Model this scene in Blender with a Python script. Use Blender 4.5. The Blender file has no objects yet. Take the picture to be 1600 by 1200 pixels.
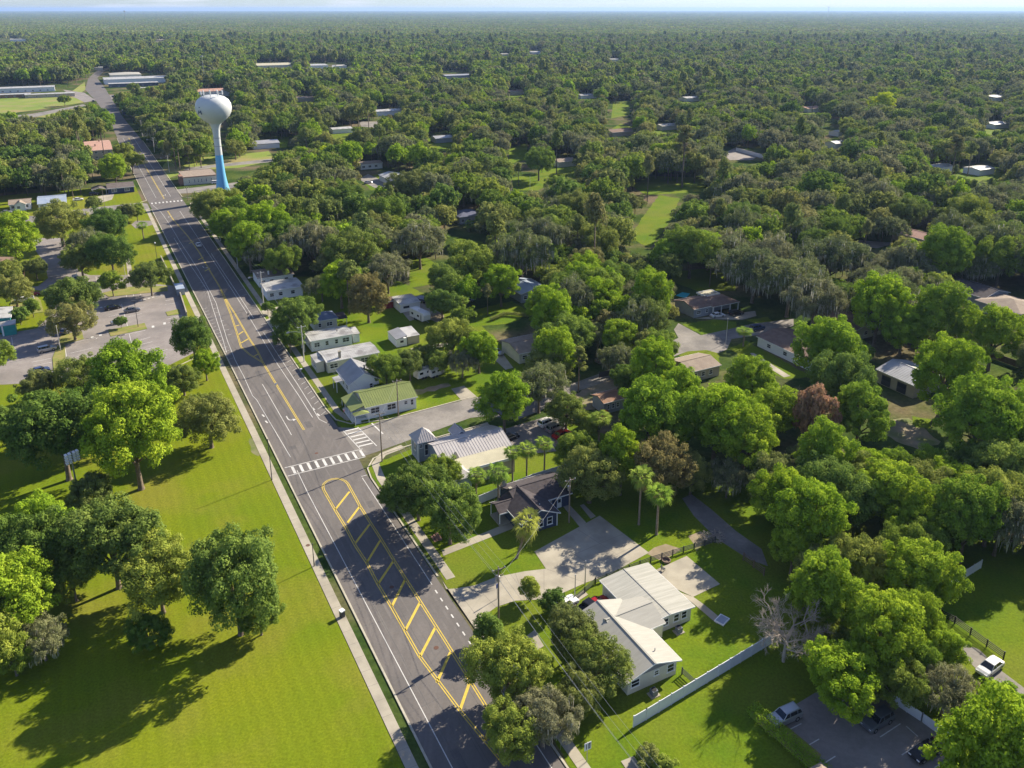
import bpy, math, random
import numpy as np
from mathutils import Vector, Matrix
from mathutils.geometry import tessellate_polygon

# ---------------------------------------------------------------- camera, light, world
S = bpy.context.scene
F, CX, CY, H = 1293.0, 800.0, 450.0, 90.0
PITCH = math.atan((CY - 14) / F)
CP, SP = math.cos(PITCH), math.sin(PITCH)
cam = bpy.data.objects.new('camera', bpy.data.cameras.new('camera'))
S.collection.objects.link(cam)
cam.data.sensor_width = 36.0
cam.data.lens = F / 1600 * 36
cam.data.shift_y = -(600 - CY) / 1600
cam.data.clip_start = 0.5
cam.data.clip_end = 80000
cam.location = (0, 0, H)
cam.rotation_euler = (math.pi / 2 - PITCH, 0, 0)
S.camera = cam
SUN_AZ, SUN_EL = math.radians(48), math.radians(31)
sun_dir = Vector((math.sin(SUN_AZ) * math.cos(SUN_EL), math.cos(SUN_AZ) * math.cos(SUN_EL), math.sin(SUN_EL)))
sun = bpy.data.objects.new('sun', bpy.data.lights.new('sun', 'SUN'))
S.collection.objects.link(sun)
sun.data.energy = 5.0
sun.data.angle = math.radians(0.5)
sun.data.color = (1.0, 0.895, 0.725)
sun.rotation_euler = sun_dir.to_track_quat('Z', 'Y').to_euler()
S.view_settings.view_transform = 'Standard'
S.view_settings.look = 'None'
S.view_settings.gamma = 1
S.view_settings.exposure = 1.15
world = bpy.data.worlds.new('World')
S.world = world
world.use_nodes = True
wt = world.node_tree
wt.nodes.clear()
wo = wt.nodes.new('ShaderNodeOutputWorld'); bg = wt.nodes.new('ShaderNodeBackground')
sky = wt.nodes.new('ShaderNodeTexSky')
sky.sky_type = 'NISHITA'; sky.sun_disc = False
sky.sun_elevation = SUN_EL; sky.sun_rotation = SUN_AZ
sky.air_density = 1.0; sky.dust_density = 0.0; sky.ozone_density = 4.5
# thin cloud streaks low over the horizon
tc = wt.nodes.new('ShaderNodeTexCoord'); mp = wt.nodes.new('ShaderNodeMapping'); nz = wt.nodes.new('ShaderNodeTexNoise')
mp.inputs['Scale'].default_value = (5, 5, 60)
nz.inputs['Scale'].default_value = 1.6; nz.inputs['Detail'].default_value = 5
cr = wt.nodes.new('ShaderNodeValToRGB'); cr.color_ramp.elements[0].position = 0.5; cr.color_ramp.elements[1].position = 0.72
mx = wt.nodes.new('ShaderNodeMixRGB'); mx.inputs[2].default_value = (7.4, 7.6, 8.4, 1)
wt.links.new(tc.outputs['Generated'], mp.inputs[0]); wt.links.new(mp.outputs[0], nz.inputs[0])
wt.links.new(nz.outputs['Fac'], cr.inputs[0]); wt.links.new(cr.outputs[0], mx.inputs[0])
tn = wt.nodes.new('ShaderNodeMixRGB'); tn.blend_type = 'MULTIPLY'; tn.inputs[0].default_value = 1.0; tn.inputs[2].default_value = (0.74, 0.85, 1.12, 1)
wt.links.new(sky.outputs[0], tn.inputs[1]); wt.links.new(tn.outputs[0], mx.inputs[1]); wt.links.new(mx.outputs[0], bg.inputs[0])
bg.inputs[1].default_value = 0.06
wt.links.new(bg.outputs[0], wo.inputs[0])
S.cycles.max_bounces = 5
S.cycles.diffuse_bounces = 2
S.cycles.glossy_bounces = 2
S.cycles.transmission_bounces = 3
S.cycles.transparent_max_bounces = 6
S.cycles.volume_bounces = 0
S.cycles.use_denoising = True
HAZE = 5.0e-5

# ---------------------------------------------------------------- where things stand (surveyed from the photograph)
def G(x, y, z=0.0):
    u = (x - CX) / F; v = (y - CY) / F
    t = (H - z) / (SP + v * CP)
    return Vector((u * t, (CP - v * SP) * t, z))
def depth(y, z=0.0):
    return (H - z) / (SP + (y - CY) / F * CP)
def project(P):                      # Nx3 -> px, py, depth
    d = P[:, 1] * CP - (P[:, 2] - H) * SP
    vy = -((P[:, 2] - H) * CP + P[:, 1] * SP)
    return CX + F * P[:, 0] / d, CY + F * vy / d, d
RA = G(550, 902); RU = Vector((-0.46493, 0.88534, 0)); RN = Vector((0.88534, 0.46493, 0))
def R(s, n, z=0.0):                  # along / across the main road
    return RA + RU * s + RN * n + Vector((0, 0, z))
RANG = math.atan2(RN.y, RN.x)

# ---------------------------------------------------------------- materials
MATS = {}
def lin(c):
    if isinstance(c, str):
        c = [int(c[i:i + 2], 16) / 255 for i in (0, 2, 4)]
        return tuple(v / 12.92 if v < 0.04045 else ((v + 0.055) / 1.055) ** 2.4 for v in c)
    return c
def surf(name, c1, c2=None, scale=1.0, rough=0.8, metal=0.0, detail=4, bump=0.0, c3=None, scale3=0.1, spec=0.3, aniso=None, fine=None, mow=None):
    if name in MATS: return MATS[name]
    m = bpy.data.materials.new(name); m.use_nodes = True; MATS[name] = m
    t = m.node_tree; b = t.nodes['Principled BSDF']
    b.inputs['Roughness'].default_value = rough; b.inputs['Metallic'].default_value = metal
    b.inputs['Specular IOR Level'].default_value = spec
    c1 = lin(c1)
    b.inputs['Base Color'].default_value = (*c1, 1)
    if c2 is not None:
        c2 = lin(c2)
        co = t.nodes.new('ShaderNodeTexCoord'); n = t.nodes.new('ShaderNodeTexNoise'); src = co.outputs['Object']
        if aniso:
            mp = t.nodes.new('ShaderNodeMapping'); mp.inputs['Rotation'].default_value = (0, 0, aniso[0]); mp.inputs['Scale'].default_value = aniso[1]
            t.links.new(src, mp.inputs[0]); src = mp.outputs[0]
        n.inputs['Scale'].default_value = scale; n.inputs['Detail'].default_value = detail; n.inputs['Roughness'].default_value = 0.6
        t.links.new(src, n.inputs['Vector'])
        r = t.nodes.new('ShaderNodeValToRGB'); r.color_ramp.elements[0].position = 0.36; r.color_ramp.elements[1].position = 0.64
        r.color_ramp.elements[0].color = (*c1, 1); r.color_ramp.elements[1].color = (*c2, 1)
        t.links.new(n.outputs['Fac'], r.inputs[0]); out = r.outputs[0]
        if c3 is not None:
            n3 = t.nodes.new('ShaderNodeTexNoise'); n3.inputs['Scale'].default_value = scale3; n3.inputs['Detail'].default_value = 5
            t.links.new(co.outputs['Object'], n3.inputs['Vector'])
            r3 = t.nodes.new('ShaderNodeValToRGB'); r3.color_ramp.elements[0].position = 0.47; r3.color_ramp.elements[1].position = 0.66
            t.links.new(n3.outputs['Fac'], r3.inputs[0])
            mx = t.nodes.new('ShaderNodeMixRGB'); mx.inputs[2].default_value = (*lin(c3), 1)
            t.links.new(r3.outputs[0], mx.inputs[0]); t.links.new(out, mx.inputs[1]); out = mx.outputs[0]
        def vmul(fac_out, lo, hi, out, a0=0.3, a1=0.7):
            mr = t.nodes.new('ShaderNodeMapRange'); mr.inputs[1].default_value = a0; mr.inputs[2].default_value = a1; mr.inputs[3].default_value = lo; mr.inputs[4].default_value = hi
            hs = t.nodes.new('ShaderNodeHueSaturation'); t.links.new(fac_out, mr.inputs[0]); t.links.new(mr.outputs[0], hs.inputs['Value']); t.links.new(out, hs.inputs['Color']); return hs.outputs[0]
        if fine:
            nf = t.nodes.new('ShaderNodeTexNoise'); nf.inputs['Scale'].default_value = fine[0]; nf.inputs['Detail'].default_value = 6; nf.inputs['Roughness'].default_value = 0.75
            t.links.new(co.outputs['Object'], nf.inputs['Vector']); out = vmul(nf.outputs['Fac'], 1 - fine[1], 1 + fine[1], out)
        if mow is not None:
            mpw = t.nodes.new('ShaderNodeMapping'); mpw.inputs['Rotation'].default_value = (0, 0, mow); w = t.nodes.new('ShaderNodeTexWave'); w.inputs['Scale'].default_value = 0.16; w.inputs['Distortion'].default_value = 2.2; w.inputs['Detail'].default_value = 2; w.inputs['Detail Scale'].default_value = 0.35
            t.links.new(co.outputs['Object'], mpw.inputs[0]); t.links.new(mpw.outputs[0], w.inputs[0]); out = vmul(w.outputs['Fac'], 0.955, 1.04, out, 0.0, 1.0)
        t.links.new(out, b.inputs['Base Color'])
        if bump:
            bp = t.nodes.new('ShaderNodeBump'); bp.inputs['Strength'].default_value = bump; bp.inputs['Distance'].default_value = 0.05
            t.links.new(n.outputs['Fac'], bp.inputs['Height']); t.links.new(bp.outputs[0], b.inputs['Normal'])
    return m
def leafmat(name, cols, trans=0.35, clump=0.45):
    """foliage: tint differs from tree to tree and from clump to clump"""
    if name in MATS: return MATS[name]
    m = bpy.data.materials.new(name); m.use_nodes = True; MATS[name] = m
    t = m.node_tree; t.nodes.clear()
    o = t.nodes.new('ShaderNodeOutputMaterial'); d = t.nodes.new('ShaderNodeBsdfDiffuse'); tr = t.nodes.new('ShaderNodeBsdfTranslucent')
    ms = t.nodes.new('ShaderNodeMixShader'); ms.inputs[0].default_value = trans
    oi = t.nodes.new('ShaderNodeObjectInfo'); r = t.nodes.new('ShaderNodeValToRGB')
    r.color_ramp.elements.remove(r.color_ramp.elements[0])
    for i, c in enumerate(cols):
        e = r.color_ramp.elements[0] if i == 0 else r.color_ramp.elements.new(i / (len(cols) - 1))
        e.position = i / (len(cols) - 1); e.color = (*lin(c), 1)
    t.links.new(oi.outputs['Random'], r.inputs[0])
    co = t.nodes.new('ShaderNodeTexCoord'); n = t.nodes.new('ShaderNodeTexNoise'); n.inputs['Scale'].default_value = clump; n.inputs['Detail'].default_value = 3
    t.links.new(co.outputs['Object'], n.inputs['Vector'])
    mr = t.nodes.new('ShaderNodeMapRange'); mr.inputs[1].default_value = 0.3; mr.inputs[2].default_value = 0.7; mr.inputs[3].default_value = 0.7; mr.inputs[4].default_value = 1.45
    hs = t.nodes.new('ShaderNodeHueSaturation')
    mh = t.nodes.new('ShaderNodeMapRange'); mh.inputs[1].default_value = 0.3; mh.inputs[2].default_value = 0.7; mh.inputs[3].default_value = 0.515; mh.inputs[4].default_value = 0.485
    t.links.new(n.outputs['Fac'], mr.inputs[0]); t.links.new(n.outputs['Fac'], mh.inputs[0])
    t.links.new(mr.outputs[0], hs.inputs['Value']); t.links.new(mh.outputs[0], hs.inputs['Hue']); t.links.new(r.outputs[0], hs.inputs['Color'])
    t.links.new(hs.outputs[0], d.inputs[0]); t.links.new(hs.outputs[0], tr.inputs[0])
    t.links.new(d.outputs[0], ms.inputs[1]); t.links.new(tr.outputs[0], ms.inputs[2]); t.links.new(ms.outputs[0], o.inputs[0])
    return m
GRASS = surf('park_grass', (0.118, 0.170, 0.008), (0.160, 0.190, 0.010), 0.04, 0.95, detail=9, c3=(0.175, 0.180, 0.022), scale3=0.06, spec=0.05, fine=(2.6, 0.34), mow=-RANG)
LAWN = surf('lawn_grass', (0.085, 0.150, 0.008), (0.135, 0.18, 0.010), 0.10, 0.95, detail=8, c3=(0.135, 0.165, 0.018), scale3=0.06, spec=0.05, fine=(2.6, 0.36))
FLOOR = surf('ground_cover', (0.035, 0.065, 0.016), (0.085, 0.115, 0.028), 0.07, 1.0, detail=9, c3=(0.16, 0.125, 0.08), scale3=0.035, spec=0.0, fine=(0.8, 0.4))
ASPH = surf('asphalt', (0.130, 0.118, 0.110), (0.163, 0.148, 0.137), 0.5, 0.85, detail=8, aniso=(-RANG, (1.1, 0.05, 1)), spec=0.2, c3=(0.125, 0.115, 0.108), scale3=0.09, fine=(2.0, 0.10))
ASPH2 = surf('old_asphalt', (0.20, 0.185, 0.165), (0.27, 0.25, 0.225), 0.25, 0.9, detail=8, c3=(0.155, 0.145, 0.135), scale3=0.12, spec=0.2, fine=(1.5, 0.14))
ASPHL = surf('lot_asphalt', (0.225, 0.20, 0.185), (0.27, 0.245, 0.225), 0.3, 0.9, detail=8, c3=(0.18, 0.165, 0.155), scale3=0.08, spec=0.2, fine=(1.5, 0.12))
CONC = surf('concrete', (0.33, 0.30, 0.235), (0.40, 0.365, 0.29), 0.35, 0.9, detail=8, c3=(0.28, 0.255, 0.205), scale3=0.2, spec=0.2)
KERB = surf('kerb_concrete', (0.38, 0.35, 0.27), (0.46, 0.43, 0.34), 1.2, 0.9)
DIRT = surf('dirt', (0.30, 0.24, 0.17), (0.22, 0.18, 0.11), 0.4, 1.0, detail=8, c3=(0.12, 0.15, 0.04), scale3=0.15)
WHITEP = surf('white_marking', (0.50, 0.49, 0.46), (0.60, 0.59, 0.56), 1.5, 0.7)
YELP = surf('yellow_marking', (0.52, 0.385, 0.06), (0.62, 0.46, 0.07), 1.2, 0.7)
BARK = surf('bark', (0.12, 0.09, 0.065), (0.21, 0.165, 0.12), 2.5, 0.95)
PALMBARK = surf('palm_bark', (0.20, 0.155, 0.11), (0.30, 0.24, 0.18), 3.0, 0.95)
GLASS = surf('dark_glass', (0.02, 0.025, 0.035), rough=0.08, spec=0.6)
WHITE = surf('white_trim', (0.78, 0.78, 0.76), rough=0.5)
BLACK = surf('black_rubber', (0.02, 0.02, 0.02), rough=0.8)
METAL = surf('grey_metal', (0.35, 0.35, 0.36), rough=0.4, metal=0.6)
WOODP = surf('pole_wood', (0.20, 0.15, 0.11), (0.30, 0.24, 0.18), 3.0, 0.9)
CPOLE = surf('pole_concrete', (0.52, 0.49, 0.44), (0.62, 0.59, 0.54), 1.5, 0.9)

# ---------------------------------------------------------------- mesh and object helpers
COL = S.collection
class MB:
    def __init__(s): s.v = []; s.f = []; s.m = []; s.mats = []
    def mi(s, m):
        if m not in s.mats: s.mats.append(m)
        return s.mats.index(m)
    def face(s, pts, m):
        k = len(s.v); s.v += [tuple(p) for p in pts]; s.f.append(tuple(range(k, k + len(pts)))); s.m.append(s.mi(m))
    def hexa(s, b, t, m):              # bottom loop (ccw from above) and top loop
        n = len(b); k = len(s.v); s.v += [tuple(p) for p in b] + [tuple(p) for p in t]; i = s.mi(m)
        s.f.append(tuple(reversed(range(k, k + n)))); s.f.append(tuple(range(k + n, k + 2 * n))); s.m += [i, i]
        for j in range(n):
            j2 = (j + 1) % n; s.f.append((k + j, k + j2, k + n + j2, k + n + j)); s.m.append(i)
    def box(s, x0, x1, y0, y1, z0, z1, m):
        s.hexa([(x0, y0, z0), (x1, y0, z0), (x1, y1, z0), (x0, y1, z0)], [(x0, y0, z1), (x1, y0, z1), (x1, y1, z1), (x0, y1, z1)], m)
    def slab(s, pts, t, m):            # thick sheet hanging t below its pts (ccw from above)
        s.hexa([(p[0], p[1], p[2] - t) for p in pts], pts, m)
    def tube(s, pts, rad, m, n=7, caps=True):
        pts = [Vector(p) for p in pts]; k = len(s.v); i = s.mi(m)
        if not isinstance(rad, (list, tuple)): rad = [rad] * len(pts)
        for j, p in enumerate(pts):
            d = (pts[min(j + 1, len(pts) - 1)] - pts[max(j - 1, 0)]).normalized()
            a = d.cross(Vector((0, 0, 1)) if abs(d.z) < 0.9 else Vector((1, 0, 0))).normalized(); b = d.cross(a)
            for q in range(n):
                w = 2 * math.pi * q / n; s.v.append(tuple(p + (a * math.cos(w) + b * math.sin(w)) * rad[j]))
        for j in range(len(pts) - 1):
            for q in range(n):
                q2 = (q + 1) % n; s.f.append((k + j * n + q, k + j * n + q2, k + (j + 1) * n + q2, k + (j + 1) * n + q)); s.m.append(i)
        if caps:
            s.f.append(tuple(range(k, k + n))); s.f.append(tuple(reversed(range(k + (len(pts) - 1) * n, k + len(pts) * n)))); s.m += [i, i]
    def lathe(s, prof, m, n=40, c=(0, 0)):
        k = len(s.v); fm = callable(m)
        for r, z in prof:
            for q in range(n): s.v.append((c[0] + r * math.cos(2 * math.pi * q / n), c[1] + r * math.sin(2 * math.pi * q / n), z))
        for j in range(len(prof) - 1):
            for q in range(n):
                q2 = (q + 1) % n; s.f.append((k + j * n + q, k + j * n + q2, k + (j + 1) * n + q2, k + (j + 1) * n + q)); s.m.append(s.mi(m(prof[j][1]) if fm else m))
    def mesh(s, name, smooth=False):
        me = bpy.data.meshes.new(name); me.from_pydata(s.v, [], s.f)
        for m in s.mats: me.materials.append(m)
        me.polygons.foreach_set('material_index', s.m)
        if smooth: me.polygons.foreach_set('use_smooth', [True] * len(s.f))
        me.update(); return me
    def build(s, name, parent=None, smooth=False):
        return put(name, s.mesh(name, smooth), parent)
def put(name, me, parent=None, loc=None, rz=None, sc=None):
    o = bpy.data.objects.new(name, me); COL.objects.link(o)
    if parent: o.parent = parent
    if loc is not None: o.location = loc
    if rz is not None: o.rotation_euler = (0, 0, rz)
    if sc is not None: o.scale = (sc, sc, sc) if not isinstance(sc, tuple) else sc
    return o
def tag(o, label=None, cat=None, group=None, kind=None):
    if label: o['label'] = label
    if cat: o['category'] = cat
    if group: o['group'] = group
    if kind: o['kind'] = kind
    return o
def thing(name, label, cat, loc, rz=0, group=None):
    return tag(put(name, None, None, loc, rz), label, cat, group)
def copytree(o, parent=None):
    c = o.copy(); COL.objects.link(c); c.parent = parent
    for ch in list(o.children): copytree(ch, c)
    return c
rnd = random.Random(7)
def densify(P, step, jit):
    out = []
    for i, p in enumerate(P):
        q = P[(i + 1) % len(P)]; L = (q - p).length; k = max(1, min(400, int(L / step)))
        nrm = Vector((-(q - p).y, (q - p).x, 0)).normalized() if L > 0 else Vector()
        for j in range(k):
            out.append(p.lerp(q, j / k) + (nrm * rnd.uniform(-jit, jit) if j else Vector()))
    return out
def sheet(name, polys, m, z, kind='structure', jit=0.0, label=None, thick=0.0):
    """flat sheets: each poly a list of pixels (x, y) or world Vectors"""
    b = MB(); done = []
    for poly in polys:
        P = [Vector((p.x, p.y, 0)) if isinstance(p, Vector) else G(*p) for p in poly]
        if jit: P = densify(P, 1.6, jit)
        zz = z + 0.0011 * len(done); done.append(1)
        for tri in tessellate_polygon([P]):
            pts = [P[i] for i in tri]
            if (pts[1] - pts[0]).cross(pts[2] - pts[0]).z < 0: pts.reverse()
            b.face([(p.x, p.y, zz) for p in pts], m)
        if thick:
            for i, p in enumerate(P):
                q = P[(i + 1) % len(P)]; b.face([(p.x, p.y, zz - thick), (q.x, q.y, zz - thick), (q.x, q.y, zz), (p.x, p.y, zz)], m)
    o = b.build(name); tag(o, label, kind=kind); return o
def ribbon(b, P, w, z0, z1, m):
    P = [Vector((p.x, p.y, 0)) if isinstance(p, Vector) else G(*p) for p in P]
    L = []; Rr = []
    for i, p in enumerate(P):
        d = (P[min(i + 1, len(P) - 1)] - P[max(i - 1, 0)]).normalized(); n = Vector((-d.y, d.x, 0)) * w / 2
        L.append(p + n); Rr.append(p - n)
    for i in range(len(P) - 1):
        q = [Rr[i], Rr[i + 1], L[i + 1], L[i]]
        if z1 - z0 < 0.01: b.face([(p.x, p.y, z1) for p in q], m)
        else: b.hexa([(p.x, p.y, z0) for p in q], [(p.x, p.y, z1) for p in q], m)
# ---------------------------------------------------------------- ground, roads, paths
b = MB(); rings = [0, 60, 150, 300, 600, 1200, 2500, 5000, 10000, 20000, 45000]; NS = 48
k0 = 0
for r in rings:
    for q in range(NS): b.v.append((r * math.cos(q * 2 * math.pi / NS), 120 + r * math.sin(q * 2 * math.pi / NS), 0))
for j in range(len(rings) - 1):
    for q in range(NS):
        q2 = (q + 1) % NS; b.f.append((j * NS + q, (j + 1) * NS + q, (j + 1) * NS + q2, j * NS + q2)); b.m.append(b.mi(FLOOR))
tag(b.build('ground'), kind='structure')
lawns = [
 [R(-80, -5.3), R(-80, -170), R(140, -170), R(372, -120), R(372, -5.3)],          # park and everything west of the road
]
sheet('park_lawn', lawns, GRASS, 0.02, jit=0.0)
sheet('lawn', [
 [R(49, 13.5), R(170, 13.5), R(170, 30), R(150, 62), R(100, 70), R(49, 66)],
 [R(-80, 13.4), R(-80, 130), R(-28, 95), R(-5, 75), R(28, 62), R(38, 40), R(33, 13.4)],
 [(640, 400), (655, 395), (700, 425), (700, 440), (640, 450)],
 [(715, 372), (755, 378), (750, 400), (705, 398)],
 [(740, 485), (800, 470), (830, 488), (800, 505), (745, 510)],
 [(1066, 507), (1115, 499), (1150, 503), (1148, 514), (1096, 523)],
 [(1165, 500), (1200, 495), (1215, 510), (1180, 505)],
 [(985, 372), (1000, 345), (1030, 305), (1062, 310), (1048, 345), (1015, 388)],
 [(1140, 545), (1165, 532), (1225, 565), (1270, 590), (1225, 592), (1175, 570)],
 [(1060, 556), (1085, 545), (1120, 548), (1125, 566), (1100, 575)],
 [(985, 290), (1015, 275), (1105, 278), (1100, 300), (1010, 305)],
 [(800, 297), (800, 278), (850, 268), (856, 290), (840, 298)],
 [(795, 232), (825, 222), (822, 250), (795, 256)],
 [(955, 185), (958, 160), (985, 158), (983, 180)],
 [(565, 282), (600, 268), (610, 290), (580, 298)],
 [(422, 232), (430, 213), (452, 214), (448, 230)],
 [(655, 262), (690, 262), (688, 272), (655, 272)],
 [(950, 205), (970, 193), (985, 197), (975, 205)],
 [(1048, 425), (1100, 420), (1150, 432), (1150, 455), (1090, 455), (1050, 440)],
 [(1490, 930), (1540, 885), (1700, 900), (1700, 1050), (1580, 1050), (1490, 975)],
 [(1425, 650), (1455, 655), (1455, 670), (1430, 668)],
 [(1280, 235), (1310, 208), (1325, 215), (1305, 240)],
], LAWN, 0.02, jit=0.35)
sheet('field', [
 [(-60, 172), (-60, 152), (30, 149), (128, 148), (131, 160), (55, 172), (10, 178)],
 [(50, 182), (90, 172), (150, 168), (160, 175), (75, 184)],
 [(165, 105), (200, 94), (200, 101), (178, 106)],
 [(112, 143), (132, 128), (134, 140), (125, 146)],
 [(210, 150), (260, 142), (260, 148), (215, 155)],
 [(250, 268), (262, 248), (350, 244), (420, 236), (430, 250), (375, 262), (300, 266), (256, 281)],
 [(375, 296), (395, 282), (440, 288), (430, 305), (380, 320)],
], surf('pasture', (0.13, 0.20, 0.02), (0.21, 0.25, 0.035), 0.02, 1.0, detail=8, c3=(0.26, 0.22, 0.08), scale3=0.03), 0.024, jit=0.3)
road_left = [R(-80, -2.2), R(250, -2.6), R(350, -3.0), R(560, -2.6), (170, 185), (150, 158), (133, 140), (138, 122), (152, 110), (168, 104)]
road_right = [(178, 103), (162, 112), (152, 122), (163, 136), (192, 183), R(560, 12.3), R(345, 12.8), R(200, 13.2), R(100, 12.9), R(51, 13.0), R(40, 13.2), R(30, 12.4), R(-80, 12.5)]
sheet('main_road', [road_left + road_right], ASPH, 0.045)
sheet('side_road', [
 [R(52.5, 12.5), (560, 669), (640, 645), (770, 615), (800, 607), (860, 607), (890, 601), (920, 590), (960, 575), (1012, 553), (1035, 540), (1060, 528),
  (1053, 515), (1060, 505), (1095, 524), (1132, 516), (1176, 506), (1240, 498), (1240, 510), (1187, 523), (1143, 530), (1136, 546), (1122, 552), (1104, 547), (1075, 549), (1045, 560),
  (1000, 576), (960, 592), (900, 612), (850, 640), (810, 655), (760, 650), (735, 653), (650, 684), (592, 705), R(37, 13.0)],
 [(230, 318), (215, 317), (140, 325), (70, 335), (20, 341), (-60, 349), (-60, 360), (20, 351), (75, 346), (140, 336), (215, 327), (236, 330)],
 [(278, 281), (290, 262), (500, 240), (500, 246), (330, 262)],
 [(262, 298), (275, 303), (320, 300), (420, 285), (500, 270), (500, 266), (420, 279), (320, 291)],
 [(600, 283), (575, 272), (560, 280), (590, 296), (640, 305), (650, 302)],
 [(1080, 772), (1066, 779), (1084, 806), (1120, 842), (1170, 874), (1200, 885), (1190, 858), (1150, 830), (1110, 795)],
 [(0, 190), (-60, 200), (-60, 188), (50, 178), (130, 163), (135, 165), (60, 182)],
 [(1490, 1000), (1530, 1015), (1560, 1045), (1600, 1075), (1600, 1100), (1540, 1060), (1500, 1020)],
 [(165, 149), (300, 140), (300, 144), (200, 152), (168, 156)],
 [(1370, 388), (1330, 385), (1340, 375), (1400, 380)],
 [(565, 198), (560, 190), (590, 190), (592, 200)],
 [(240, 63), (250, 58), (268, 52), (285, 44), (288, 46), (272, 55), (255, 62), (246, 65)],
], ASPH2, 0.032)
sheet('parking_lot', [
 [(275, 447), (289, 482), (300, 520), (306, 550), (240, 583), (150, 592), (60, 598), (-80, 606), (-80, 525), (0, 523), (58, 513), (82, 489), (72, 470), (68, 455), (36, 450), (60, 447), (75, 435), (70, 410), (50, 385), (45, 372), (100, 372), (105, 395), (125, 425), (140, 430), (195, 430), (215, 425), (243, 444)],
 [(1213, 1118), (1245, 1100), (1283, 1077), (1345, 1070), (1420, 1115), (1600, 1235), (1600, 1320), (1360, 1320), (1290, 1200)],
 [(1130, 240), (1150, 230), (1188, 240), (1176, 250), (1140, 250)],
 [(785, 700), (790, 670), (850, 652), (880, 655), (895, 690), (870, 705), (820, 710)],
 [(205, 351), (212, 357), (245, 350), (240, 345), (212, 345)],
 [(98, 140), (132, 145), (150, 157), (132, 160), (112, 150)],
], ASPHL, 0.036)
sheet('lot_island', [
 [(169, 516), (226, 505), (230, 514), (173, 526)], [(259, 488), (280, 483), (282, 491), (262, 494)],
 [(92, 533), (96, 523), (128, 518), (131, 530), (95, 540)], [(160, 458), (195, 449), (262, 447), (262, 455), (170, 464)],
 [(20, 455), (40, 447), (64, 470), (68, 488), (40, 492), (15, 485)], [(82, 560), (90, 540), (102, 540), (102, 580), (85, 592)],
 [(1283, 1180), (1213, 1122), (1170, 1112), (1172, 1120), (1270, 1205)],
], surf('dry_grass', (0.16, 0.20, 0.03), (0.26, 0.22, 0.08), 0.3, 1.0, detail=7), 0.13, thick=0.12, label=None)
sheet('driveway', [
 [(697, 921), (712, 920), (742, 915), (775, 902), (820, 893), (853, 889), (835, 862), (937, 806), (1014, 864), (950, 899), (915, 911), (868, 932), (848, 937), (805, 939), (775, 949), (749, 968), R(-24.5, 13.0), R(-8, 13.0)],
 [(876, 787), (886, 785), (916, 817), (906, 824)], [(906, 790), (912, 788), (931, 807), (923, 811)],
 [(690, 860), (797, 816), (812, 822), (693, 869)],
 [(1020, 893), (1073, 869), (1125, 913), (1083, 933), (1055, 920)], [(1083, 933), (1100, 945), (1128, 968), (1120, 975), (1085, 945), (1060, 925)],
 [(895, 950), (965, 920), (970, 935), (905, 965)],
 [(415, 500), (440, 490), (447, 498), (425, 512)], [(408, 486), (440, 478), (443, 484), (413, 494)], [(620, 478), (650, 470), (685, 487), (640, 502)],
 [(770, 560), (785, 552), (802, 575), (790, 578)], [(600, 606), (615, 598)  , (618, 603)], [(705, 608), (725, 603), (745, 620), (722, 627)],
 [(640, 545), (700, 535), (700, 541), (642, 550)], [(135, 312), (180, 300), (175, 312), (140, 322)],
 [(1086, 498), (1180, 486), (1182, 494), (1160, 500), (1115, 499)], [(1225, 590), (1180, 562), (1172, 552), (1178, 552), (1235, 588)],
 [(815, 1000), (835, 985), (850, 1010), (825, 1025)], [(970, 1190), (990, 1182), (1010, 1210), (990, 1220)],
], CONC, 0.062)
sheet('dirt_patch', [[(388, 690), (391, 685), (397, 683), (404, 686), (411, 694), (414, 702), (409, 708), (404, 713), (397, 710), (392, 706), (392, 698)], [(1010, 865), (1040, 850), (1065, 858), (1030, 875)], [(1075, 838), (1095, 830), (1110, 850), (1088, 862)], [(1362, 668), (1380, 655), (1420, 653), (1440, 665), (1470, 690), (1440, 705), (1400, 690)], [(890, 620), (960, 585), (985, 590), (930, 640), (900, 640)],
  [(660, 470), (690, 490), (700, 505), (665, 500)], [(640, 612), (700, 598), (705, 603), (650, 618)]], DIRT, 0.026, jit=0.5)
b = MB()
ribbon(b, [R(-80, -4.45), R(60, -4.45), R(160, -4.6), R(306, -4.8)], 1.5, 0, 0.058, CONC)
ribbon(b, [R(-80, 14.6), R(-25, 14.6)], 1.5, 0, 0.058, CONC)
ribbon(b, [R(-8, 14.5), R(27, 14.5), R(33, 15.3), R(36, 18), R(37.2, 23)], 1.6, 0, 0.058, CONC)
ribbon(b, [R(54, 22), R(55, 16.2), R(60, 15.2), R(200, 15.4), R(310, 15.6)], 1.5, 0, 0.058, CONC)
ribbon(b, [(205, 441), (200, 405), (197, 402)], 1.5, 0, 0.057, CONC)
ribbon(b, [R(36, 27), R(37.2, 44)], 1.6, 0, 0.058, CONC)
tag(b.build('sidewalk'), kind='structure')
b = MB()
ribbon(b, [R(-80, -2.35), R(110, -2.35), R(250, -2.8), R(303, -3.0), R(308, -6)], 0.28, 0, 0.15, KERB)
ribbon(b, [R(-80, 12.75), R(-26, 12.75)], 0.28, 0, 0.15, KERB)
ribbon(b, [R(-6.5, 12.75), R(28, 12.75), R(32, 13.3), R(35.2, 15.6), R(36.3, 19), R(37.2, 28), R(38.2, 44)], 0.28, 0, 0.15, KERB)
ribbon(b, [R(52, 46), R(50.4, 24), R(52.5, 16), R(56, 13.6), R(62, 13.1), R(200, 13.4), R(300, 13.2), R(306, 16)], 0.28, 0, 0.15, KERB)
ribbon(b, [R(322, -7), R(326, -3.3), R(560, -2.9)], 0.3, 0, 0.15, KERB)
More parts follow.
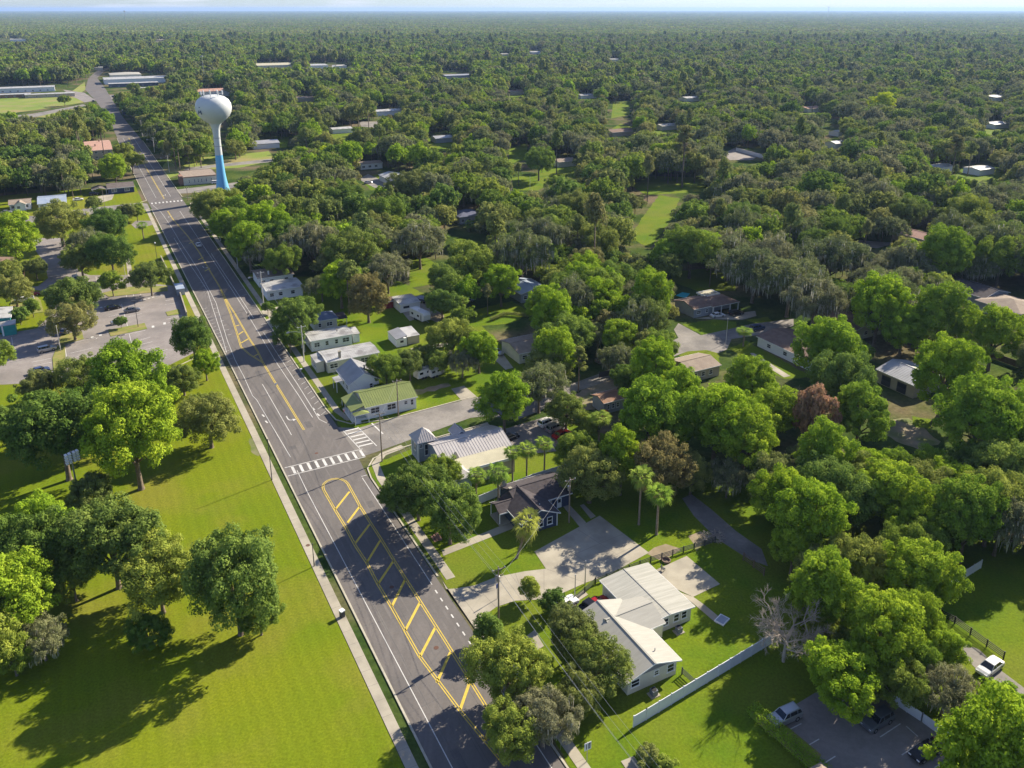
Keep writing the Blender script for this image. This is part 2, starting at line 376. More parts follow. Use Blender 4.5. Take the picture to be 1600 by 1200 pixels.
ribbon(b, [R(322, 17), R(326, 13.4), R(540, 12.8)], 0.3, 0, 0.15, KERB)
ribbon(b, [(262, 598 - 18), (300, 562), (307, 550)], 0.25, 0, 0.15, KERB)
tag(b.build('kerb'), kind='structure')
# worn seams and patches of darker asphalt on the road
b = MB(); SEAL = surf('seal_strip', (0.09, 0.085, 0.085), (0.12, 0.115, 0.11), 0.6, 0.8)
for n in (3.9, 4.35, 7.2, 1.0):
    P = [R(s, n + rnd.uniform(-0.05, 0.05)) for s in range(-60, 100, 6)]; ribbon(b, P, 0.07, 0.049, 0.049, SEAL)
for s in (-31, -12, 33, 66, 96, 121): ribbon(b, [R(s, -2), R(s + rnd.uniform(-1, 1), 5), R(s + rnd.uniform(-.6, .6), 12)], 0.06, 0.049, 0.049, SEAL)
TYRE = surf('tyre_worn_asphalt', (0.118, 0.107, 0.101), (0.158, 0.145, 0.134), 0.35, 0.8, detail=8, aniso=(-RANG, (1.5, 0.04, 1)), spec=0.25, fine=(2.2, 0.1))
for n, w_ in ((0.95, 0.45), (2.35, 0.4), (9.0, 0.4), (10.3, 0.45), (5.5, 0.25)): ribbon(b, [R(s, n + 0.12 * math.sin(s * 0.05 + n)) for s in range(-78, 300, 6)], w_, 0.0475, 0.0475, TYRE)
PATCH = surf('asphalt_patch', (0.095, 0.09, 0.088), (0.12, 0.11, 0.105), 0.8, 0.85, detail=6, fine=(3, 0.12))
for s, n, l_, w_ in ((55, 7.4, 3.2, 1.4), (-44, 1.2, 5, 1.1), (88, 3.2, 4.0, 1.5), (18, 9.6, 2.4, 1.2), (133, 7.0, 6, 1.6), (47, 1.6, 1.6, 1.6), (210, 8.5, 5, 2)): ribbon(b, [R(s, n), R(s + l_, n + 0.05)], w_, 0.0485, 0.0485, PATCH)
for s, n in ((-21.5, 6.2), (12, -4.3), (43, 5.6), (-5.5, 5.0)):
    b.face([tuple(R(s, n, 0.063) + Vector((0.38 * math.cos(a), 0.38 * math.sin(a), 0))) for a in [i * math.pi / 6 for i in range(12)]], surf('manhole', (0.12, 0.06, 0.04), rough=0.7))
tag(b.build('road_seams'), kind='structure')
# painted markings
b = MB(); z = 0.055
def wline(P, w=0.13, m=WHITEP): ribbon(b, P, w, z, z, m)
wline([R(-80, 0), R(28, 0), R(38, 0.2)]); wline([R(44, 0.3), (401, 625), (394.5, 618.5), (381, 588.5), (367.5, 563), (355.5, 533), (345, 498.5), (337.5, 473), (327, 453.5), (311, 424), (296, 400), (281, 377.5), (266, 352), (252, 332), (238, 320)])
wline([(354, 551), (349, 533), (340, 505), (332, 480), (324.5, 455), (313, 437), (299, 416.5), (285, 394), (272, 372)])
wline([(410, 600.5), (455.5, 680)])
wline([R(29, 11.2), R(-8, 11.1)]); wline([R(-25, 11.0), R(-75, 11.0)])
for i in range(7): wline([R(-9.5 - i * 2.15, 11.05), R(-10.4 - i * 2.15, 11.05)], 0.22)
wline([(488.5, 652.5), (468, 620), (430.5, 564.5), (384, 486.5), (357, 444.5), (331, 404), (300, 358), (281, 330)])
wline([(511, 661.5), (499, 655.5), (464.5, 600), (438, 560), (412, 520)]); wline([(396, 497), (373.5, 462), (352, 430), (330, 396)])
for i in range(16): wline([R(60 + i * 3.1, 11.3), R(61.2 + i * 3.1, 12.7)], 0.1)
for i in range(16): wline([R(104 + i * 3.0, -0.9 - 0.0), R(103.4 + i * 3.0, -2.3)], 0.1)
for i in range(14): wline([R(122 + i * 4.2, 0.7), R(122.2 + i * 4.2, 1.9)], 0.11)
for i in range(8): wline([R(120 + i * 6, 11.2), R(120.5 + i * 6, 12.8)], 0.1)
wline([R(330, 1.5), R(560, 1.2)]); wline([R(330, 8.4), R(560, 8.2)])
# crosswalks
wline([R(36.7, -2), R(36.7, 14.4)], 0.2); wline([R(40.2, -1.8), R(40.2, 14.9)], 0.2)
for i in range(10): wline([R(37.0, -0.4 + i * 1.62), R(39.9, -0.35 + i * 1.62)], 0.55)
wline([R(40.5, 14.4), R(50, 13.6)], 0.2); wline([R(40.0, 18.0), R(50.2, 17.0)], 0.2)
for i in range(6): wline([R(41.6 + i * 1.62, 14.5 - i * 0.12), R(41.6 + i * 1.62, 17.6 - i * 0.12)], 0.5)
wline([R(44.5, 21.0), R(50.5, 20.4)], 0.35)
for i in range(9): wline([R(316, -1.6 + i * 1.7), R(319, -1.5 + i * 1.7)], 0.7)
wline([R(29.6, 11.2), R(29.6, 12.4)], 0.15)
# turn arrows
def arrow(s, n, d=1):
    wline([R(s + 1.6, n), R(s, n), R(s - 0.7, n + 0.2 * d), R(s - 1.0, n + 0.9 * d)], 0.25)
    b.face([tuple(R(*p, z)) for p in ((s - 0.4, n + 0.9 * d), (s - 1.6, n + 0.9 * d), (s - 1.0, n + 1.7 * d))], WHITEP)
arrow(61.5, 3.9, 1); arrow(195, 4.6, 1); arrow(285, 3.5, -1); arrow(335, 6.5, -1)
for s, n in ((66.5, 0.9 - 1.8), (63.0, -0.9), (64.5, 10.4), (61, 10.6)): wline([R(s, n), R(s - 1.3, n + 0.2)], 0.35)
tag(b.build('white_road_marking'), kind='structure')
b = MB()
def yl(P, w=0.13): ribbon(b, P, w, z, z, YELP)
def dyl(P, gap=0.17):
    Q = [G(*p) if not isinstance(p, Vector) else p for p in P]
    for s_ in (-1, 1):
        o = []
        for i, p in enumerate(Q):
            d = (Q[min(i + 1, len(Q) - 1)] - Q[max(i - 1, 0)]).normalized(); o.append(p + Vector((-d.y, d.x, 0)) * gap * s_)
        yl(o, 0.15)
arc = [R(28.3 + 3.1 * math.sin(a), 5.5 - 2.45 * math.cos(a)) for a in [i * math.pi / 8 for i in range(1, 8)]]
dyl([(790, 1197), (720, 1112), (655, 1025), (612.5, 950), (591, 914), (573, 879.5), (555, 852.5), (540, 824), (523.5, 797)] + [R(28.2, 3.05)] + arc + [R(28.2, 7.95), (562.5, 791), (577.5, 815), (594, 840.5), (615, 875), (633, 903.5), (655, 937.5), (702.5, 1012.5), (757, 1100), (800, 1165)])
for p, q in [((523.5, 797), (546, 768.5)), ((543, 817), (562.5, 791)), ((555, 849.5), (577.5, 819.5)), ((573, 879.5), (594, 845)), ((591, 912.5), (615, 876.5)), ((612.5, 947.5), (633, 906)),
             ((633, 986), (656, 942)), ((656, 1027), (680, 981)), ((682.5, 1067), (704, 1019)), ((719, 1109), (734, 1066)), ((758, 1158), (770, 1118)), ((367.5, 510), (374, 508)), ((371, 524), (380, 518)), ((377, 536), (389, 529)), ((397, 557), (404, 553))]: yl([p, q], 0.42)
dyl([(475, 672), (411, 567)], 0.16); dyl([(411, 567), (390, 554), (376.5, 542), (373.5, 531.5), (367.5, 512), (360, 489.5), (343.5, 449)], 0.16); dyl([(411, 567), (402, 548), (390, 530), (367.5, 491), (357, 474.5), (343.5, 449)], 0.14)
dyl([(343.5, 449), (327.5, 422.5), (311, 394), (293, 368.5), (270.5, 343), (262, 330)], 0.14)
dyl([R(326, 4.9), R(560, 4.9)], 0.16)
for s in (206, 190, 232): yl([R(s, 4.4), R(s + 3, 6.6)], 0.5)
tag(b.build('yellow_road_marking'), kind='structure')
b = MB(); z = 0.042
LOTL = [((127, 431), (128, 440)), ((137, 431), (139, 440)), ((150, 432), (151, 441)), ((163, 431), (165, 440)), ((190, 475), (200, 512)), ((202, 522), (212, 562)), ((101, 540), (104, 557)), ((104, 538), (150, 527)), ((170, 495), (195, 490)), ((172, 487), (190, 483)),
        ((200, 495), (222, 490)), ((196, 455), (198, 465)), ((207, 453), (209, 463)), ((218, 452), (220, 461)), ((258, 470), (275, 467)), ((258, 476), (277, 473)), ((260, 499), (285, 493)), ((262, 505), (286, 499)),
        ((110, 552), (145, 544)), ((110, 560), (145, 552)), ((205, 535), (235, 527)), ((206, 542), (238, 534)), ((208, 551), (250, 541)), ((212, 558), (262, 546)), ((230, 566), (262, 558)), ((150, 530), (152, 528)),
        ((5, 528), (20, 524)), ((18, 527), (20, 540)), ((45, 538), (78, 532)), ((50, 566), (80, 560)), ((51, 572), (81, 566)), ((195, 523), (228, 516))]
LOTL += [((1230, 1142), (1252, 1131)), ((1254, 1170), (1280, 1155)), ((1281, 1197), (1305, 1182)), ((1314, 1097), (1344, 1080)), ((1375, 1152), (1407, 1131)), ((1409, 1180), (1439, 1160)), ((1460, 1200), (1476, 1190)), ((1416, 1135), (1434, 1151)), ((1444, 1162), (1457, 1175)), ((1355, 1080), (1372, 1096)), ((1325, 1218), (1345, 1206))]
for p, q in LOTL: ribbon(b, [p, q], 0.14, z, z, WHITEP)
for i in range(6): ribbon(b, [(218 + i * 6.5, 470 - i * 1.7), (221.5 + i * 6.5, 469.2 - i * 1.7)], 0.7, z, z, WHITEP)
for i in range(4): ribbon(b, [(143 + i * 6.5, 483 - i * 1.0), (147 + i * 6.5, 482 - i)], 0.7, z, z, WHITEP)
for p in ((239, 509), (257, 504), (144, 526), (157, 522)): ribbon(b, [p, (p[0] + 0.2, p[1] + 3)], 0.7, z, z, WHITEP)
tag(b.build('parking_line'), kind='structure')
# control joints cut in the big driveway
b = MB(); z = 0.066; JT = surf('joint', (0.22, 0.20, 0.17), rough=0.9)
for p, q in (((853, 889), (915, 911)), ((868, 848), (948, 899)), ((903, 828), (985, 880)), ((875, 840 + 36), (975, 834)), ((905, 893), (1000, 850)), ((742, 915), (775, 949)), ((805, 896), (820, 938)), ((712, 920), (749, 968)), ((850, 890), (850, 936))): ribbon(b, [p, q], 0.07, z, z, JT)
for s in range(-78, 60, 3): ribbon(b, [R(s, -5.15), R(s, -3.75)], 0.05, z, z, JT)
for s in list(range(-60, -26, 3)) + list(range(-6, 27, 3)) + list(range(60, 150, 3)): ribbon(b, [R(s, 13.85), R(s, 15.25)], 0.05, z, z, JT)
tag(b.build('pavement_joint'), kind='structure')
# ---------------------------------------------------------------- tree kinds
def mesh_np(name, V, nq, mats, mi=None, tri=None):
    me = bpy.data.meshes.new(name)
    V = np.asarray(V, np.float32); me.vertices.add(len(V)); me.vertices.foreach_set('co', V.ravel())
    me.loops.add(nq * 4); me.loops.foreach_set('vertex_index', np.arange(nq * 4, dtype=np.int32))
    me.polygons.add(nq); me.polygons.foreach_set('loop_start', np.arange(0, nq * 4, 4, dtype=np.int32))
    try: me.polygons.foreach_set('loop_total', np.full(nq, 4, np.int32))
    except Exception: pass
    for m in mats: me.materials.append(m)
    if mi is not None: me.polygons.foreach_set('material_index', mi.astype(np.int32))
    me.update(calc_edges=True); me.validate(); return me
def quads(P, Nn, size, rg, asp=1.0):
    n = len(P)
    r = rg.normal(size=(n, 3)); T = np.cross(Nn, r); T /= np.linalg.norm(T, axis=1)[:, None] + 1e-9
    B = np.cross(Nn, T); s = (size * rg.uniform(0.55, 1.3, n))[:, None]
    a = rg.uniform(0.6, 1.0, (n, 1)) * s; c = rg.uniform(0.6, 1.0, (n, 1)) * s * asp
    bend = Nn * s * rg.uniform(-0.35, 0.35, (n, 1))
    Q = np.stack([P - T * a, P - B * c * rg.uniform(0.5, 1, (n, 1)) + bend, P + T * a, P + B * c + bend * 0.3], 1)
    return Q.reshape(-1, 3)
def lobes(rg, N, rx, ry, rz, cz, r0, r1, low=-0.35, inner=0.15):
    i = np.arange(N) + 0.5; z = 1 - (1 - low) * i / N; ph = i * 2.399963 + rg.uniform(0, 6)
    rr = np.sqrt(np.maximum(0, 1 - z * z)); k = rg.uniform(0.72, 1.0, N)
    wob = 1 + 0.16 * np.sin(2 * ph + rg.uniform(0, 6)) + 0.12 * np.sin(3 * ph + rg.uniform(0, 6))
    C = np.stack([rr * np.cos(ph) * rx * k * wob, rr * np.sin(ph) * ry * k * wob, z * rz * k], 1)
    C += rg.normal(size=C.shape) * 0.45 * (rx / 6) ; C *= 1 + 0.10 * np.sin(C[:, :1] * 0.9 + 1.0) * np.sin(C[:, 1:2] * 0.8)
    m = rg.uniform(size=N) < inner; C[m] *= 0.55; C[:, 2] += cz
    return C, rg.uniform(r0, r1, N)
def leaves(rg, C, Rr, per, size, up=0.35, shell=(0.7, 1.1), flat=0.8):
    n = len(C) * per; idx = np.repeat(np.arange(len(C)), per)
    w = (Rr[idx] / Rr.mean()) ** 2; keep = rg.uniform(size=n) < np.clip(w, 0, 1.0); idx = idx[keep]; n = len(idx)
    d = rg.normal(size=(n, 3)); d[:, 2] += 0.25; d /= np.linalg.norm(d, axis=1)[:, None]
    # each lobe is ragged: its surface swells and shrinks in tufts
    tuft = 1 + 0.22 * np.sin(d[:, 0] * 7 + idx) * np.sin(d[:, 1] * 6 + idx * 1.7) * np.sin(d[:, 2] * 7 + idx * 0.6)
    P = C[idx] + d * (Rr[idx] * tuft * rg.uniform(shell[0], shell[1], n))[:, None] * np.array([1, 1, flat])
    Nn = d * 1.0 + rg.normal(size=(n, 3)) * 0.40; Nn[:, 2] += up; Nn /= np.linalg.norm(Nn, axis=1)[:, None]
    return quads(P, Nn, size, rg)
def trunk_mesh(name, rg, C, h, r, mat, nl=9, base=0.35, lean=0.0, cz=8):
    b = MB(); top = Vector((lean, lean * 0.4, h)); b.tube([(0, 0, -0.3), (0.02, 0, 0.5), (lean * 0.4, 0.05, h * 0.5), tuple(top)], [r * 1.6, r * 1.05, r * 0.85, r * 0.7], mat, 9)
    order = rg.permutation(len(C))[:nl]
    for j in order:
        e = Vector(C[j]); s = Vector((lean * 0.5, 0, h * rg.uniform(0.55, 1.0))); mid = s.lerp(e, 0.5) + Vector((0, 0, rg.uniform(0.1, 0.9)))
        b.tube([s, mid, e], [r * 0.5, r * 0.3, r * 0.08], mat, 5)
    return b.mesh(name, True)
def moss_quads(rg, C, Rr, n, lmin=0.9, lmax=2.4):
    idx = rg.integers(0, len(C), n); a = rg.uniform(0, 2 * np.pi, n)
    P = C[idx] + np.stack([np.cos(a) * Rr[idx] * rg.uniform(0.6, 1.12, n), np.sin(a) * Rr[idx] * rg.uniform(0.6, 1.12, n), -Rr[idx] * rg.uniform(-0.3, 0.6, n)], 1)
    L = rg.uniform(lmin, lmax, n); w = rg.uniform(0.05, 0.16, n); t = rg.uniform(0, np.pi, n)
    T = np.stack([np.cos(t), np.sin(t), 0 * t], 1) * w[:, None]; D = np.stack([rg.normal(size=n) * 0.12, rg.normal(size=n) * 0.12, -L], 1)
    return np.stack([P - T, P + T, P + D + T * 0.3, P + D - T * 0.3], 1).reshape(-1, 3)
LEAF = {
 'oak': leafmat('oak_leaves', [(0.115, 0.190, 0.038), (0.224, 0.300, 0.042), (0.150, 0.235, 0.050), (0.280, 0.335, 0.055), (0.205, 0.225, 0.075), (0.130, 0.215, 0.034)]),
 'bright': leafmat('bright_leaves', [(0.250, 0.350, 0.025), (0.262, 0.385, 0.028), (0.215, 0.335, 0.030), (0.290, 0.395, 0.032), (0.185, 0.290, 0.035)]),
 'moss': leafmat('mossy_leaves', [(0.200, 0.222, 0.095), (0.165, 0.205, 0.070), (0.240, 0.240, 0.125), (0.150, 0.185, 0.075)]),
 'pine': leafmat('pine_needles', [(0.160, 0.215, 0.065), (0.250, 0.275, 0.075), (0.150, 0.200, 0.060), (0.240, 0.230, 0.090)]),
 'olive': leafmat('olive_leaves', [(0.250, 0.290, 0.065), (0.180, 0.235, 0.050), (0.300, 0.310, 0.085), (0.235, 0.225, 0.095)]),
 'lime': leafmat('lime_leaves', [(0.48, 0.56, 0.020), (0.44, 0.54, 0.026)]),
 'magnolia': leafmat('magnolia_leaves', [(0.264, 0.223, 0.091), (0.223, 0.206, 0.074)], clump=1.5),
 'rust': leafmat('rusty_leaves', [(0.37, 0.23, 0.13), (0.34, 0.21, 0.13)], clump=1.5),
 'palm': leafmat('palm_fronds', [(0.198, 0.307, 0.043), (0.257, 0.326, 0.059), (0.168, 0.277, 0.043)]),
 'gold': leafmat('golden_fronds', [(0.30, 0.33, 0.065), (0.30, 0.33, 0.065)]),
 'deadfrond': leafmat('dead_fronds', [(0.429, 0.305, 0.165), (0.363, 0.264, 0.148)]),
 'mossgrey': leafmat('spanish_moss', [(0.365, 0.351, 0.270), (0.419, 0.405, 0.317)], trans=0.2),
}
K = {}   # kind -> list of dict(crown, trunk, moss, r, cz, h)
def kind_broad(key, seeds, rx, rz, cz, N, per, size, r0, r1, moss=0, low=-0.4, tr=0.38, flat=0.8, inner=0.15, shell=(0.7, 1.1)):
    for sd in seeds:
        rg = np.random.default_rng(sd); e = rg.uniform(0.88, 1.12)
        C, Rr = lobes(rg, N, rx * e, rx / e, rz, cz, r0, r1, low, inner)
        Q = leaves(rg, C, Rr, per, size, flat=flat, shell=shell)
        d = dict(crown=mesh_np(key + '_crown', Q, len(Q) // 4, [LEAF.get(key, LEAF['oak'])]), r=rx, cz=cz, h=cz + rz, moss=None,
                 trunk=trunk_mesh(key + '_trunk', rg, C, cz * 0.62, tr, BARK, 11))
        if moss:
            M = moss_quads(rg, C, Rr, moss); d['moss'] = mesh_np('moss', M, len(M) // 4, [LEAF['mossgrey']])
        K.setdefault(key, []).append(d)
kind_broad('oak', (1, 2, 3), 7.0, 4.4, 8.2, 175, 280, 0.20, 0.65, 1.5, inner=0.2, low=-0.65)
kind_broad('bright', (11, 12, 13), 5.6, 5.2, 8.0, 160, 270, 0.19, 0.55, 1.35, inner=0.2, low=-0.65)
kind_broad('moss', (21, 22, 23), 7.4, 4.2, 8.4, 135, 240, 0.19, 0.7, 1.5, moss=800, shell=(0.55, 1.15))
kind_broad('olive', (31, 32), 5.8, 4.6, 6.6, 150, 260, 0.17, 0.65, 1.25, low=-0.7)
kind_broad('small', (41, 42), 2.6, 2.4, 3.6, 34, 220, 0.20, 0.6, 1.05, tr=0.13)
kind_broad('shrub', (51,), 1.6, 1.1, 1.2, 26, 160, 0.16, 0.4, 0.7, low=-0.9, tr=0.06)
for d in K['small'] + K['shrub']: d['crown'].materials[0] = LEAF['oak']
# pines: tall bare stem, tiers of small tufts near the top
for sd in (61, 62):
    rg = np.random.default_rng(sd); N = 46; z = rg.uniform(0, 1, N) ** 0.8; a = rg.uniform(0, 6.28, N)
    rr = (1 - z * 0.75) * rg.uniform(1.0, 4.4, N); C = np.stack([np.cos(a) * rr, np.sin(a) * rr, 10.5 + z * 8.5], 1); Rr = rg.uniform(0.7, 1.35, N)
    Q = leaves(rg, C, Rr, 230, 0.22, flat=0.55, shell=(0.4, 1.1))
    K.setdefault('pine', []).append(dict(crown=mesh_np('pine_crown', Q, len(Q) // 4, [LEAF['pine']]), r=4.0, cz=14.5, h=19.5, moss=None, trunk=trunk_mesh('pine_trunk', rg, C, 18.5, 0.26, BARK, 26)))
# a bare dead crown: only branches
def bare_mesh(sd, r, h):
    rg = np.random.default_rng(sd); b = MB(); b.tube([(0, 0, -0.3), (0, 0, h * 0.4)], [0.22, 0.14], DEADW, 7)
    def grow(p, d, L, rad, lv):
        q = p + d * L; mid = p.lerp(q, 0.5) + Vector(rg.normal(size=3)) * L * 0.08
        b.tube([p, mid, q], [rad * 1.5, rad * 1.25, rad * 0.9], DEADW, 4, caps=False)
        if lv:
            for _ in range(4 if lv > 1 else 6):
                nd = (d + Vector(rg.normal(size=3)) * 0.55 + Vector((0, 0, 0.08))).normalized(); grow(p.lerp(q, rg.uniform(0.35, 1)), nd, L * rg.uniform(0.5, 0.75), rad * 0.55, lv - 1)
    for i in range(8):
        a = i * 0.8 + rg.uniform(0, .4); grow(Vector((0, 0, h * rg.uniform(0.2, 0.4))), Vector((math.cos(a), math.sin(a), rg.uniform(0.4, 1.2))).normalized(), r * 0.55, 0.085, 4)
    return b.mesh('branches')
DEADW = surf('dead_wood', (0.36, 0.30, 0.24), (0.48, 0.41, 0.33), 2.0, 0.95)
# cabbage palm: a ball of folded fan leaves
def palm_meshes(sd, h, leaf, dead=8):
    rg = np.random.default_rng(sd); Q = []; D = []
    for i in range(46):
        isd = i < dead; el = rg.uniform(-1.25, -0.8) if isd else math.asin(max(-0.95, 1 - 1.75 * (i - dead) / (46 - dead))) ; az = i * 2.4 + rg.uniform(-.3, .3)
        d = np.array([math.cos(az) * math.cos(el), math.sin(az) * math.cos(el), math.sin(el)]); pl = rg.uniform(0.9, 1.4) * (0.7 if isd else 1)
        c = np.array([0, 0, h]) + d * pl; side = np.cross(d, [0, 0, 1.0]); side /= np.linalg.norm(side) + 1e-6; up = np.cross(side, d)
        (D if isd else Q).append(np.array([[0, 0, h], [0, 0, h + 0.02], c + side * 0.03, c - side * 0.03]))
        for k in range(9):
            w = (k - 4) / 4 * 1.25; dd = d * math.cos(w) + side * math.sin(w); L = rg.uniform(1.05, 1.4) * (1 - 0.22 * abs(w)); s2 = np.cross(dd, up) * 0.08
            m = c + dd * L * 0.55 + up * 0.04; e = c + dd * L - np.array([0, 0, 0.22 + 0.25 * rg.random()]) * L
            (D if isd else Q).append(np.array([c, m - s2, e, m + s2]))
    Q = np.array(Q).reshape(-1, 3); D = np.array(D).reshape(-1, 3)
    b = MB(); b.tube([(0, 0, -0.2), (0.05, 0, 0.6), (0.1, 0.03, h * 0.5), (0, 0, h)], [0.27, 0.19, 0.17, 0.19], PALMBARK, 9)
    return dict(crown=mesh_np('palm_crown', Q, len(Q) // 4, [leaf]), dead=mesh_np('palm_dead', D, len(D) // 4, [LEAF['deadfrond']]), trunk=b.mesh('palm_trunk', True), r=2.1, cz=h, h=h + 2, moss=None)
K['palm'] = [palm_meshes(71, 7.5, LEAF['palm']), palm_meshes(72, 9.2, LEAF['palm'])]
K['lowpalm'] = [palm_meshes(73, 3.2, LEAF['palm'], 14)]
K['goldpalm'] = [palm_meshes(74, 4.5, LEAF['gold'], 10)]
CATN = {'oak': 'oak_tree', 'bright': 'maple_tree', 'moss': 'mossy_oak_tree', 'olive': 'round_tree', 'small': 'small_tree', 'shrub': 'shrub', 'pine': 'pine_tree', 'palm': 'palm_tree', 'lowpalm': 'palm_tree', 'goldpalm': 'palm_tree', 'lime': 'lime_green_tree', 'magnolia': 'magnolia_tree', 'rust': 'rusty_tree', 'bare': 'bare_tree'}
BASEK = {'lime': 'bright', 'magnolia': 'olive', 'rust': 'small', 'bare': 'oak'}
NT = [0]
TREES = []           # (x, y, radius) of every single tree
def plant(kind, x, y, s, label, group=None, var=None, sz=None):
    NT[0] += 1; i = NT[0]; L = K[BASEK.get(kind, kind)]; d = L[(i if var is None else var) % len(L)]
    root = thing(CATN[kind], label, 'shrub' if kind == 'shrub' else ('palm' if 'palm' in kind else 'tree'), (x, y, 0), (i * 2.399) % 6.283, group)
    root.scale = (s, s, s * (sz or 1))
    if kind == 'bare':
        put('branches', bare_mesh(i, 6.5, 11), root); TREES.append((x, y, 5 * s)); return root
    put('trunk', d['trunk'], root)
    c = put('crown', d['crown'], root)
    if kind in ('lime', 'magnolia', 'rust'): c.material_slots[0].link = 'OBJECT'; c.material_slots[0].material = LEAF[kind]
    if d.get('moss'): put('moss_foliage', d['moss'], root)
    if d.get('dead'): put('dead_fronds', d['dead'], root)
    TREES.append((x, y, d['r'] * s)); return root
def tree_at(kind, px, py, rpx, label, group=None, var=None, sz=1.0, base=None):
    """crown centre and crown radius as surveyed; the trunk stands under it"""
    if kind in ('palm', 'goldpalm', 'lowpalm') and base:
        g = G(*base); b0 = K[kind][(NT[0] + 1 if var is None else var) % len(K[kind])]
        v = (py - CY) / F; t = g.y / (CP - v * SP); z = H - t * (SP + v * CP)
        return plant(kind, g.x, g.y, 1.0 if kind == 'x' else max(0.6, rpx * t / F / 2.0), label, group, var, max(0.3, z / (b0['cz'] * max(0.6, rpx * t / F / 2.0))))
    d = K[BASEK.get(kind, kind)][0]; s = 1.0
    for _ in range(6):
        z = d['cz'] * s * sz; t = depth(py, z); s = rpx * t / F / d['r']
    z = d['cz'] * s * sz
    g = G(px, py, z); return plant(kind, g.x, g.y, s, label, group, var, sz)
# ---------------------------------------------------------------- buildings (x runs away from the road, y runs north along it)
FOOT = []
def colm(hexc, name, rough=0.7, var=0.85, sc=0.6, metal=0.0):
    c = lin(hexc) if isinstance(hexc, str) else hexc
    return surf(name, c, tuple(v * var for v in c), sc, rough, metal, detail=6)
RWHITE = surf('white_metal_roof', (0.50, 0.495, 0.47), (0.43, 0.425, 0.405), 0.5, 0.5, 0.1, detail=7, c3=(0.27, 0.26, 0.245), scale3=0.35)
RGREY = surf('grey_metal_roof', (0.42, 0.42, 0.42), (0.34, 0.34, 0.34), 0.3, 0.45, 0.3, detail=7)
RBLUE = surf('blue_metal_roof', (0.30, 0.37, 0.48), (0.40, 0.45, 0.52), 0.4, 0.45, 0.2, detail=6)
RGREEN = surf('green_metal_roof', (0.235, 0.275, 0.085), (0.20, 0.24, 0.075), 0.5, 0.5, 0.1, detail=6)
RTAN = surf('tan_shingle', (0.24, 0.19, 0.15), (0.30, 0.245, 0.19), 0.7, 0.95, detail=8)
RBROWN = surf('brown_shingle', (0.16, 0.105, 0.08), (0.21, 0.145, 0.11), 0.7, 0.95, detail=8)
RDARK = surf('dark_shingle', (0.055, 0.047, 0.050), (0.085, 0.073, 0.075), 1.5, 0.95, detail=8)
RCREAM = surf('cream_shingle', (0.335, 0.325, 0.285), (0.38, 0.37, 0.325), 1.2, 0.9, detail=8, aniso=(0, (0.3, 3, 1)))
RPINK = surf('pink_tile', (0.38, 0.22, 0.17), (0.45, 0.28, 0.21), 0.8, 0.9)
RBEIGE = surf('beige_membrane', (0.45, 0.42, 0.30), (0.38, 0.355, 0.255), 0.4, 0.8, detail=7)
RRUST = surf('rusty_tin', (0.28, 0.15, 0.085), (0.20, 0.12, 0.08), 0.8, 0.8, detail=7)
WWHITE = surf('white_siding', (0.80, 0.80, 0.79), (0.74, 0.75, 0.75), 0.6, 0.7, aniso=(0, (0.2, 0.2, 6)))
WCREAM = surf('cream_wall', (0.62, 0.60, 0.50), (0.55, 0.53, 0.44), 0.6, 0.8)
WNAVY = surf('navy_siding', (0.035, 0.05, 0.10), (0.045, 0.065, 0.125), 0.8, 0.7)
WGREY = surf('grey_blue_siding', (0.28, 0.31, 0.36), (0.33, 0.36, 0.40), 0.8, 0.7)
WBRICK = surf('brown_brick', (0.24, 0.13, 0.09), (0.30, 0.18, 0.13), 2.0, 0.9)
WTAN = surf('tan_wall', (0.42, 0.36, 0.28), (0.48, 0.42, 0.33), 0.8, 0.8)
TEAL = surf('teal_metal', (0.03, 0.26, 0.24), (0.04, 0.30, 0.27), 0.8, 0.5)
def house(name, label, n, s, cat='house', z=0.0):
    return thing(name, label, cat, tuple(R(s, n, z)), RANG)
def window(parent, wall, ext, a, z, w=1.0, h=1.25, mat_=None, deep=True):
    """wall: S (y=y0) N E W; a: position along the wall in local metres"""
    x0, x1, y0, y1 = ext; m = mat_ or WHITE
    def q(u0, u1, d0, d1, z0, z1, mb, mm):
        if wall == 'S': mb.box(u0, u1, y0 - d1, y0 - d0, z0, z1, mm)
        elif wall == 'N': mb.box(u0, u1, y1 + d0, y1 + d1, z0, z1, mm)
        elif wall == 'W': mb.box(x0 - d1, x0 - d0, u0, u1, z0, z1, mm)
        else: mb.box(x1 + d0, x1 + d1, u0, u1, z0, z1, mm)
    b = MB(); t = 0.11
    q(a, a + w, -0.02, 0.07, z, z + t, b, m); q(a, a + w, -0.02, 0.07, z + h - t, z + h, b, m); q(a, a + t, -0.02, 0.065, z + t, z + h - t, b, m); q(a + w - t, a + w, -0.02, 0.065, z + t, z + h - t, b, m)
    q(a + t, a + w - t, -0.02, 0.05, z + h / 2 - 0.04, z + h / 2 + 0.04, b, m); q(a - 0.08, a + w + 0.08, -0.02, 0.12, z - 0.07, z - 0.002, b, m)
    if w > 1.5: q(a + w / 2 - 0.05, a + w / 2 + 0.05, -0.02, 0.055, z + t, z + h - t, b, m)
    fr = b.build('window', parent); b = MB(); q(a + t, a + w - t, 0.0, 0.03, z + t, z + h - t, b, GLASS); b.build('pane', fr); return fr
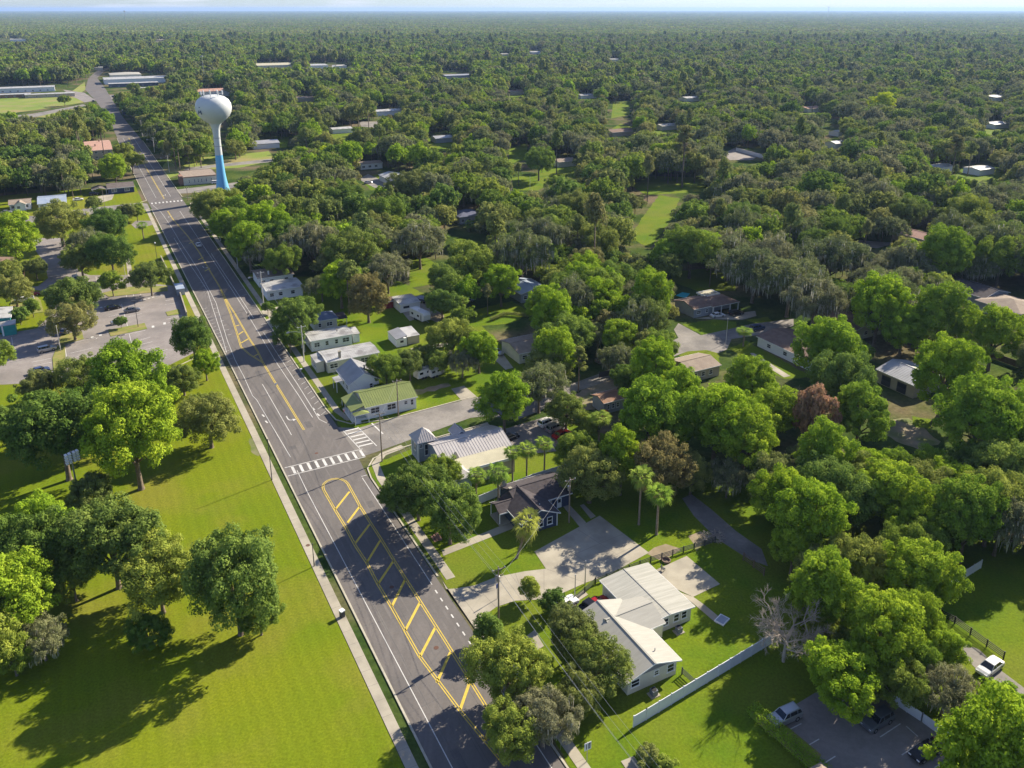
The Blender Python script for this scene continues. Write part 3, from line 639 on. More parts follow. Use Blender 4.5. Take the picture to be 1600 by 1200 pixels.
def door(parent, wall, ext, a, w=1.0, h=2.1, z=0.15, m=None):
    x0, x1, y0, y1 = ext; b = MB(); m = m or WHITE
    def q(mb, u0, u1, d0, d1, z0, z1, mm):
        if wall == 'S': mb.box(u0, u1, y0 - d1, y0 - d0, z0, z1, mm)
        elif wall == 'N': mb.box(u0, u1, y1 + d0, y1 + d1, z0, z1, mm)
        elif wall == 'W': mb.box(x0 - d1, x0 - d0, u0, u1, z0, z1, mm)
        else: mb.box(x1 + d0, x1 + d1, u0, u1, z0, z1, mm)
    q(b, a, a + w, -0.02, 0.06, z, z + h, m); q(b, a + 0.2, a + w - 0.2, 0.061, 0.075, z + h * 0.55, z + h - 0.2, GLASS)
    d = b.build('door', parent); b = MB(); q(b, a + w - 0.14, a + w - 0.06, 0.061, 0.12, z + 0.98, z + 1.06, METAL); b.build('handle', d)
def block(parent, x0, x1, y0, y1, h, kind, rise, wall, roof, over=0.45, ribs=0.0, fascia=WHITE, part='roof', z0=0.0, wallpart='wall', t=0.16):
    """walls up to h under a roof whose eaves overhang; extents are those of the eaves"""
    wx0, wx1, wy0, wy1 = x0 + over, x1 - over, y0 + over, y1 - over; b = MB(); mx, my = (x0 + x1) / 2, (y0 + y1) / 2
    hw = h - 0.05
    if wall:
        b.hexa([(wx0, wy0, z0), (wx1, wy0, z0), (wx1, wy1, z0), (wx0, wy1, z0)], [(wx0, wy0, hw), (wx1, wy0, hw), (wx1, wy1, hw), (wx0, wy1, hw)], wall)
        if kind == 'gable_x':
            gz = h + rise - 0.25
            for x in (wx0, wx1): b.hexa([(x - 0.04, wy0 + 0.3, hw), (x + 0.04, wy0 + 0.3, hw), (x + 0.04, wy1 - 0.3, hw), (x - 0.04, wy1 - 0.3, hw)], [(x - 0.04, my - 0.02, gz), (x + 0.04, my - 0.02, gz), (x + 0.04, my + 0.02, gz), (x - 0.04, my + 0.02, gz)], wall)
        if kind == 'gable_y':
            gz = h + rise - 0.25
            for y in (wy0, wy1): b.hexa([(wx0 + 0.3, y - 0.04, hw), (wx1 - 0.3, y - 0.04, hw), (wx1 - 0.3, y + 0.04, hw), (wx0 + 0.3, y + 0.04, hw)], [(mx - 0.02, y - 0.04, gz), (mx + 0.02, y - 0.04, gz), (mx + 0.02, y + 0.04, gz), (mx - 0.02, y + 0.04, gz)], wall)
        b.build(wallpart, parent)
    r = MB(); zr = h + rise
    def plane(pts):
        r.slab(pts, t, roof)
    def rib(a, c):
        d = Vector(c) - Vector(a); n = int(Vector(a).__sub__(Vector(c)).length)
    if kind == 'gable_x':
        plane([(x0, y0, h), (x1, y0, h), (x1, my - .01, zr), (x0, my - .01, zr)]); plane([(x0, my + .01, zr), (x1, my + .01, zr), (x1, y1, h), (x0, y1, h)])
        if ribs:
            k = int((x1 - x0) / ribs)
            for i in range(k + 1):
                x = x0 + 0.03 + (x1 - x0 - 0.06) * i / k
                for (ya, yb) in ((y0, my), (y1, my)):
                    r.hexa([(x - .03, min(ya, yb), (h if ya < yb else zr) - .02), (x + .03, min(ya, yb), (h if ya < yb else zr) - .02), (x + .03, max(ya, yb), (zr if ya < yb else h) - .02), (x - .03, max(ya, yb), (zr if ya < yb else h) - .02)],
                           [(x - .03, min(ya, yb), (h if ya < yb else zr) + .05), (x + .03, min(ya, yb), (h if ya < yb else zr) + .05), (x + .03, max(ya, yb), (zr if ya < yb else h) + .05), (x - .03, max(ya, yb), (zr if ya < yb else h) + .05)], roof)
        r.box(x0, x1, my - 0.14, my + 0.14, zr - 0.1, zr + 0.06, roof); r.box(x0 + .01, x1 - .01, y0 - 0.05, y0 - 0.003, h - t - 0.06, h + 0.005, fascia); r.box(x0 + .01, x1 - .01, y1 + 0.003, y1 + 0.05, h - t - 0.06, h + 0.005, fascia)
    elif kind == 'gable_y':
        plane([(x0, y0, h), (mx - .01, y0, zr), (mx - .01, y1, zr), (x0, y1, h)]); plane([(mx + .01, y0, zr), (x1, y0, h), (x1, y1, h), (mx + .01, y1, zr)])
        if ribs:
            k = int((y1 - y0) / ribs)
            for i in range(k + 1):
                y = y0 + 0.03 + (y1 - y0 - 0.06) * i / k
                for s_ in (0, 1):
                    a, c, za, zc = (x0, mx, h, zr) if s_ == 0 else (mx, x1, zr, h)
                    r.hexa([(a, y - .03, za - .02), (c, y - .03, zc - .02), (c, y + .03, zc - .02), (a, y + .03, za - .02)], [(a, y - .03, za + .05), (c, y - .03, zc + .05), (c, y + .03, zc + .05), (a, y + .03, za + .05)], roof)
        r.box(mx - 0.14, mx + 0.14, y0, y1, zr - 0.1, zr + 0.06, roof); r.box(x0 - 0.05, x0 - 0.003, y0 + .01, y1 - .01, h - t - 0.06, h + 0.005, fascia); r.box(x1 + 0.003, x1 + 0.05, y0 + .01, y1 - .01, h - t - 0.06, h + 0.005, fascia)
        for y in (y0 - 0.045, y0 - 0.002):
            pass
        r.hexa([(x0, y0 - .05, h - t - .02), (mx, y0 - .05, zr - t - .02), (mx, y0 - .004, zr - t - .02), (x0, y0 - .004, h - t - .02)], [(x0, y0 - .05, h + .01), (mx, y0 - .05, zr + .01), (mx, y0 - .004, zr + .01), (x0, y0 - .004, h + .01)], fascia)
        r.hexa([(mx, y0 - .05, zr - t - .02), (x1, y0 - .05, h - t - .02), (x1, y0 - .004, h - t - .02), (mx, y0 - .004, zr - t - .02)], [(mx, y0 - .05, zr + .01), (x1, y0 - .05, h + .01), (x1, y0 - .004, h + .01), (mx, y0 - .004, zr + .01)], fascia)
    elif kind in ('hip', 'pyramid'):
        Wd = min(x1 - x0, y1 - y0) / 2
        if kind == 'pyramid' or abs((x1 - x0) - (y1 - y0)) < 0.4: ra = rb = (mx, my, zr)
        elif x1 - x0 > y1 - y0: ra = (x0 + Wd, my, zr); rb = (x1 - Wd, my, zr)
        else: ra = (mx, y0 + Wd, zr); rb = (mx, y1 - Wd, zr)
        e = [(x0, y0, h), (x1, y0, h), (x1, y1, h), (x0, y1, h)]; k = len(r.v); i = r.mi(roof)
        r.v += e + [ra, rb] + [(p[0], p[1], h - t) for p in e]
        F4 = [(0, 1, 5, 4), (1, 2, 5), (2, 3, 4, 5), (3, 0, 4)] if x1 - x0 >= y1 - y0 else [(0, 1, 4), (1, 2, 5, 4), (2, 3, 5), (3, 0, 4, 5)]
        for f in F4: r.f.append(tuple(k + q for q in f)); r.m.append(i)
        for a, c in ((0, 1), (1, 2), (2, 3), (3, 0)): r.f.append((k + 6 + a, k + 6 + c, k + c, k + a)); r.m.append(r.mi(fascia))
        r.f.append((k + 9, k + 8, k + 7, k + 6)); r.m.append(i)
    elif kind == 'shed_w':              # low on the west side
        plane([(x0, y0, h), (x1, y0, zr), (x1, y1, zr), (x0, y1, h)])
    elif kind == 'shed_s':
        plane([(x0, y0, h), (x1, y0, h), (x1, y1, zr), (x0, y1, zr)])
        if ribs:
            k = int((x1 - x0) / ribs)
            for i in range(k + 1):
                x = x0 + 0.03 + (x1 - x0 - 0.06) * i / k; r.hexa([(x - .03, y0, h - .02), (x + .03, y0, h - .02), (x + .03, y1, zr - .02), (x - .03, y1, zr - .02)], [(x - .03, y0, h + .05), (x + .03, y0, h + .05), (x + .03, y1, zr + .05), (x - .03, y1, zr + .05)], roof)
    else:
        r.box(x0, x1, y0, y1, h - 0.04, h + 0.2, roof)
        r.box(x0 - .03, x1 + .03, y0 - .15, y0 - .003, h - .1, h + .34, fascia); r.box(x0 - .03, x1 + .03, y1 + .003, y1 + .15, h - .1, h + .34, fascia); r.box(x0 - .15, x0 - .033, y0 - .15, y1 + .15, h - .1, h + .34, fascia); r.box(x1 + .033, x1 + .15, y0 - .15, y1 + .15, h - .1, h + .34, fascia)
    ro = r.build(part, parent)
    c = parent.matrix_basis @ Vector((mx, my, 0)) if False else Matrix.Translation(parent.location) @ Matrix.Rotation(parent.rotation_euler.z, 4, 'Z') @ Vector((mx, my, 0))
    FOOT.append((c.x, c.y, min(x1 - x0, y1 - y0) / 2))
    return ro, (wx0, wx1, wy0, wy1)
def chimney(roof, x, y, z0, z1, m=None, w=0.7):
    b = MB(); b.box(x - w / 2, x + w / 2, y - w / 2, y + w / 2, z0, z1, m or WBRICK); b.box(x - w / 2 - .08, x + w / 2 + .08, y - w / 2 - .08, y + w / 2 + .08, z1, z1 + .12, CONC); b.build('chimney', roof)
def posts(parent, pts, h, m=WHITE, r=0.07):
    for x, y in pts:
        b = MB(); b.box(x - r, x + r, y - r, y + r, 0, h, m); b.build('post', parent)

# 1 green roofed house on the corner
o = house('green_roofed_house', 'long white house with a light green metal roof on the street corner', 19.6, 52.4)
rf, e = block(o, 0, 13.0, 0, 9.8, 3.2, 'gable_x', 1.85, WWHITE, RGREEN, 0.35, 0.55)
for a, w in ((1.4, 2.2), (5.4, 2.2), (11.2, 0.8)): window(o, 'S', e, a, 1.2, w, 1.5)
window(o, 'S', e, 9.6, 1.7, 0.9, 0.9)
block(o, -3.2, -0.02, 0.3, 8.4, 2.9, 'shed_w', 0.9, None, RGREEN, 0.2, part='porch_roof')
posts(o, [(-3.0, 0.5), (-3.0, 3), (-3.0, 5.8), (-3.0, 8.2)], 2.75)
b = MB(); b.box(-3.1, 0.3, 0.4, 8.3, 0, 0.55, WHITE)
for i in range(4): b.box(-2.6, -1.2, 0.4 - 0.3 * (i + 1), 0.397 - 0.3 * i, 0, 0.45 - i * 0.12, WHITE)
b.build('porch_deck', o)
block(o, -3.0, 0.6, -1.5, 0.2, 2.55, 'pyramid', 0.6, None, RGREEN, 0.2, part='entry_roof'); posts(o, [(-2.8, -1.3), (0.4, -1.3)], 2.45)
# 2 white gabled house
o = house('gabled_house', 'white house with a steep grey metal gable end facing the green roof', 19.8, 65.8)
rf, e = block(o, 0, 8.3, 0, 10.6, 3.2, 'gable_y', 2.4, WWHITE, RGREY, 0.4, 0.5)
window(o, 'S', e, 5.4, 1.1, 0.9, 1.4); window(o, 'W', e, 1.6, 1.1, 1.6, 1.4); window(o, 'W', e, 7.6, 1.1, 1.2, 1.4); chimney(rf, 5.6, 4.5, 4.3, 5.6, METAL, 0.3)
block(o, -2.0, 0.3, 3.8, 7.2, 2.9, 'shed_w', 0.25, None, RWHITE, 0.1, part='porch_roof'); posts(o, [(-1.8, 4.0), (-1.8, 7.0)], 2.8); door(o, 'W', e, 5.0)
# 3 long white roofed house
o = house('long_roofed_house', 'long cream house with a weathered white metal roof and a chimney', 18.8, 81.8)
rf, e = block(o, 0, 14.6, 0, 8.2, 3.3, 'gable_x', 0.4, WCREAM, RWHITE, 0.4, 0.6)
for a, w in ((1.0, 2.2), (6.0, 1.4), (9.3, 2.2), (12.6, 0.9)): window(o, 'S', e, a, 1.1, w, 1.4)
chimney(rf, 4.0, 1.2, 3.2, 5.2, CONC, 0.6)
block(o, -2.2, 0.1, 1.8, 7.8, 2.9, 'shed_w', 0.3, WCREAM, RWHITE, 0.15, part='porch_roof', wallpart='porch_wall'); window(o, 'W', (-2.05, 0, 1.95, 7.65), 2.6, 1.0, 1.6, 1.3); window(o, 'W', (-2.05, 0, 1.95, 7.65), 5.2, 1.0, 1.6, 1.3)
# 4
o = house('white_cottage', 'white cottage with a plain white metal roof next to the big kerbside tree', 18.8, 97.9)
rf, e = block(o, 0, 12.4, 0, 7.5, 3.3, 'gable_x', 0.4, WWHITE, RWHITE, 0.4, 0.6)
for a, w in ((1.2, 1.6), (4.3, 1.0), (7.0, 1.0), (9.2, 2.0)): window(o, 'S', e, a, 1.1, w, 1.4)
block(o, 12.3, 14.6, 1.0, 5.5, 2.7, 'shed_s', 0.5, WWHITE, RWHITE, 0.2, part='rear_roof', wallpart='rear_wall'); chimney(rf, 8.4, 2.6, 3.8, 4.4, METAL, 0.25)
block(o, -1.6, 0.1, 0.8, 4.5, 2.8, 'shed_w', 0.3, None, RWHITE, 0.1, part='porch_roof'); posts(o, [(-1.4, 1.0), (-1.4, 4.3)], 2.7); window(o, 'W', e, 1.5, 1.1, 1.6, 1.4)
# 5
o = house('blue_roofed_house', 'small cream house under a shaded slate blue hip roof', 23.6, 112.6)
rf, e = block(o, 0, 7.6, 0, 6.8, 3.2, 'hip', 1.5, WCREAM, surf('slate_shingle', (0.10, 0.13, 0.20), (0.13, 0.16, 0.23), 0.8, 0.9), 0.4)
window(o, 'S', e, 1.5, 1.0, 1.0, 1.3); window(o, 'S', e, 4.0, 1.0, 1.8, 1.3)
block(o, 7.5, 10.5, 0.5, 5.0, 2.6, 'shed_s', 0.4, None, RDARK, 0.2, part='carport_roof'); posts(o, [(10.2, 0.8), (10.2, 4.6)], 2.5)
# 6, 7
o = house('white_roofed_bungalow', 'bungalow with a clean white metal roof beside the tan roofed one', 17.2, 146.6)
rf, e = block(o, 0, 12.3, 0, 10.6, 3.3, 'gable_x', 0.4, WWHITE, RWHITE, 0.4, 0.6)
for a in (1.2, 4.0, 8.0): window(o, 'S', e, a, 1.1, 1.4, 1.3)
o = house('tan_roofed_bungalow', 'white bungalow with a tan roof, northernmost of the roadside houses', 17.6, 161.5)
rf, e = block(o, 0, 12.4, 0, 10.8, 3.3, 'gable_x', 0.7, WWHITE, RTAN, 0.4); chimney(rf, 4.2, 2.4, 3.6, 5.0, WHITE, 0.5)
for a in (1.2, 4.0, 9.0): window(o, 'S', e, a, 1.1, 1.4, 1.3)
chimney(rf, 9.4, 6.8, 3.8, 4.9, WBRICK, 0.6)
# backyard sheds
o = house('garden_shed', 'white shed with a plain pale roof beside the concrete pad', 51.6, 115.8, 'shed')
rf, e = block(o, 0, 7.0, 0, 8.6, 2.8, 'gable_x', 0.25, WWHITE, RWHITE, 0.2, 0.6); door(o, 'S', e, 1.0, 2.4, 2.1)
o = house('two_tone_shed', 'low shed with one white and one grey roof slope on the backyard lawn', 41.0, 90.2, 'shed')
rf, e = block(o, 0, 3.3, 0, 7.2, 2.4, 'shed_w', 0.7, WWHITE, RGREY, 0.1)
block(o, 3.34, 7.2, 0.2, 7.0, 2.5, 'shed_s', 0.4, WTAN, RWHITE, 0.15, part='lean_to_roof', wallpart='lean_to_wall'); door(o, 'S', (0.1, 3.2, 0.1, 7.1), 1.0, 1.4, 1.9)
o = house('red_shed', 'small red shed in the shade behind the backyard trees', 47.5, 121.5, 'shed'); block(o, 0, 4.2, 0, 3.6, 2.4, 'gable_x', 0.8, surf('red_paint', (0.22, 0.03, 0.03), rough=0.7), RBROWN, 0.2)
# church on the corner
o = house('corner_church', 'ribbed metal roofed church with a flat beige section along the side road', 25.2, 16.5, 'church')
block(o, 0.2, 16.2, 4.6, 14.6, 3.5, 'gable_x', 1.7, WGREY, RGREY if False else surf('church_roof', (0.40, 0.375, 0.36), (0.47, 0.445, 0.425), 0.4, 0.5, 0.1, detail=6), 0.4, 0.62)
CH = MATS['church_roof']
b = MB(); b.box(2.8, 14.4, 0.2, 5.4, 0, 3.35, WTAN); b.build('side_wall', o); b = MB(); b.box(2.6, 14.6, 0.0, 5.5, 3.36, 3.62, RBEIGE); b.box(2.55, 14.65, -0.1, -0.004, 3.2, 3.75, WHITE); b.build('flat_roof', o)
block(o, -0.4, 4.2, -2.0, 3.2, 3.2, 'pyramid', 1.5, WGREY, CH, 0.35, part='annex_roof', wallpart='annex_wall')
for i in range(8): pass
block(o, 7.2, 10.2, 13.8, 17.6, 3.2, 'gable_y', 1.2, WGREY, CH, 0.25, 0.5, part='entry_roof', wallpart='entry_wall')
b = MB(); b.hexa([(2.6, 4.9, 3.62), (4.2, 4.9, 3.62), (4.2, 5.3, 3.62), (2.6, 5.3, 3.62)], [(3.3, 5.0, 5.2), (3.5, 5.0, 5.2), (3.5, 5.2, 5.2), (3.3, 5.2, 5.2)], CH); b.build('roof_fin', o)
o = house('bell_tower', 'square grey tower with a ribbed pyramid roof and corner windows at the church', 23.1, 28.9, 'tower')
rf, e = block(o, 0, 4.6, 0, 4.6, 4.7, 'pyramid', 2.3, WGREY, RDARK if False else CH, 0.5)
b = MB()
for i in range(9):
    x = 0.25 + i * 0.51; k = 1 - abs(x - 2.3) / 2.3
    b.hexa([(x - .03, 0, 4.69), (x + .03, 0, 4.69), (x + .03, 2.3 * k, 4.69 + 2.3 * k), (x - .03, 2.3 * k, 4.69 + 2.3 * k)], [(x - .03, 0, 4.76), (x + .03, 0, 4.76), (x + .03, 2.3 * k, 4.76 + 2.3 * k), (x - .03, 2.3 * k, 4.76 + 2.3 * k)], CH)
b.build('rib', rf)
for a in (0.75, 3.0): window(o, 'S', e, a, 3.2, 0.8, 0.8)
window(o, 'S', e, 1.85, 1.2, 0.9, 2.7); window(o, 'W', e, 1.9, 2.0, 0.9, 1.8)
for x, y in ((0.5, 0.5), (4.1, 0.5), (0.5, 4.1), (4.1, 4.1)):
    b = MB(); b.box(x - .14, x + .14, y - .14, y + .14, 0, 4.55, WHITE); b.build('corner_board', o)
# navy house
o = house('navy_house', 'navy blue house with dark shingles, white trim and two white windows', 30.1, -3.7)
rf, e = block(o, 0, 8.2, 0, 9.4, 2.8, 'gable_y', 1.85, WNAVY, RDARK, 0.45)
for a in (3.7, 5.6): window(o, 'S', e, a, 0.75, 1.15, 1.6)
for x in (0.5, 7.7):
    b = MB(); b.box(x - .09, x + .09, 0.36, 0.44, 0, 2.7, WHITE); b.build('corner_board', o)
window(o, 'W', e, 1.0, 0.9, 1.1, 1.4)
rf2, e2 = block(o, 2.0, 13.6, 4.6, 13.2, 2.8, 'gable_x', 1.75, WNAVY, RDARK, 0.4, part='rear_roof', wallpart='rear_wall')
door(o, 'S', e2, 10.4, 1.0, 2.05); window(o, 'S', e2, 8.6, 1.0, 0.7, 1.2)
block(o, -1.8, 1.9, 5.0, 9.2, 2.6, 'gable_x', 1.0, None, RDARK, 0.3, part='porch_roof'); posts(o, [(-1.6, 5.3), (-1.6, 8.9)], 2.5); b = MB(); b.box(-1.8, 0.4, 5.0, 9.0, 0, 0.3, CONC); b.build('porch_step', o)
chimney(rf2, 2.6, 12.0, 2.9, 5.0, surf('grey_stone', (0.30, 0.29, 0.30), rough=0.9), 0.9); chimney(rf2, 0.6 + 1.9, 9.0, 3.2, 4.6, WGREY, 0.5)
b = MB(); b.tube([(4.9, 2.0, 3.9), (4.9, 2.0, 4.6)], 0.06, WHITE, 6); b.build('vent_pipe', rf)
# white ell shaped house
o = house('ell_shaped_house', 'white ell shaped house with cream shingles beside the white vinyl fence', 25.6, -42.6)
rf, e = block(o, 0, 9.4, 0, 14.6, 2.7, 'gable_y', 1.45, WCREAM, RCREAM, 0.5)
window(o, 'S', e, 1.0, 1.0, 1.5, 1.3); window(o, 'S', e, 4.9, 1.4, 0.9, 0.9); window(o, 'S', e, 7.2, 0.95, 1.3, 1.4); window(o, 'W', e, 3, 1.0, 1.5, 1.3)
b = MB(); b.hexa([(0.7, 0.38, 2.68), (8.7, 0.38, 2.68), (8.7, 0.44, 2.68), (0.7, 0.44, 2.68)], [(4.66, 0.38, 3.9), (4.74, 0.38, 3.9), (4.74, 0.44, 3.9), (4.66, 0.44, 3.9)], surf('gable_grey', (0.20, 0.20, 0.23), rough=0.7)); b.build('gable_board', o)
rf2, e2 = block(o, 8.6, 18.2, 7.8, 19.9, 2.75, 'gable_y', 0.45, WCREAM, surf('striped_shingle', (0.33, 0.325, 0.28), (0.42, 0.41, 0.36), 1.6, 0.9, detail=3, aniso=(0, (0.06, 2.2, 1))), 0.4, part='wing_roof', wallpart='wing_wall')
block(o, 3.5, 12.0, 7.0, 14.2, 2.78, 'gable_x', 1.2, WCREAM, RCREAM, 0.3, part='link_roof', wallpart='link_wall')
for a in (12.4, 14.4, 15.9): window(o, 'S', e2, a, 0.95, 1.1, 1.4)
door(o, 'S', e2, 10.9)
b = MB(); b.tube([(6.4, 2.4, 3.5), (6.4, 2.4, 4.1)], 0.08, METAL, 6); b.build('vent_pipe', rf)
def ac(x, y, lb):
    o = thing('air_conditioner', lb, 'air conditioner', tuple(R(y, x)), RANG); b = MB(); b.box(-0.75, 0.75, -0.6, 0.6, 0, 0.12, CONC); b.build('pad', o); b = MB(); b.box(-.42, .42, -.42, .42, 0.12, 0.95, surf('ac_metal', (0.16, 0.18, 0.22), rough=0.5)); b.build('case', o)
    b = MB(); b.lathe([(0.38, 0.951), (0.38, 0.99), (0.1, 1.0), (0.02, 1.0)], BLACK, 16); b.build('fan_grille', o)
ac(29.4, -43.7, 'dark air conditioner on a pad under the gable of the ell shaped house'); ac(40.2, -35.6, 'pale air conditioner on the ground beside the wing windows')
# town west of the road
o = house('teal_building', 'teal walled building with a white roof at the left edge of the lot', -72, 151, 'building'); rf, e = block(o, 0, 17.5, 3.5, 14, 4.4, 'gable_y', 0.9, TEAL, RWHITE, 0.3, 0.8)
block(o, 14.5, 18.6, 0, 3.6, 3.3, 'shed_s', 0.3, TEAL, RWHITE, 0.2, part='wing_roof', wallpart='wing_wall'); b = MB(); b.box(14.9, 15.3, 0.1, 0.19, 0, 3.2, WHITE); b.build('corner_board', o)
o = house('brown_roofed_house', 'brick house with a brown roof behind the red parked car', -72, 199); rf, e = block(o, 0, 16, 0, 31, 3.2, 'gable_y', 1.3, WBRICK, RBROWN, 0.4); block(o, 15, 19.2, 7, 16, 2.8, 'gable_x', 0.9, WBRICK, RBROWN, 0.3, part='wing_roof', wallpart='wing_wall')
window(o, 'E', e, 20, 1.0, 1.5, 1.2)
o = house('cross_gabled_house', 'white house with a beige cross gabled roof at the far end of the side street', -62.5, 331); rf, e = block(o, 0, 9.5, 0, 11, 3.0, 'gable_x', 1.3, WWHITE, RTAN, 0.4); block(o, 2.4, 7.4, -1.6, 3.8, 3.0, 'gable_y', 1.3, WWHITE, RTAN, 0.3, part='dormer_roof', wallpart='dormer_wall')
for a in (1.0, 3.4, 6.8): window(o, 'S', e if a != 3.4 else (2.7, 7.1, -1.3, 3.5), a, 1.0, 1.4, 1.3)
o = house('silver_roofed_house', 'white house with a shiny blue-silver metal roof on the side street', -50.5, 326.5); rf, e = block(o, 0, 12.5, 0, 20, 3.0, 'gable_x', 1.2, WWHITE, RBLUE, 0.4)
for a in (1.0, 4.0, 8.0): window(o, 'S', e, a, 1.0, 1.5, 1.3)
o = house('dark_roofed_house', 'dark roofed corner house with white trim and a carport on the side street', -19.5, 350); rf, e = block(o, 0, 13, 0, 15, 3.0, 'gable_x', 1.4, WNAVY, RTAN if False else surf('taupe_shingle', (0.11, 0.095, 0.09), (0.15, 0.125, 0.115), 0.6, 0.95), 0.4); block(o, -7, 0, 1, 9, 2.8, 'gable_y', 0.9, None, MATS['taupe_shingle'], 0.3, part='carport_roof'); posts(o, [(-6.6, 1.4), (-6.6, 8.6), (-0.4, 1.4)], 2.7)
for a in (2, 8): window(o, 'S', e, a, 1.0, 2.4, 1.4)
o = house('apartment_house', 'two storey apartment house with half grey half pink roof', -25.5, 466, 'apartment building'); rf, e = block(o, 0, 15.5, 0, 44, 6.0, 'gable_x', 1.9, WTAN, RPINK, 0.4)
for a in (1.5, 5, 9, 12.5): window(o, 'S', e, a, 1.0, 1.6, 1.3); window(o, 'S', e, a, 3.9, 1.6, 1.3)
chimney(rf, 6, 12, 6.5, 8.2); chimney(rf, 9, 30, 6.5, 8.2)
o = house('pink_gabled_house', 'lower pink gabled house in front of the apartment house', -15.5, 425); rf, e = block(o, 0, 9, 0, 24, 3.4, 'gable_y', 1.5, WWHITE, RPINK, 0.4); window(o, 'S', e, 2, 1, 1.6, 1.3)
o = house('parish_hall', 'cream brick hall with narrow windows and a flat tan roof below the water tower', 18.0, 356, 'church'); rf, e = block(o, 0, 17.5, 0, 20, 4.2, 'flat', 0, WCREAM, RTAN, 0.1, fascia=WBRICK)
for a in (2.6, 5.4, 7.2, 9.0, 11.4, 14.0): window(o, 'S', e, a, 1.0, 0.6, 2.0)
b = MB(); b.box(-1.8, 0.05, 1, 7, 0, 4.9, WBRICK); b.build('brick_entrance', o)
def far(name, label, px, py, L, W, h, rise, kind, wall, roof, cat='house', rot=None, wins=0, ribs=0):
    g = G(px, py, h); o = thing(name, label, cat, (g.x, g.y, 0), RANG if rot is None else rot); o_ = o
    rf, e = block(o, -L / 2, L / 2, -W / 2, W / 2, h, kind, rise, wall, roof, 0.35, ribs)
    for i in range(wins): window(o, 'S', e, -L / 2 + 1.2 + i * (L - 2.5) / max(1, wins), 1.0, min(1.8, L / 8), 1.3)
    return o, e
far('long_school_building', 'long white roofed building behind the open green field', 38, 136, 62, 24, 5, 0.5, 'gable_x', WWHITE, RWHITE, 'building', wins=8)
far('low_school_wing', 'low white roofed wing in front of the long building', 15, 147, 40, 12, 3.6, 0.6, 'gable_x', WBRICK, RWHITE, 'building', wins=5)
far('pink_walled_wing', 'low pale wing at the edge of the green field', 78, 146, 48, 12, 3.6, 0.6, 'gable_x', WTAN, RWHITE, 'building', wins=5)
o, e = far('recreation_hall', 'largest white roofed hall of the complex beside the far crossing', 213, 121, 78, 40, 6, 0.8, 'gable_x', WWHITE, RWHITE, 'building')
far('arched_hall', 'cream curved roof hall behind the far complex', 195, 115, 38, 40, 8, 2.0, 'hip', WCREAM, RCREAM, 'building')
far('long_low_annex', 'long low annex with a white roof edge before the far complex', 208, 129, 56, 16, 4.5, 0.5, 'gable_x', surf('dark_glazing', (0.08, 0.10, 0.14), rough=0.3), RWHITE, 'building', wins=6)
far('red_canopy_shop', 'small shop with a red front beside the far complex', 220, 137, 12, 8, 4, 0.4, 'gable_x', surf('red_front', (0.45, 0.04, 0.04), rough=0.6), RWHITE, 'building')
far('pink_roofed_hall', 'long pink roofed hall behind the water tower ball', 334, 141, 46, 22, 6, 2, 'gable_x', WWHITE, RPINK, 'building')
far('small_white_office', 'small white roofed office beside the road bend', 203, 171, 14, 12, 4, 0.8, 'gable_x', WNAVY, RWHITE, 'building')
far('shaded_duplex', 'white roofed duplex half hidden by trees north of the water tower', 249, 203, 26, 10, 3.4, 0.7, 'gable_x', WTAN, RWHITE)
far('grey_pitched_house', 'grey roofed cottage under trees beside the road north of the hall', 275, 232, 12, 9, 3.2, 1.6, 'gable_x', WWHITE, RGREY)
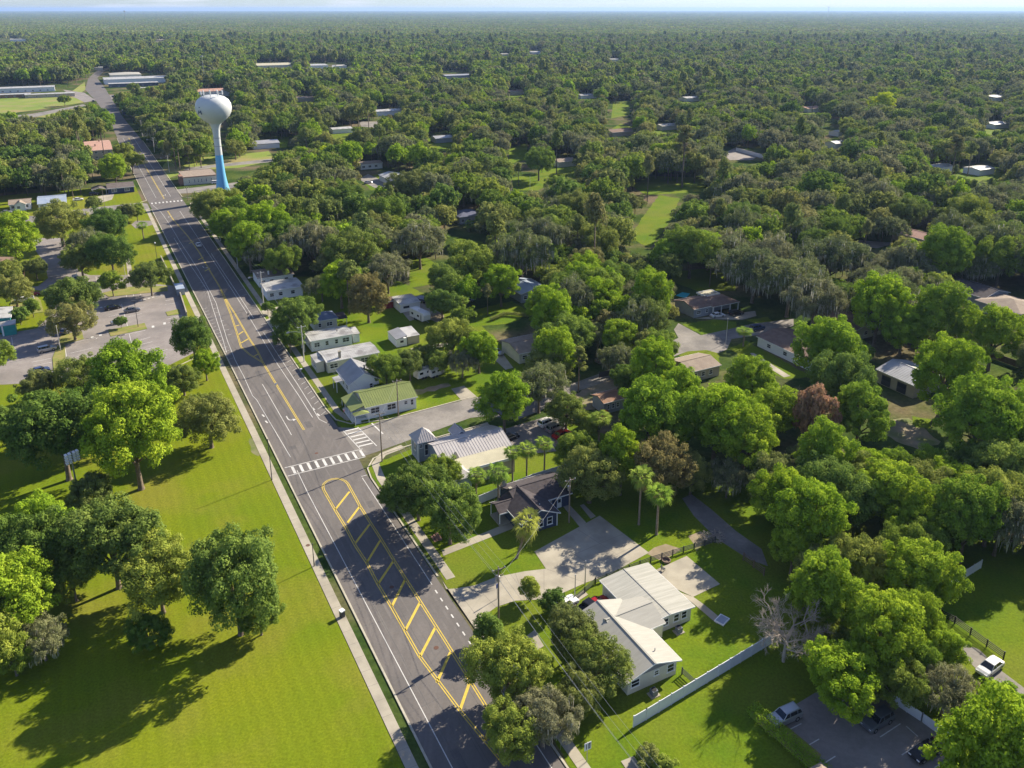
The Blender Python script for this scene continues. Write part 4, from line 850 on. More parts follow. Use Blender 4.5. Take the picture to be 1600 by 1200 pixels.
for nm, lb, x, y, L, W, h, rs, kd, wl, rr in [
 ('beige_roofed_hall', 'wide beige roofed hall far out in the wood', 426, 100, 60, 60, 7, 1.5, 'gable_x', WCREAM, RBEIGE), ('white_warehouse', 'white warehouse east of the beige roofed hall', 492, 101, 32, 40, 6, 1, 'gable_x', WWHITE, RWHITE), ('small_warehouse', 'small pale warehouse, easternmost of the far roofs', 530, 102, 16, 30, 5, 1, 'gable_x', WWHITE, RCREAM),
 ('grey_long_hall', 'grey long roof in the middle distance of the wood', 713, 117, 40, 18, 5, 1, 'gable_x', WGREY, RGREY), ('white_roofed_cabin', 'white roofed house in a gap of the middle wood', 606, 172, 30, 14, 4, 1, 'gable_x', WWHITE, RWHITE), ('grey_roofed_cabin', 'grey roofed house beside a small lawn east of the tower', 413, 222, 18, 14, 3.5, 1.5, 'gable_x', WWHITE, RGREY),
 ('grey_ranch_house', 'white walled ranch house with grey roof above the curved drive', 577, 254, 14, 9, 3.2, 1.0, 'gable_x', WWHITE, RTAN), ('pale_metal_roofed_house', 'pale metal roofed house half under the light topped oak', 615, 275, 12, 16, 3.2, 1.4, 'gable_y', WWHITE, RWHITE), ('white_far_cottage', 'tiny white roof in the far eastern wood', 834, 81, 22, 22, 4, 1.2, 'gable_x', WWHITE, RWHITE),
 ('brown_clearing_house', 'brown roofed house beside the sunlit far lawn', 966, 204, 20, 14, 3.2, 1.4, 'gable_x', WTAN, RBROWN), ('bright_roofed_house', 'bright white roof in the grey-green wood at right', 1466, 259, 17, 10, 3.4, 0.8, 'gable_x', WWHITE, RWHITE), ('small_brown_cottage', 'small brown roof showing between crowns at right', 1432, 366, 10, 16, 3.2, 1.6, 'gable_y', WTAN, RPINK),
 ('hidden_brown_house', 'brown roofed house half hidden behind the rounded tree', 1328, 500, 12, 14, 3.2, 1.5, 'gable_y', WCREAM, RBROWN), ('slate_hip_house', 'slate blue hip roofed house beyond the backyard lawns', 728, 333, 12, 12, 3.4, 1.8, 'hip', WGREY, surf('slate2', (0.09, 0.10, 0.16), (0.12, 0.13, 0.19), 0.8, 0.9)),
 ('blue_metal_house', 'house with a sunlit pale blue metal roof under dark oaks', 822, 447, 11, 13, 3.2, 1.2, 'gable_y', WGREY, RBLUE), ('tan_hip_house', 'tan roofed house with pale walls behind the yellow-green tree', 826, 536, 12, 11, 3.1, 1.1, 'gable_x', WCREAM, RTAN), ('half_hidden_tan_house', 'tan roof at the near side of the cul-de-sac lawn', 1086, 566, 10, 9, 3.1, 1.1, 'gable_x', WTAN, RTAN),
 ('rusty_roofed_shed', 'shed with a rusty tin roof beside the red car', 951, 619, 6.5, 5.5, 3.0, 0.9, 'gable_x', WGREY, RRUST), ('dark_roofed_far_house', 'dark complicated roof shaded at the right edge', 1527, 452, 13, 14, 3.4, 1.8, 'gable_y', WGREY, RDARK), ('pale_hip_house', 'pale tan hip roof near the dark roof at the right edge', 1580, 474, 14, 15, 3.4, 1.6, 'hip', WGREY, RTAN),
 ('white_house_behind_road', 'white cottage just right of the dark far lane', 1310, 205, 10, 10, 3.2, 1, 'gable_x', WWHITE, RWHITE), ('ivory_far_house', 'ivory roof low in the wood right of the yellow-green tree', 1440, 195, 22, 12, 3.5, 1, 'gable_x', WWHITE, RCREAM), ('grey_far_house', 'grey roof low in the wood left of the ivory roof', 1310, 222, 16, 10, 3.5, 1.2, 'gable_x', WWHITE, RGREY),
 ('field_edge_barn', 'small pale barn beside the road vanishing at upper left', 153, 105, 14, 12, 4, 1.2, 'gable_x', WWHITE, RWHITE), ('white_walled_yard_house', 'pale roofed house beside the white walled yard', 1143, 215, 18, 12, 3.4, 1.2, 'gable_x', WWHITE, RGREY), ('lone_far_roof_west', 'pale roof near the left edge far beyond the field', 28, 61, 40, 50, 6, 1.2, 'gable_x', WWHITE, RCREAM), ('lone_far_roof_pair', 'second pale roof beyond the field, right of the first', 59, 60, 44, 50, 6, 1.2, 'gable_x', WWHITE, RCREAM),
 ('far_white_roof_north', 'white roof speck under the horizon right of the tower ball', 1350, 52, 50, 70, 7, 1.5, 'gable_x', WWHITE, RWHITE), ('rosy_far_cottage', 'rosy roof speck in the middle of the right hand wood', 1263, 114, 18, 16, 4, 1.4, 'gable_x', WWHITE, RPINK), ('pale_far_cottage', 'pale cottage right of the wide gap in the wood', 1090, 76, 20, 22, 4, 1.2, 'gable_x', WWHITE, RCREAM),
]: far(nm, lb, x, y, L, W, h, rs, kd, wl, rr, wins=(3 if y > 240 else 0))
FARL = []
for nm, lb, x, y, L, W, h, rs, kd, wl, rr in [
 ('pale_roofed_cottage', 'tiny pale roof left of the white far cottage near the horizon', 789, 84, 26, 26, 4, .8, 'gable_x', WWHITE, RCREAM), ('wide_white_roof', 'wide white roof low in the wood near the right edge, upper of two', 1555, 150, 26, 20, 4, .6, 'gable_x', WWHITE, RWHITE),
 ('grey_roofed_farmhouse', 'grey roof near the right edge below the wide white roof', 1556, 192, 22, 14, 3.6, .8, 'gable_x', WWHITE, RGREY), ('tan_far_cottage', 'tan roof in the wood between the tower ball and the white roofed cabin', 478, 152, 24, 14, 3.6, 1, 'gable_x', WTAN, RTAN), ('brown_far_cottage', 'brown roof in the wood right of the grey long hall', 805, 142, 22, 14, 3.6, 1.2, 'gable_x', WTAN, RBROWN),
 ('lawn_side_cottage', 'pale cottage at a small lawn above the paved yard', 1078, 152, 20, 14, 3.6, 1, 'gable_x', WWHITE, RWHITE), ('grey_lawn_cottage', 'grey roofed cottage behind the far bright lawn strip', 915, 148, 20, 13, 3.6, 1, 'gable_x', WWHITE, RGREY), ('cream_wood_cottage', 'cream roof among crowns between the bright lawn and the paved yard', 1040, 195, 16, 12, 3.4, 1, 'gable_x', WCREAM, RCREAM),
 ('right_wood_cottage', 'white roof in a gap right of the bright white roof', 1530, 262, 14, 11, 3.4, .8, 'gable_x', WWHITE, RWHITE), ('rosy_wood_cottage', 'rosy roof in the wood left of the yellow-green far tree', 1265, 168, 18, 14, 3.6, 1.2, 'gable_x', WWHITE, RPINK), ('middle_wood_cottage', 'light roof in the middle of the far wood below the horizon', 960, 92, 30, 26, 4, .8, 'gable_x', WWHITE, RWHITE), ('slate_wood_cottage', 'slate roof in the wood east of the roadside bungalows', 690, 214, 14, 11, 3.4, 1.2, 'gable_x', WGREY, RGREY),
 ('small_lot_cottage', 'white roof beside a pale yard between the drive and the tower', 532, 200, 16, 12, 3.4, .8, 'gable_x', WWHITE, RWHITE), ('tan_lawn_cottage', 'tan roof at the little lawn left of the tall lone pine', 880, 250, 13, 11, 3.3, 1.2, 'gable_x', WCREAM, RTAN)]:
    far(nm, lb, x, y, L, W, h, rs, kd, wl, rr); FARL.append((x, y, max(10, 22 * (y / 160)), max(3.5, 9 * (y / 160) ** 1.6)))
# cul-de-sac house, long white walled house, barn
o = house('pool_house', 'brown shingled ranch house with white posts on the cul-de-sac', 129.5, 69.5); rf, e = block(o, 0, 9, 0, 10, 3.0, 'gable_x', 1.3, WGREY, RBROWN, 0.4); rf2, e2 = block(o, 6.5, 17.5, -1.0, 7.5, 3.0, 'hip', 1.3, None, RBROWN, 0.4, part='garage_roof')
b = MB(); b.box(8.2, 17, 2.5, 7, 0, 2.9, WGREY); b.build('garage_wall', o); posts(o, [(7, -0.7), (10.3, -0.7), (13.8, -0.7), (17.1, -0.7)], 2.9, r=0.12); window(o, 'S', e, 1.5, 1, 1.6, 1.2); window(o, 'S', e, 5, 1, 0.9, 1.2)
block(o, 11, 17, 8, 12, 2.9, 'flat', 0, None, RBEIGE, 0.3, part='patio_roof'); posts(o, [(11.3, 11.7), (16.7, 11.7)], 2.8)
p = tag(sheet('swimming_pool', [[(1056, 462), (1066, 457), (1078, 459), (1072, 466)]], surf('pool_water', (0.05, 0.42, 0.48), rough=0.1), 0.10, kind=None, thick=0.1), 'small turquoise pool beside the brown shingled ranch house', 'pool'); p['kind'] = 'thing'
o = house('white_walled_house', 'long house with a white side wall and brown roof behind the cul-de-sac lawn', 131, 24); rf, e = block(o, 0, 13, 0, 20.5, 3.0, 'gable_y', 1.2, WWHITE, RBROWN, 0.4)
for a in (3, 9, 15): window(o, 'W', e, a, 1.0, 1.5, 1.2)
o = house('grey_roofed_barn', 'grey metal roofed barn with tan walls under the leaning tree', 140.8, 1.0, 'barn'); rf, e = block(o, 0, 12, 0, 11.5, 3.6, 'gable_y', 1.5, WTAN, RGREY, 0.4, 0.7); door(o, 'W', e, 2.5, 2.6, 2.6, m=surf('dark_door', (0.05, 0.05, 0.06))); door(o, 'W', e, 7, 2.6, 2.6, m=MATS['dark_door'])
o = house('picnic_shelter', 'tan pyramid roof corner at the bottom edge beside the hedge', 36.8, -66.2, 'shelter'); block(o, -1.8, 2.6, -2.2, 2.4, 2.7, 'pyramid', 1.1, None, RTAN, 0.4); posts(o, [(-1.5, -1.9), (2.3, -1.9), (2.3, 2.1), (-1.5, 2.1)], 2.6)
# ---------------------------------------------------------------- fences and walls
def fence(name, label, P, h, kind, m, step=2.4, cat='fence'):
    P = [p if isinstance(p, Vector) else G(*p) for p in P]; root = thing(name, label, cat, tuple(P[0])); O = P[0]; b = MB(); ps = []
    for i in range(len(P) - 1):
        a, c = P[i] - O, P[i + 1] - O; L = (c - a).length; d = (c - a) / L; n = Vector((-d.y, d.x, 0)); k = max(1, round(L / step))
        def bar(z0, z1, t, mm=m):
            q = [a - n * t, c - n * t, c + n * t, a + n * t]; b.hexa([(p.x, p.y, z0) for p in q], [(p.x, p.y, z1) for p in q], mm)
        if kind == 'panel': bar(0.05, h, 0.025); bar(h + 0.003, h + 0.07, 0.045)
        elif kind == 'rail':
            for j in range(4): bar(0.3 + j * (h - 0.4) / 3, 0.42 + j * (h - 0.4) / 3, 0.025)
        elif kind == 'wall': bar(0, h, 0.12); bar(h + 0.003, h + 0.08, 0.17)
        else: bar(0.02, h, 0.008); bar(h + 0.002, h + 0.04, 0.02)
        ps += [a + d * (L * j / k) for j in range(k + 1)]
    b.build({'panel': 'panel', 'rail': 'rail', 'wall': 'wall', 'chain': 'mesh'}[kind], root)
    if kind != 'wall':
        bb = MB(); r = 0.075; 
        pm = bb.box(-r, r, -r, r, 0, h + 0.15, m); me = bb.mesh('post')
        for p in ps[:90]: put('post', me, root, tuple(p), RANG)
    return root
WV = surf('white_vinyl', (0.74, 0.75, 0.77), (0.68, 0.69, 0.72), 0.7, 0.45); BLK = surf('black_paint', (0.015, 0.014, 0.014), rough=0.6); CHN = surf('chain_grey', (0.06, 0.07, 0.07), rough=0.5)
fence('vinyl_fence', 'tall white vinyl fence sloping up the lawn past the ell shaped house', [R(-46.9, 23.7), R(-46.7, 25.9), R(-44.0, 51.0)], 1.85, 'panel', WV)
fence('vinyl_fence', 'white vinyl fence behind the navy house and the palm row', [R(9.4, 27.0), R(11.6, 41.1), R(11.9, 52)], 1.8, 'panel', WV)
fence('vinyl_fence', 'white fence edging the shaded parking bays', [R(-60, 57.5), R(-64, 58.2), R(-76, 59.3)], 1.4, 'panel', WV)
fence('vinyl_fence', 'white fence fragment at the top of the shaded paddock', [(1484, 918), (1532, 888)], 1.6, 'panel', WV)
fence('rail_fence', 'black four rail fence along the shaded paddock', [R(-48, 77.5), R(-54, 79.0), R(-62.1, 78.6)], 1.3, 'rail', BLK)
fence('rail_fence', 'short black rail fence at the right edge beside the white sedan', [R(-64.5, 81.5), R(-66, 86)], 1.3, 'rail', BLK)
fence('wire_fence', 'thin dark wire fence behind the big concrete driveway', [R(-22.6, 29.5), R(-20.4, 35), R(-20.1, 46.5), R(-20.9, 60)], 1.2, 'chainx' if False else 'rail', CHN)
fence('wire_fence', 'low dark fence bay at the corner of the ell shaped house', [R(-42.6, 35.2), R(-45.2, 35.4)], 1.2, 'rail', CHN)
fence('wooden_fence', 'long dark wooden fence across the shaded yard at the right edge', [(1478, 535), (1600, 578), (1650, 596)], 1.8, 'panel', WTAN if False else surf('old_wood', (0.12, 0.085, 0.065), (0.17, 0.125, 0.095), 1.2, 0.9))
fence('lane_gate', 'dark wooden gate at the lower end of the shaded gravel lane', [R(-27, 61.0), R(-31.7, 61.2)], 1.5, 'rail', MATS['old_wood'])
fence('yard_wall', 'white wall round the far paved yard in the eastern wood', [(1150, 236), (1190, 247), (1200, 252)], 2.2, 'panel', WV)
fence('long_wall', 'long low pale wall between the park lawn and the road sidewalk', [R(214, -7.9), R(173.5, -7.5)], 1.3, 'wall', CONC, cat='wall'); fence('long_wall', 'low pale wall beside the parking lot, south of the utility box', [R(166, -6.9), R(144, -7.6)], 1.3, 'wall', CONC, cat='wall')
o = thing('utility_shelter', 'pale blue utility shelter between the two long walls', 'shelter', tuple(R(165.8, -7.8)), RANG); b = MB(); b.box(0, 2.4, 0, 6.4, 0, 2.1, WGREY); b.build('case', o); b = MB(); b.box(-.15, 2.55, -.15, 6.55, 2.1, 2.3, RBLUE); b.build('roof', o)
# ---------------------------------------------------------------- hedges
def hedge(P, w, h, label, m):
    P = [p if isinstance(p, Vector) else G(*p) for p in P]; rg_ = np.random.default_rng(int(w * 100)); C = []
    for i in range(len(P) - 1):
        L = (P[i + 1] - P[i]).length; n = int(L / 0.35); d = (P[i + 1] - P[i]).normalized(); nn = Vector((-d.y, d.x, 0))
        for j in range(n):
            for u in (-.3, .3): C.append(P[i] + d * (j * 0.35) + nn * (u * w) + Vector((0, 0, h * rg_.uniform(0.5, 0.7))))
    C = np.array([tuple(c - P[0]) for c in C]); Q = leaves(rg_, C, rg_.uniform(0.8, 1.1, len(C)) * h * 0.42, 70, 0.11, flat=1.0); me = mesh_np('hedge', Q, len(Q) // 4, [m])
    tag(put('hedge', me, None, tuple(P[0])), label, 'hedge')
hedge([R(-52.6, 39.2), R(-64.5, 40.1)], 2.0, 1.7, 'clipped bright hedge between the lawn and the shaded parking bays', LEAF['bright'])
hedge([(655, 657), (665, 655)], 0.9, 1.1, 'clipped shrub row along the church wall', LEAF['oak']) if False else None
hedge([R(32.4, 29.0), R(32.2, 31.0)], 1.2, 1.2, 'clipped round bush on the church lawn', LEAF['oak'])
hedge([R(31.5, 31.6), R(31.3, 33.0)], 1.1, 1.3, 'second clipped bush beside the church entry', LEAF['oak'])
hedge([R(24.6, 20.4), R(24.0, 22.4)], 1.3, 1.1, 'oval clipped bush on the corner lawn west of the church', LEAF['oak'])
hedge([(836, 497), (790, 493), (765, 503)], 0.9, 1.3, 'curved dark hedge around the back lawn beside the blue metal roof', LEAF['oak'])
# ---------------------------------------------------------------- water tower
g = G(350, 313.5); o = thing('water_tower', 'white water tower with a bulb tank on a blue footed stem', 'water tower', (g.x, g.y, 0))
TW = surf('tower_white', (0.62, 0.64, 0.62), (0.56, 0.585, 0.575), 0.15, 0.45, detail=5); TB = surf('tower_blue', (0.17, 0.47, 0.74), (0.155, 0.44, 0.70), 0.15, 0.45)
b = MB(); b.lathe([(6.1, 0), (4.8, 2.2), (3.7, 4.5), (2.95, 7), (2.4, 10.5), (2.05, 14), (1.85, 18), (1.72, 22.7)], TB, 36); b.build('blue_base', o, True)
b = MB(); b.lathe([(1.72, 22.702), (1.62, 27), (1.62, 32), (1.85, 35), (2.3, 36.8), (3.0, 38.0)], TW, 36); b.build('stem', o, True)
b = MB(); b.lathe([(3.0, 38.0), (5.2, 39.6), (6.9, 41.3), (8.0, 43.3), (8.4, 45.2), (8.15, 47.2), (7.2, 49.0), (5.4, 50.4), (3.0, 51.2), (0.05, 51.5)], TW, 48); tk = b.build('tank', o, True)
b = MB(); b.lathe([(1.75, 26.9), (1.75, 27.1)], METAL, 24); b.lathe([(1.75, 30.9), (1.75, 31.1)], METAL, 24); b.build('seam_ring', o)
# the capital A that shows at the left side of the tank
LET = surf('letter_blue', (0.03, 0.06, 0.14), rough=0.5)
def ontank(u, v):        # u along the girth (m), v up
    a0 = math.radians(240) + u / 8.4; r = 8.43 - 0.045 * v * v; return (r * math.cos(a0), r * math.sin(a0), 44.6 + v)
b = MB()
def stroke(p, q, w=0.28):
    d = Vector((q[0] - p[0], q[1] - p[1])); d.normalize(); n = Vector((-d.y, d.x)) * w
    b.face([ontank(p[0] + n.x, p[1] + n.y), ontank(q[0] + n.x, q[1] + n.y), ontank(q[0] - n.x, q[1] - n.y), ontank(p[0] - n.x, p[1] - n.y)], LET)
stroke((-1.1, -1.6), (0, 1.7), 0.3); stroke((1.1, -1.6), (0, 1.7), 0.3); stroke((-0.7, -0.6), (0.7, -0.6), 0.24); b.build('lettering', tk)
for i in range(9):
    a = i * 0.7; b = MB(); b.tube([(5.0 * math.cos(a), 5.0 * math.sin(a), 50.5), (5.0 * math.cos(a), 5.0 * math.sin(a), 52.6)], 0.07, METAL, 6); b.box(5.0 * math.cos(a) - .22, 5.0 * math.cos(a) + .22, 5.0 * math.sin(a) - .12, 5.0 * math.sin(a) + .12, 51.5, 53.2, WHITE); b.build('antenna', o)
b = MB(); b.tube([(0.8, 0, 51.3), (0.8, 0, 54)], 0.08, METAL, 6); b.build('mast', o)
b = MB(); b.tube([(math.cos(i * .2618) * 4.8, math.sin(i * .2618) * 4.8, 52) for i in range(25)], 0.04, METAL, 4); b.build('railing', o)
# far masts
def mast(px, py, top, r, label, m=METAL):
    g = G(px, py); b = MB(); b.tube([(0, 0, 0), (0, 0, top)], [r, r * 0.6], m, 6); o = thing('radio_mast', label, 'mast', (g.x, g.y, 0)); b.build('pole', o)
    b = MB(); b.box(-r * 3, r * 3, -r * 3, r * 3, top * 0.96, top * 0.99, m); b.build('antenna', o)
mast(200, 58, 85, 0.8, 'grey radio mast standing in the far wood above the road bend'); mast(321, 138, 38, 0.4, 'thin mast behind the water tower ball'); mast(1293, 30, 110, 2.2, 'thin far mast on the horizon at the upper right')
# ---------------------------------------------------------------- single trees that the photograph shows one by one
T = [
 # the park, west of the road
 ('bright', 205, 668, 62, 'big bright green tree in the park shading the footpath bend, tallest of the park cluster', 0, 1.25),
 ('oak', 92, 665, 74, 'broad dark textured oak beside the bright tree in the park cluster'),
 ('bright', 195, 590, 52, 'vivid yellow-green tree at the south edge of the parking lot'),
 ('olive', 128, 588, 36, 'dull olive tree between the parking lot and the vivid green tree'),
 ('olive', 325, 655, 44, 'feathery dark green tree alone on the lawn near the sidewalk'),
 ('olive', 306, 636, 22, 'small crown pressed against the feathery tree near the sidewalk'),
 ('oak', 172, 840, 72, 'mossy oak with a brown patch beside the stadium light pole'),
 ('oak', 245, 895, 58, 'moss hung oak with a thick dark trunk in the park shade'),
 ('oak', 365, 900, 74, 'tall ragged green oak nearest the road sidewalk in the park', 0, 1.3),
 ('oak', 405, 960, 30, 'low mossy limb crown against the ragged park oak'),
 ('oak', 55, 855, 62, 'green oak left of the stadium light pole in the park'),
 ('bright', 15, 925, 58, 'bright green crown cut by the left edge below the stadium light'),
 ('oak', 140, 770, 34, 'dark crown beside the base of the stadium light pole'), ('oak', 150, 640, 50, 'dark crown filling the middle of the park cluster', 0, 1.15), ('bright', 60, 780 + 40, 44, 'light green crown behind the near park grove'),
 ('oak', 230, 985, 34, 'dark low moss tree in the middle of the park shade', 0, 0.9), ('oak', 112, 900, 36, 'dark low crown between the oaks of the shaded park grove'),
 ('moss', 64, 995, 40, 'slim park tree with grey moss and a pale trunk on bare ground'),
 ('oak', 18, 1020, 34, 'small dark tree at the left edge beside the pale trunked tree'),
 ('oak', -28, 980, 60, 'oak at the very left edge of the park lawn'),
 ('oak', 8, 660, 30, 'small round crown at the left edge above the park shade'),
 ('oak', 60, 600, 26, 'low tree on the grass below the silver blue car'),
 ('olive', 285, 592, 25, 'small olive tree on the park slope below the kerbside tree'),
 ('bright', 320, 567, 19, 'small lime tree by the sidewalk bend'),
 ('oak', 300, 526, 32, 'dense kerbside tree beside the end of the long wall', 0, 1.4),
 ('oak', -20, 560, 30, 'tree at the left edge of the parking lot'),
 # around the parking lot
 ('oak', 112, 462, 36, 'largest tree standing in the parking lot'), ('olive', 112, 499, 31, 'olive tree on the dry grass island of the parking lot'),
 ('small', 188, 503, 8, 'tiny round tree on the middle parking island', 0),
 ('small', 174, 441, 17, 'small round tree on the strip north of the dark cars'), ('oak', 233, 430, 26, 'dark spreading tree beside the long wall'),
 ('oak', 55, 418, 16, 'compact dark tree beside the brown roofed house'), ('olive', 12, 425, 22, 'tree growing over the brown roof'), ('olive', 22, 452, 26, 'loose tree behind the red car'),
 ('small', 50, 480, 12, 'small tree beside the white pickup'), ('small', 30, 492, 12, 'low dark tree beside the teal building'),
 ('olive', 92, 346, 36, 'wide spreading tree between the side street and the shaded drive'), ('bright', 18, 372, 34, 'full yellow-green tree at the left edge by the shaded drive'),
 ('oak', 165, 352, 32, 'green tree on the corner block north of the parking lot'), ('moss', 135, 380, 32, 'mossy tree in the corner block beside the shaded drive'),
 ('oak', 172, 392, 34, 'dark tree at the east side of the corner block'), ('olive', 125, 405, 26, 'pale olive tree hanging over the north parking row'), ('small', 198, 333, 13, 'small tree on the corner lawn by the side street'),
 ('small', 213, 330, 12, 'small dark tree on the corner lawn beside the road'), ('small', 145, 319, 11, 'round topped small tree at the driveway mouth of the side street'),
 # east side of the road, north to south
 ('oak', 330, 322, 30, 'green tree at the foot of the water tower beside the road'), ('moss', 372, 345, 26, 'mossy crown between the tower and the road'), ('bright', 352, 352, 22, 'light green crown by the roadside below the tower'),
 ('bright', 412, 352, 34, 'bright domed tree south of the water tower'), ('bright', 388, 380, 30, 'bright green tree leaning to the road south of the tower'), ('oak', 440, 372, 34, 'dark oak behind the bright roadside trees'),
 ('oak', 462, 492, 34, 'tall green tree in front of the blue roofed house'), ('oak', 452, 527, 20, 'lower crown over the kerb in front of the white metal roofed house'),
 ('moss', 502, 445, 24, 'thin reddish mossy tree behind the white roofed house'), ('olive', 545, 395, 42, 'wide green crown in the wood behind the roadside houses'),
 ('magnolia', 574, 462, 33, 'brown leaved tree standing at the corner of the bright backyard', 0, 1.2), ('moss', 605, 420, 36, 'grey moss draped tree beside the red shed'), ('moss', 655, 375, 42, 'wide domed oak with a clear trunk on the lawn'),
 ('oak', 700, 438, 32, 'dark tree behind the boat trailer'), ('oak', 735, 410, 40, 'broad dark oak left of the far driveway lawn'), ('bright', 783, 440, 26, 'yellow-green tree beside the blue metal roof'),
 ('oak', 690, 470, 24, 'low tree behind the camper trailer'), ('oak', 603, 574, 26, 'green tree behind the white gabled house'), ('oak', 640, 566, 24, 'dark tree in the backyard hedge line'), ('olive', 663, 556, 20, 'olive tree in the backyard hedge line'),
 ('oak', 705, 525, 34, 'large tree over the back fence line between the two lawns'), ('bright', 748, 545, 26, 'pale green tree by the short driveway'), ('moss', 722, 565, 24, 'mossy low tree at the edge of the corner lawn'),
 ('oak', 684, 562, 20, 'small oak above the parked white motorhomes'), ('shrub', 592, 606, 9, 'shrub between the white gabled house and the green roofed house'), ('shrub', 538, 633, 7, 'yellowish shrub at the porch of the green roofed house'), ('small', 418, 480, 8, 'small clipped tree by the sidewalk driveway'),
 ('olive', 860, 570, 34, 'light green tree beside the small tan roof'), ('bright', 788, 622, 37, 'bushy green tree on the side street corner by the church roof'), ('moss', 842, 600, 44, 'dark moss draped oak over the side street'), ('pine', 905, 560, 16, 'slim tall tree by the pickup truck'), ('moss', 935, 522, 26, 'mossy tree above the parked pickup truck'),
 ('oak', 1028, 545, 32, 'bushy tree at the cul-de-sac mouth'), ('olive', 885, 640, 30, 'dense olive thicket behind the row of parked cars'), ('oak', 918, 660, 20, 'low tree behind the palm above the red car'),
 ('bright', 870, 548, 34, 'yellow-green tree in front of the tan roof'), ('moss', 968, 560, 30, 'oak beside the street between pickup and cul-de-sac'), ('oak', 985, 590, 26, 'small oak beside the rusty roof'),
 ('bright', 1022, 648, 52, 'broad lime topped oak right of the rusty roof'), ('bright', 1120, 655, 52, 'broad yellow-green oak in front of the cul-de-sac yards'), ('bright', 1175, 600, 38, 'green crown by the lawn of the long white walled house'),
 ('olive', 922, 740, 46, 'rounded olive tree behind the navy house'), ('oak', 905, 700, 30, 'dark crown behind the parked red car'), ('magnolia', 1032, 728, 46, 'brown tinged magnolia behind the two tall palms', 0, 1.2), ('oak', 985, 700, 26, 'shaded crown left of the magnolia'),
 ('oak', 652, 762, 45, 'green tree on the corner lawn in front of the church, nearest the road'), ('oak', 702, 798, 47, 'dark green tree on the front lawn beneath the power lines'), ('oak', 690, 735, 28, 'bright topped tree touching the church porch roof'), ('oak', 616, 770, 24, 'low branch tree over the sidewalk in front of the church'),
 ('small', 829, 921, 16, 'thin leafy sapling at the edge of the driveway lawn'), ('small', 862, 940, 18, 'sparse young tree over the white parked car'),
 ('oak', 895, 985, 40, 'oak in front of the white ell shaped house under the wires'), ('olive', 935, 1035, 48, 'loose grey-green oak against the white house gable'), ('oak', 905, 1080, 38, 'lower oak crown over the white house yard'),
 ('oak', 792, 1040, 56, 'big oak overhanging the road at the bottom of the street'), ('moss', 848, 1120, 52, 'dark mossy oak over the sidewalk at the bottom'), ('oak', 800, 1140, 44, 'oak trunk leaning over the roadway at the bottom edge'), ('small', 765, 985, 22, 'light green crown at the kerb beside the apron'),
 ('shrub', 1010, 1180, 18, 'leafy shrub on the lawn by the bottom wires'), ('shrub', 1040, 1195, 16, 'smaller leafy shrub on the bottom lawn'), ('shrub', 728, 808 + 22, 9, 'low shrub beside the front yard tree'),
 # right side
 ('oak', 150, 180, 14, 'far tree left of the road before the crossing'), ('bright', 166, 187, 11, 'far tree touching the road edge before the crossing'), ('oak', 133, 183, 14, 'far dark tree west of the road, left of the edge tree'), ('moss', 116, 181, 14, 'far mossy tree beside the thin field strip'),
 ('oak', 206, 164, 8, 'round bush before the small white office'), ('oak', 208, 136, 8, 'dark tree in front of the far long annex'),
 ('oak', 1283, 985, 32, 'dark crown right behind the leafless tree', 0, 1.15), ('bright', 1240, 858, 30, 'bright crown at the lower end of the gravel lane'), ('oak', 1275, 890, 38, 'dark green crown above the leafless tree', 0, 1.1), ('bright', 1425, 965, 42, 'yellow-green crown at the west edge of the paddock', 0, 1.1), ('bright', 1470, 1015, 34, 'bright crown beside the old white sedan', 0, 1.1), ('oak', 1345, 880, 46, 'deep green crown in the middle of the wood by the bays', 0, 1.2),
 ('bright', 1165, 685, 44, 'tall bright crown at the upper end of the shaded gravel lane'), ('oak', 1212, 752, 44, 'dark crown overhanging the shaded gravel lane'), ('bright', 1268, 806, 50, 'broad yellow-green crown halfway down the gravel lane', 0, 1.2), ('oak', 1300, 760, 52, 'deep green crown behind the broad lane-side tree', 0, 1.2),
 ('bright', 1290, 920, 50, 'lumpy bright crown between the leafless tree and the bays', 0, 1.25), ('bright', 1380, 985, 56, 'bright heavy crown leaning over the shaded bays', 0, 1.2), ('oak', 1325, 1005, 30, 'small dark crown above the black car', 0, 1.1), ('oak', 1400, 1060, 44, 'dark crown over the top bays', 0, 1.1), ('moss', 1480, 1075, 44, 'brownish mossy crown above the white fence by the bays', 0, 1.1), ('bright', 1570, 1130, 52, 'bright crown in the lower right corner', 0, 1.1), ('oak', 1520, 1190, 40, 'dark tree at the bottom edge beside the bays', 0, 1.1), ('bright', 1440, 900, 50, 'rounded bright tree at the edge of the shaded paddock', 0, 1.15),
 ('bare', 1234, 955, 84, 'leafless grey tree beside the end of the white fence'), ('rust', 1272, 650, 26, 'rusty orange tree among the green crowns', 0, 1.9), ('bare', 1240, 622, 44, 'purple grey bare crown beside the rusty tree'),
 ('lime', 1380, 162, 17, 'bright yellow-green tree far out in the grey-green wood'), ('bright', 1296, 545, 46, 'rounded yellow-green tree hiding the white walled house'), ('bright', 1375, 475, 44, 'high domed light green oak above the grey roofed barn'),
 ('bright', 1470, 490, 42, 'wide light green crown right of the high domed oak'), ('bright', 1480, 580, 50, 'dark limbed tree leaning over the grey roofed barn'), ('bright', 1555, 520, 40, 'green crown by the wooden fence at the right edge'),
 ('moss', 1235, 440, 52, 'wide grey mossy oak above the white walled house'), ('moss', 1180, 420, 50, 'grey mossy oak behind the cul-de-sac house'), ('moss', 1140, 395, 40, 'pale mossy oak beside the shaded lawn'), ('oak', 1080, 385, 40, 'dark round oak right of the bright grass path'),
